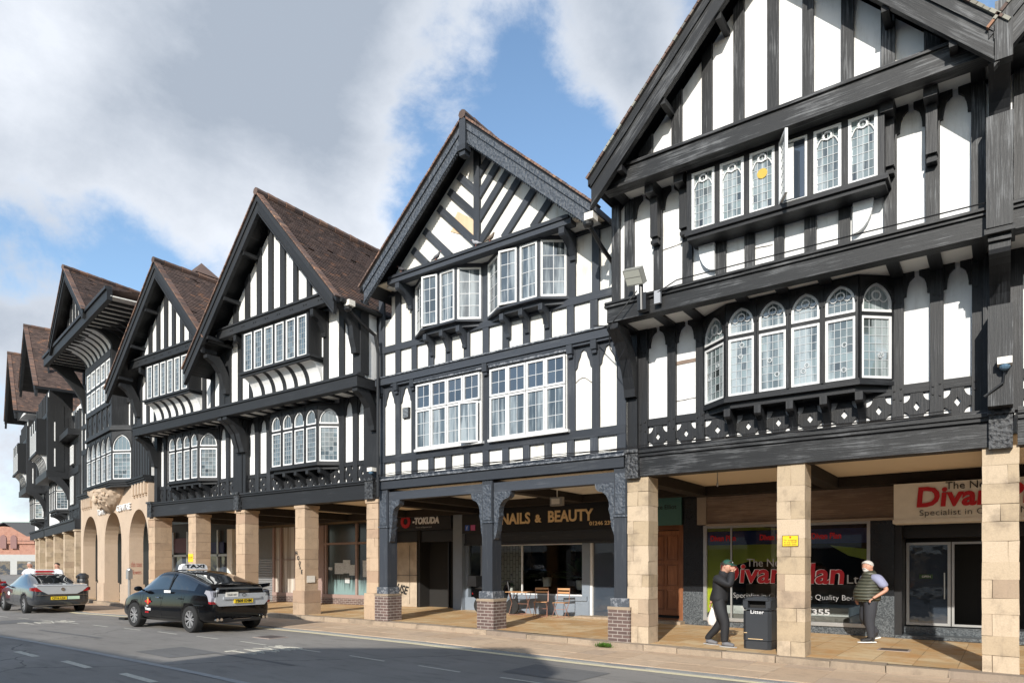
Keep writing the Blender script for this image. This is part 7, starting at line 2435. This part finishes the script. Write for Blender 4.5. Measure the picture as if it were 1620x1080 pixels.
# bistro table and chairs
cop = plain('copper_metal', (.42, .22, .16), .4, metal=.4)
slat = timber('orange_wood_slat', (.46, .24, .11), (.6, .38, .2), .8, .5, .5)


def chair(x, y, rz, label):
    z = g(x); C_ = thing('folding_chair', label, 'chair', (x, y, z), rz, 'folding chairs outside the nail salon', world=False)
    mb = MB(jit=.001)
    for i in range(5): mb.box(-.19, .19, -.17 + .075 * i, -.11 + .075 * i, .44, .455)
    objs('seat_slat', mb, slat, C_)
    mb = MB(jit=.001)
    for z_ in (.70, .80): mb.box(-.19, .19, .215, .23, z_, z_ + .055)
    objs('back_slat', mb, slat, C_)
    for s in (-1, 1):
        mb = MB(); mb.tube([(s * .19, -.22, 0), (s * .19, .16, .44), (s * .19, .22, .86)], .009, 6); obj('leg', mb, cop, C_)
        mb = MB(); mb.tube([(s * .175, .22, 0), (s * .175, -.17, .44)], .009, 6); obj('leg', mb, cop, C_)
    mb = MB()
    for yy, zz in ((-.2, .03), (.2, .03), (.0, .25)): mb.tube([(-.18, yy, zz), (.18, yy, zz)], .007, 6)
    objs('cross_bar', mb, cop, C_)
    return C_


chair(-11.0, 16.75, rad(25), 'orange folding chair nearest the table, facing left')
chair(-10.38, 16.85, rad(8), 'orange folding chair farther from the table, nearest the shop door')
tx, ty = -11.85, 16.9
C_ = thing('bistro_table', 'small folding bistro table with copper legs outside the nail salon', 'table', (tx, ty, g(tx)), rad(10), world=False)
mb = MB(jit=.001)
for i in range(6): mb.box(-.36, .36, -.28 + .095 * i, -.195 + .095 * i, .70, .715)
objs('table_slat', mb, slat, C_)
for s in (-1, 1):
    for a_ in (-1, 1):
        mb = MB(); mb.tube([(s * .27, a_ * .24, 0), (s * .27, -a_ * .22, .70)], .009, 6); obj('leg', mb, cop, C_)
mb = MB()
for yy in (-.22, .22): mb.tube([(-.27, yy, .04), (.27, yy, .04)], .007, 6)
mb.tube([(-.27, 0, .35), (.27, 0, .35)], .007, 6)
objs('cross_bar', mb, cop, C_)


def plant(x, y, z, r, h, label, pot, leafm, n=90, long=False):
    P_ = thing('potted_plant', label, 'plant', (x, y, z), world=True)
    mb = MB(); mb.lathe((x, y, z), [(r * .5, 0), (r * .62, pot), (r * .5, pot)], 14); obj('pot', mb, M['signw'], P_)
    mb = MB()
    for i in range(n):
        a = random.uniform(0, 6.28); ph = random.uniform(.1, 1.4); L = h * random.uniform(.5, 1)
        d = Vector((math.cos(a) * math.sin(ph), math.sin(a) * math.sin(ph), math.cos(ph) * (1 if not long else .4)))
        b0 = Vector((x, y, z + pot)) + d * L * .35; tip = b0 + d * L * .7 - Vector((0, 0, .12 * L))
        s = d.cross(Vector((0, 0, 1))).normalized() * L * .13
        m_ = (b0 + tip) / 2 + Vector((0, 0, .05 * L))
        mb.face([b0, m_ + s, tip, m_ - s])
    obj('foliage', mb, leafm, P_)


plant(-12.95, 17.95, .78, .14, .22, 'small plant in a white pot on the salon window sill', .18, M['leafd'])
plant(-11.9, 18.5, 1.0, .25, .85, 'large leafy plant inside the salon window', .3, M['leafd'], 120, True)
plant(-10.9, 18.9, .9, .25, .9, 'broad bushy plant deeper inside the salon window, right of the leafy one', .3, M['leafd'], 140)

# scooter half hidden by the brick post
C_ = thing('scooter', 'black scooter parked behind the middle slate-blue post', 'scooter', (-12.75, 16.9, g(-12.7)), rad(0), world=False)
for x in (-.62, .62):
    mb = MB(); mb.lathe((x, 0, .24), [(.14, -.05), (.22, -.055), (.24, -.03), (.24, .03), (.22, .055), (.14, .05)], 20, 0, 'y'); mb.lathe((x, 0, .24), [(.14, -.02), (.14, .02)], 14, 1, 'y'); obj('wheel', mb, [RUB, RIM], C_)
mb = MB(jit=0); mb.prism([(-.78, .50), (-.62, .40), (-.25, .30), (.25, .24), (.34, .5), (.48, .85), (.42, .9), (.28, .55), (.2, .36), (-.2, .42), (-.3, .72), (-.85, .74)], -.13, .13); obj('body', mb, PAINTK, C_)
mb = MB(); mb.ball((-.5, 0, .78), .34, .13, .07); obj('seat', mb, M['black'], C_)
mb = MB(); mb.tube([(.42, -.32, 1.0), (.44, -.1, 1.02), (.44, .1, 1.02), (.42, .32, 1.0)], .018, 8); mb.tube([(.62, 0, .24), (.44, 0, 1.0)], .03, 8); obj('handlebar', mb, M['black'], C_)
for s in (-1, 1):
    mb = MB(); mb.tube([(.40, s * .2, 1.0), (.38, s * .26, 1.18)], .006, 5); mb.ball((.38, s * .28, 1.2), .02, .05, .035); obj('mirror', mb, M['black'], C_)
mb = MB(jit=.01); mb.box(-.98, -.62, -.2, .2, .84, 1.16); obj('top_box', mb, M['black'], C_)
mb = MB(); mb.box(-.90, -.86, -.06, .06, .58, .64); obj('tail_lamp', mb, REDL, C_)

# flood light, cameras, cables, downpipes
R = thing('flood_light', 'square grey flood light on a short post on the nearest house beam', 'lamp', (-5.62, 12.0, 6.5))
mb = MB(); mb.tube([(-5.60, 12.0, 6.5), (-5.60, 11.98, 6.98)], .045, 8); mb.box(-5.68, -5.50, 11.98, 12.14, 6.5, 6.82); obj('post', mb, M['black'], R)
T = Matrix.Translation((-5.68, 11.88, 7.12)) @ Matrix.Rotation(rad(-20), 4, 'Z') @ Matrix.Rotation(rad(38), 4, 'X') @ Matrix.Rotation(rad(12), 4, 'Y')
mb = MB(T); mb.box(-.2, .2, -.06, .06, -.15, .15, 0); mb.box(-.18, .18, -.064, -.06, -.13, -.008, 1); mb.box(-.18, .18, -.064, -.06, .008, .13, 1); obj('lamp_head', mb, [plain('weathered_grey_metal', (.22, .22, .2), .6), plain('lamp_glass', (.5, .5, .44), .3)], R)
R = thing('junction_box', 'small grey junction box with cable on the nearest house beam', 'box', (-5.2, 12.1, 6.6))
mb = MB(); mb.box(-5.36, -5.24, 12.04, 12.1, 6.58, 6.82); obj('box', mb, plain('grey_plastic', (.3, .31, .33), .5), R)
mb = MB()
mb.tube([(-6.9, 12.5, 6.62), (-6.3, 12.05, 6.35), (-6.1, 12.0, 6.5), (-5.7, 12.02, 6.9)], .012, 5); mb.tube([(-5.3, 12.05, 6.78), (-4.9, 12.0, 6.9), (-4.0, 12.05, 6.92), (-2, 12.08, 6.93), (-.2, 12.06, 6.90)], .012, 5)
mb.tube([(-6.35, 12.1, 6.45), (-6.42, 12.3, 6.0), (-6.3, 12.4, 5.75), (-6.2, 12.5, 6.0)], .012, 5)
objs('cable', mb, M['black'], R)
R = thing('cables', 'black cables slung along the top of the lower beams', 'cable', (-3, 12.9, 4.0))
for k, dz in enumerate((0, .02, .045)):
    pts = [(x, 12.84 - .01 * k, 4.06 + dz - .03 * math.sin((x + 6.4) * 1.3 + k) ** 2) for x in [-13.7 + .62 * i for i in range(22)]]
    mb = MB(); mb.tube(pts, .009, 5); obj('cable', mb, M['black'], R)
for (x, y, z, lb) in ((-.0, 12.5, 4.62, 'white security camera on the broad post at the right edge'), (-13.98, 12.95, 4.22, 'white security camera between the slate-blue house and the dark one left of it')):
    R = thing('security_camera', lb, 'camera', (x, y, z))
    mb = MB(); mb.box(x - .09, x + .09, y - .12, y + .06, z, z + .10); obj('housing', mb, M['signw'], R)
    mb = MB(); mb.ball((x, y - .05, z - .03), .07, .07, .06); obj('dome', mb, plain('blue_grey_dome', (.08, .14, .2), .2), R)
    mb = MB(); mb.tube([(x, y, z - .05), (x - .02, y + .02, z - .25), (x - .25, y + .05, z - .42)], .018, 6); obj('cable', mb, M['black'], R)
for (x, y, z1, z2, lb) in ((-13.66, 12.85, 8.25, 3.5, 'black downpipe between the slate-blue house and the dark one left of it'), (-6.62, 12.9, 8.4, 6.9, 'black crooked downpipe between the nearest house and the slate-blue one')):
    R = thing('downpipe', lb, 'pipe', (x, y, z2))
    mb = MB(); mb.tube([(x - .1, y - .9, z1 + .02), (x - .05, y - .5, z1 - .25), (x, y - .1, z1 - .45), (x + .0, y, z1 - .9), (x, y, z2)], .045, 8); mb.ball((x - .1, y - .95, z1 + .05), .11, .1, .1); obj('pipe', mb, M['black'], R)
    mb = MB(); mb.box(x - .14, x + .06, y - 1.05, y - .85, z1 + .08, z1 + .22); obj('hopper', mb, M['signw'], R)
R = thing('ceiling_lamp', 'small boxed lamp hanging under the nail salon arcade ceiling', 'lamp', (-9.35, 15.0, 3.2))
mb = MB(); mb.tube([(-9.35, 15.0, 3.74), (-9.35, 15.0, 3.42)], .012, 6); obj('rod', mb, M['signw'], R)
mb = MB(); mb.box(-9.53, -9.17, 14.94, 15.06, 3.2, 3.42, 0); mb.box(-9.48, -9.24, 14.93, 14.94, 3.24, 3.38, 1); obj('lamp_box', mb, [plain('grey_lamp_case', (.3, .29, .27), .5), M['signw']], R)
for (x, lb) in ((-5.0, 'bare hook and wire hanging from the arcade ceiling above the man in the cap'), (-15.2, 'white rod hanging under the arcade ceiling next to the graffiti pier')):
    R = thing('ceiling_hook', lb, 'hook', (x, 14.5, 3.3)); mb = MB(); mb.tube([(x, 14.5, 3.72), (x, 14.5, 3.42)], .012, 6); mb.ball((x, 14.5, 3.40), .025, .025, .05); obj('hook', mb, M['alu'], R)

# pigeons on the ledge
for i, (x, f_, lb) in enumerate(((-11.28, 1, 'grey pigeon, lower left one on the ledge under the slanting struts'), (-10.02, -1, 'pale pigeon on the ledge at the foot of the king post'), (-9.62, 1, 'brown pigeon crouched on the ledge right of the king post'), (-12.45, -1, 'dark pigeon at the far left end of the gable ledge'))):
    R = thing('pigeon', lb, 'pigeon', (x, 12.55, 9.15), 0, 'pigeons on the ledge')
    z = 9.08
    me = skinmesh([(0, 0, .10, .055, .05), (-.09, 0, .08, .03, .02), (-.17, 0, .06, .018, .008), (.06, 0, .13, .045, .04), (.10, 0, .18, .025, .024), (.12, 0, .215, .024, .022)], [(0, 1), (1, 2), (0, 3), (3, 4), (4, 5)], 2)
    me.transform(Matrix.Rotation(0 if f_ > 0 else math.pi, 4, 'Z'))
    meshpart('body', me, plain('pigeon_feathers', ((.10, .10, .11), (.3, .3, .32), (.16, .12, .09), (.05, .05, .055))[i], .7, var=.5, scale=30), R)
    mb = MB(); mb.tube([(f_ * .14, 0, .215), (f_ * .165, 0, .205)], [.008, .002], 6); mb2 = mb
    for s in (-1, 1): mb.tube([(0, s * .02, .07), (f_ * .01, s * .02, 0)], .005, 5)
    INV.pop(R.name, None); obj('beak_and_legs', mb, plain('pink_leg', (.4, .15, .12), .6), R)
    R.location = (x, 12.52, 9.082)

# weeds in the kerb joint
R = thing('weed', 'tuft of green weeds growing at the kerb below the brick post base', 'plant', (-6.75, 12.68, g(-6.7) - .1))
mb = MB()
for i in range(220):
    a = random.uniform(0, 6.28); L = random.uniform(.05, .14); ph = random.uniform(.2, 1.2)
    b0 = Vector((-6.75 + random.gauss(0, .08), 12.68 + random.uniform(-.05, .03), g(-6.7) - .11))
    d = Vector((math.cos(a) * math.sin(ph), -abs(math.sin(a) * math.sin(ph)), math.cos(ph))); s = d.cross(Vector((.3, .2, 1))).normalized() * .012
    mb.face([b0, b0 + d * L * .6 + s, b0 + d * L, b0 + d * L * .6 - s])
obj('leaves', mb, M['leaf'], R)

# meter and bins by the arches
R = thing('parking_meter', 'grey parking meter post in front of the stone arches', 'meter', (-27.6, 12.95, g(-27.6)))
mb = MB(); mb.tube([(-27.6, 12.95, g(-27)), (-27.6, 12.95, 1.15)], .05, 10); obj('post', mb, M['alu'], R)
mb = MB(); mb.box(-27.7, -27.5, 12.87, 13.03, 1.15, 1.5); mb.ball((-27.6, 12.95, 1.5), .1, .08, .08); obj('head', mb, M['alu'], R)
R = thing('litter_bin', 'dark bin standing against the left stone arch pier, behind the graphite saloon', 'bin', (-33.6, 13.75, g(-33)))
mb = MB(); mb.lathe((-33.6, 13.75, g(-33)), [(.2, 0), (.22, .1), (.23, .9), (.2, 1.0), (.24, 1.02), (.24, 1.15), (.1, 1.25)], 14); obj('body', mb, binm, R)
mb = MB(); mb.box(-33.7, -33.45, 13.5, 13.56, 1.03 + g(-33), 1.12 + g(-33)); obj('slot', mb, M['dark'], R)
# tiled roof turret behind house D
mb = MB(); mb.wbox(-25.4, -24.6, 14.0, 14.8, 9.5, 12.65)
pts = [(-25.5, 13.9, 12.65), (-24.5, 13.9, 12.65), (-24.5, 14.9, 12.65), (-25.5, 14.9, 12.65)]
for i in range(4): mb.face([pts[i], pts[(i + 1) % 4], (-25.0, 14.4, 13.25)])
obj('roof_turret', mb, M['tile'], RD)

# covers in the road and pavement
for i, (x, y, w, h, z, lb) in enumerate(((-13.4, 9.35, .62, .5, g(-13.4) - .131, 'small iron drain cover in the road behind the black taxi'), (-1.75, 15.2, .55, .45, g(-1.7) + .003, 'metal access cover set in the arcade flags near the right pier'))):
    R = thing('access_cover', lb, 'drain cover', (x, y, z))
    mb = MB(); mb.box(x - w / 2, x + w / 2, y - h / 2, y + h / 2, z - .02, z + .004, 0); mb.box(x - w / 2 + .04, x + w / 2 - .04, y - h / 2 + .04, y + h / 2 - .04, z, z + .008, 1)
    obj('cover', mb, [plain('pale_cover_rim', (.35, .28, .24), .7), plain('rusty_iron', (.09, .075, .07), .7)], R)
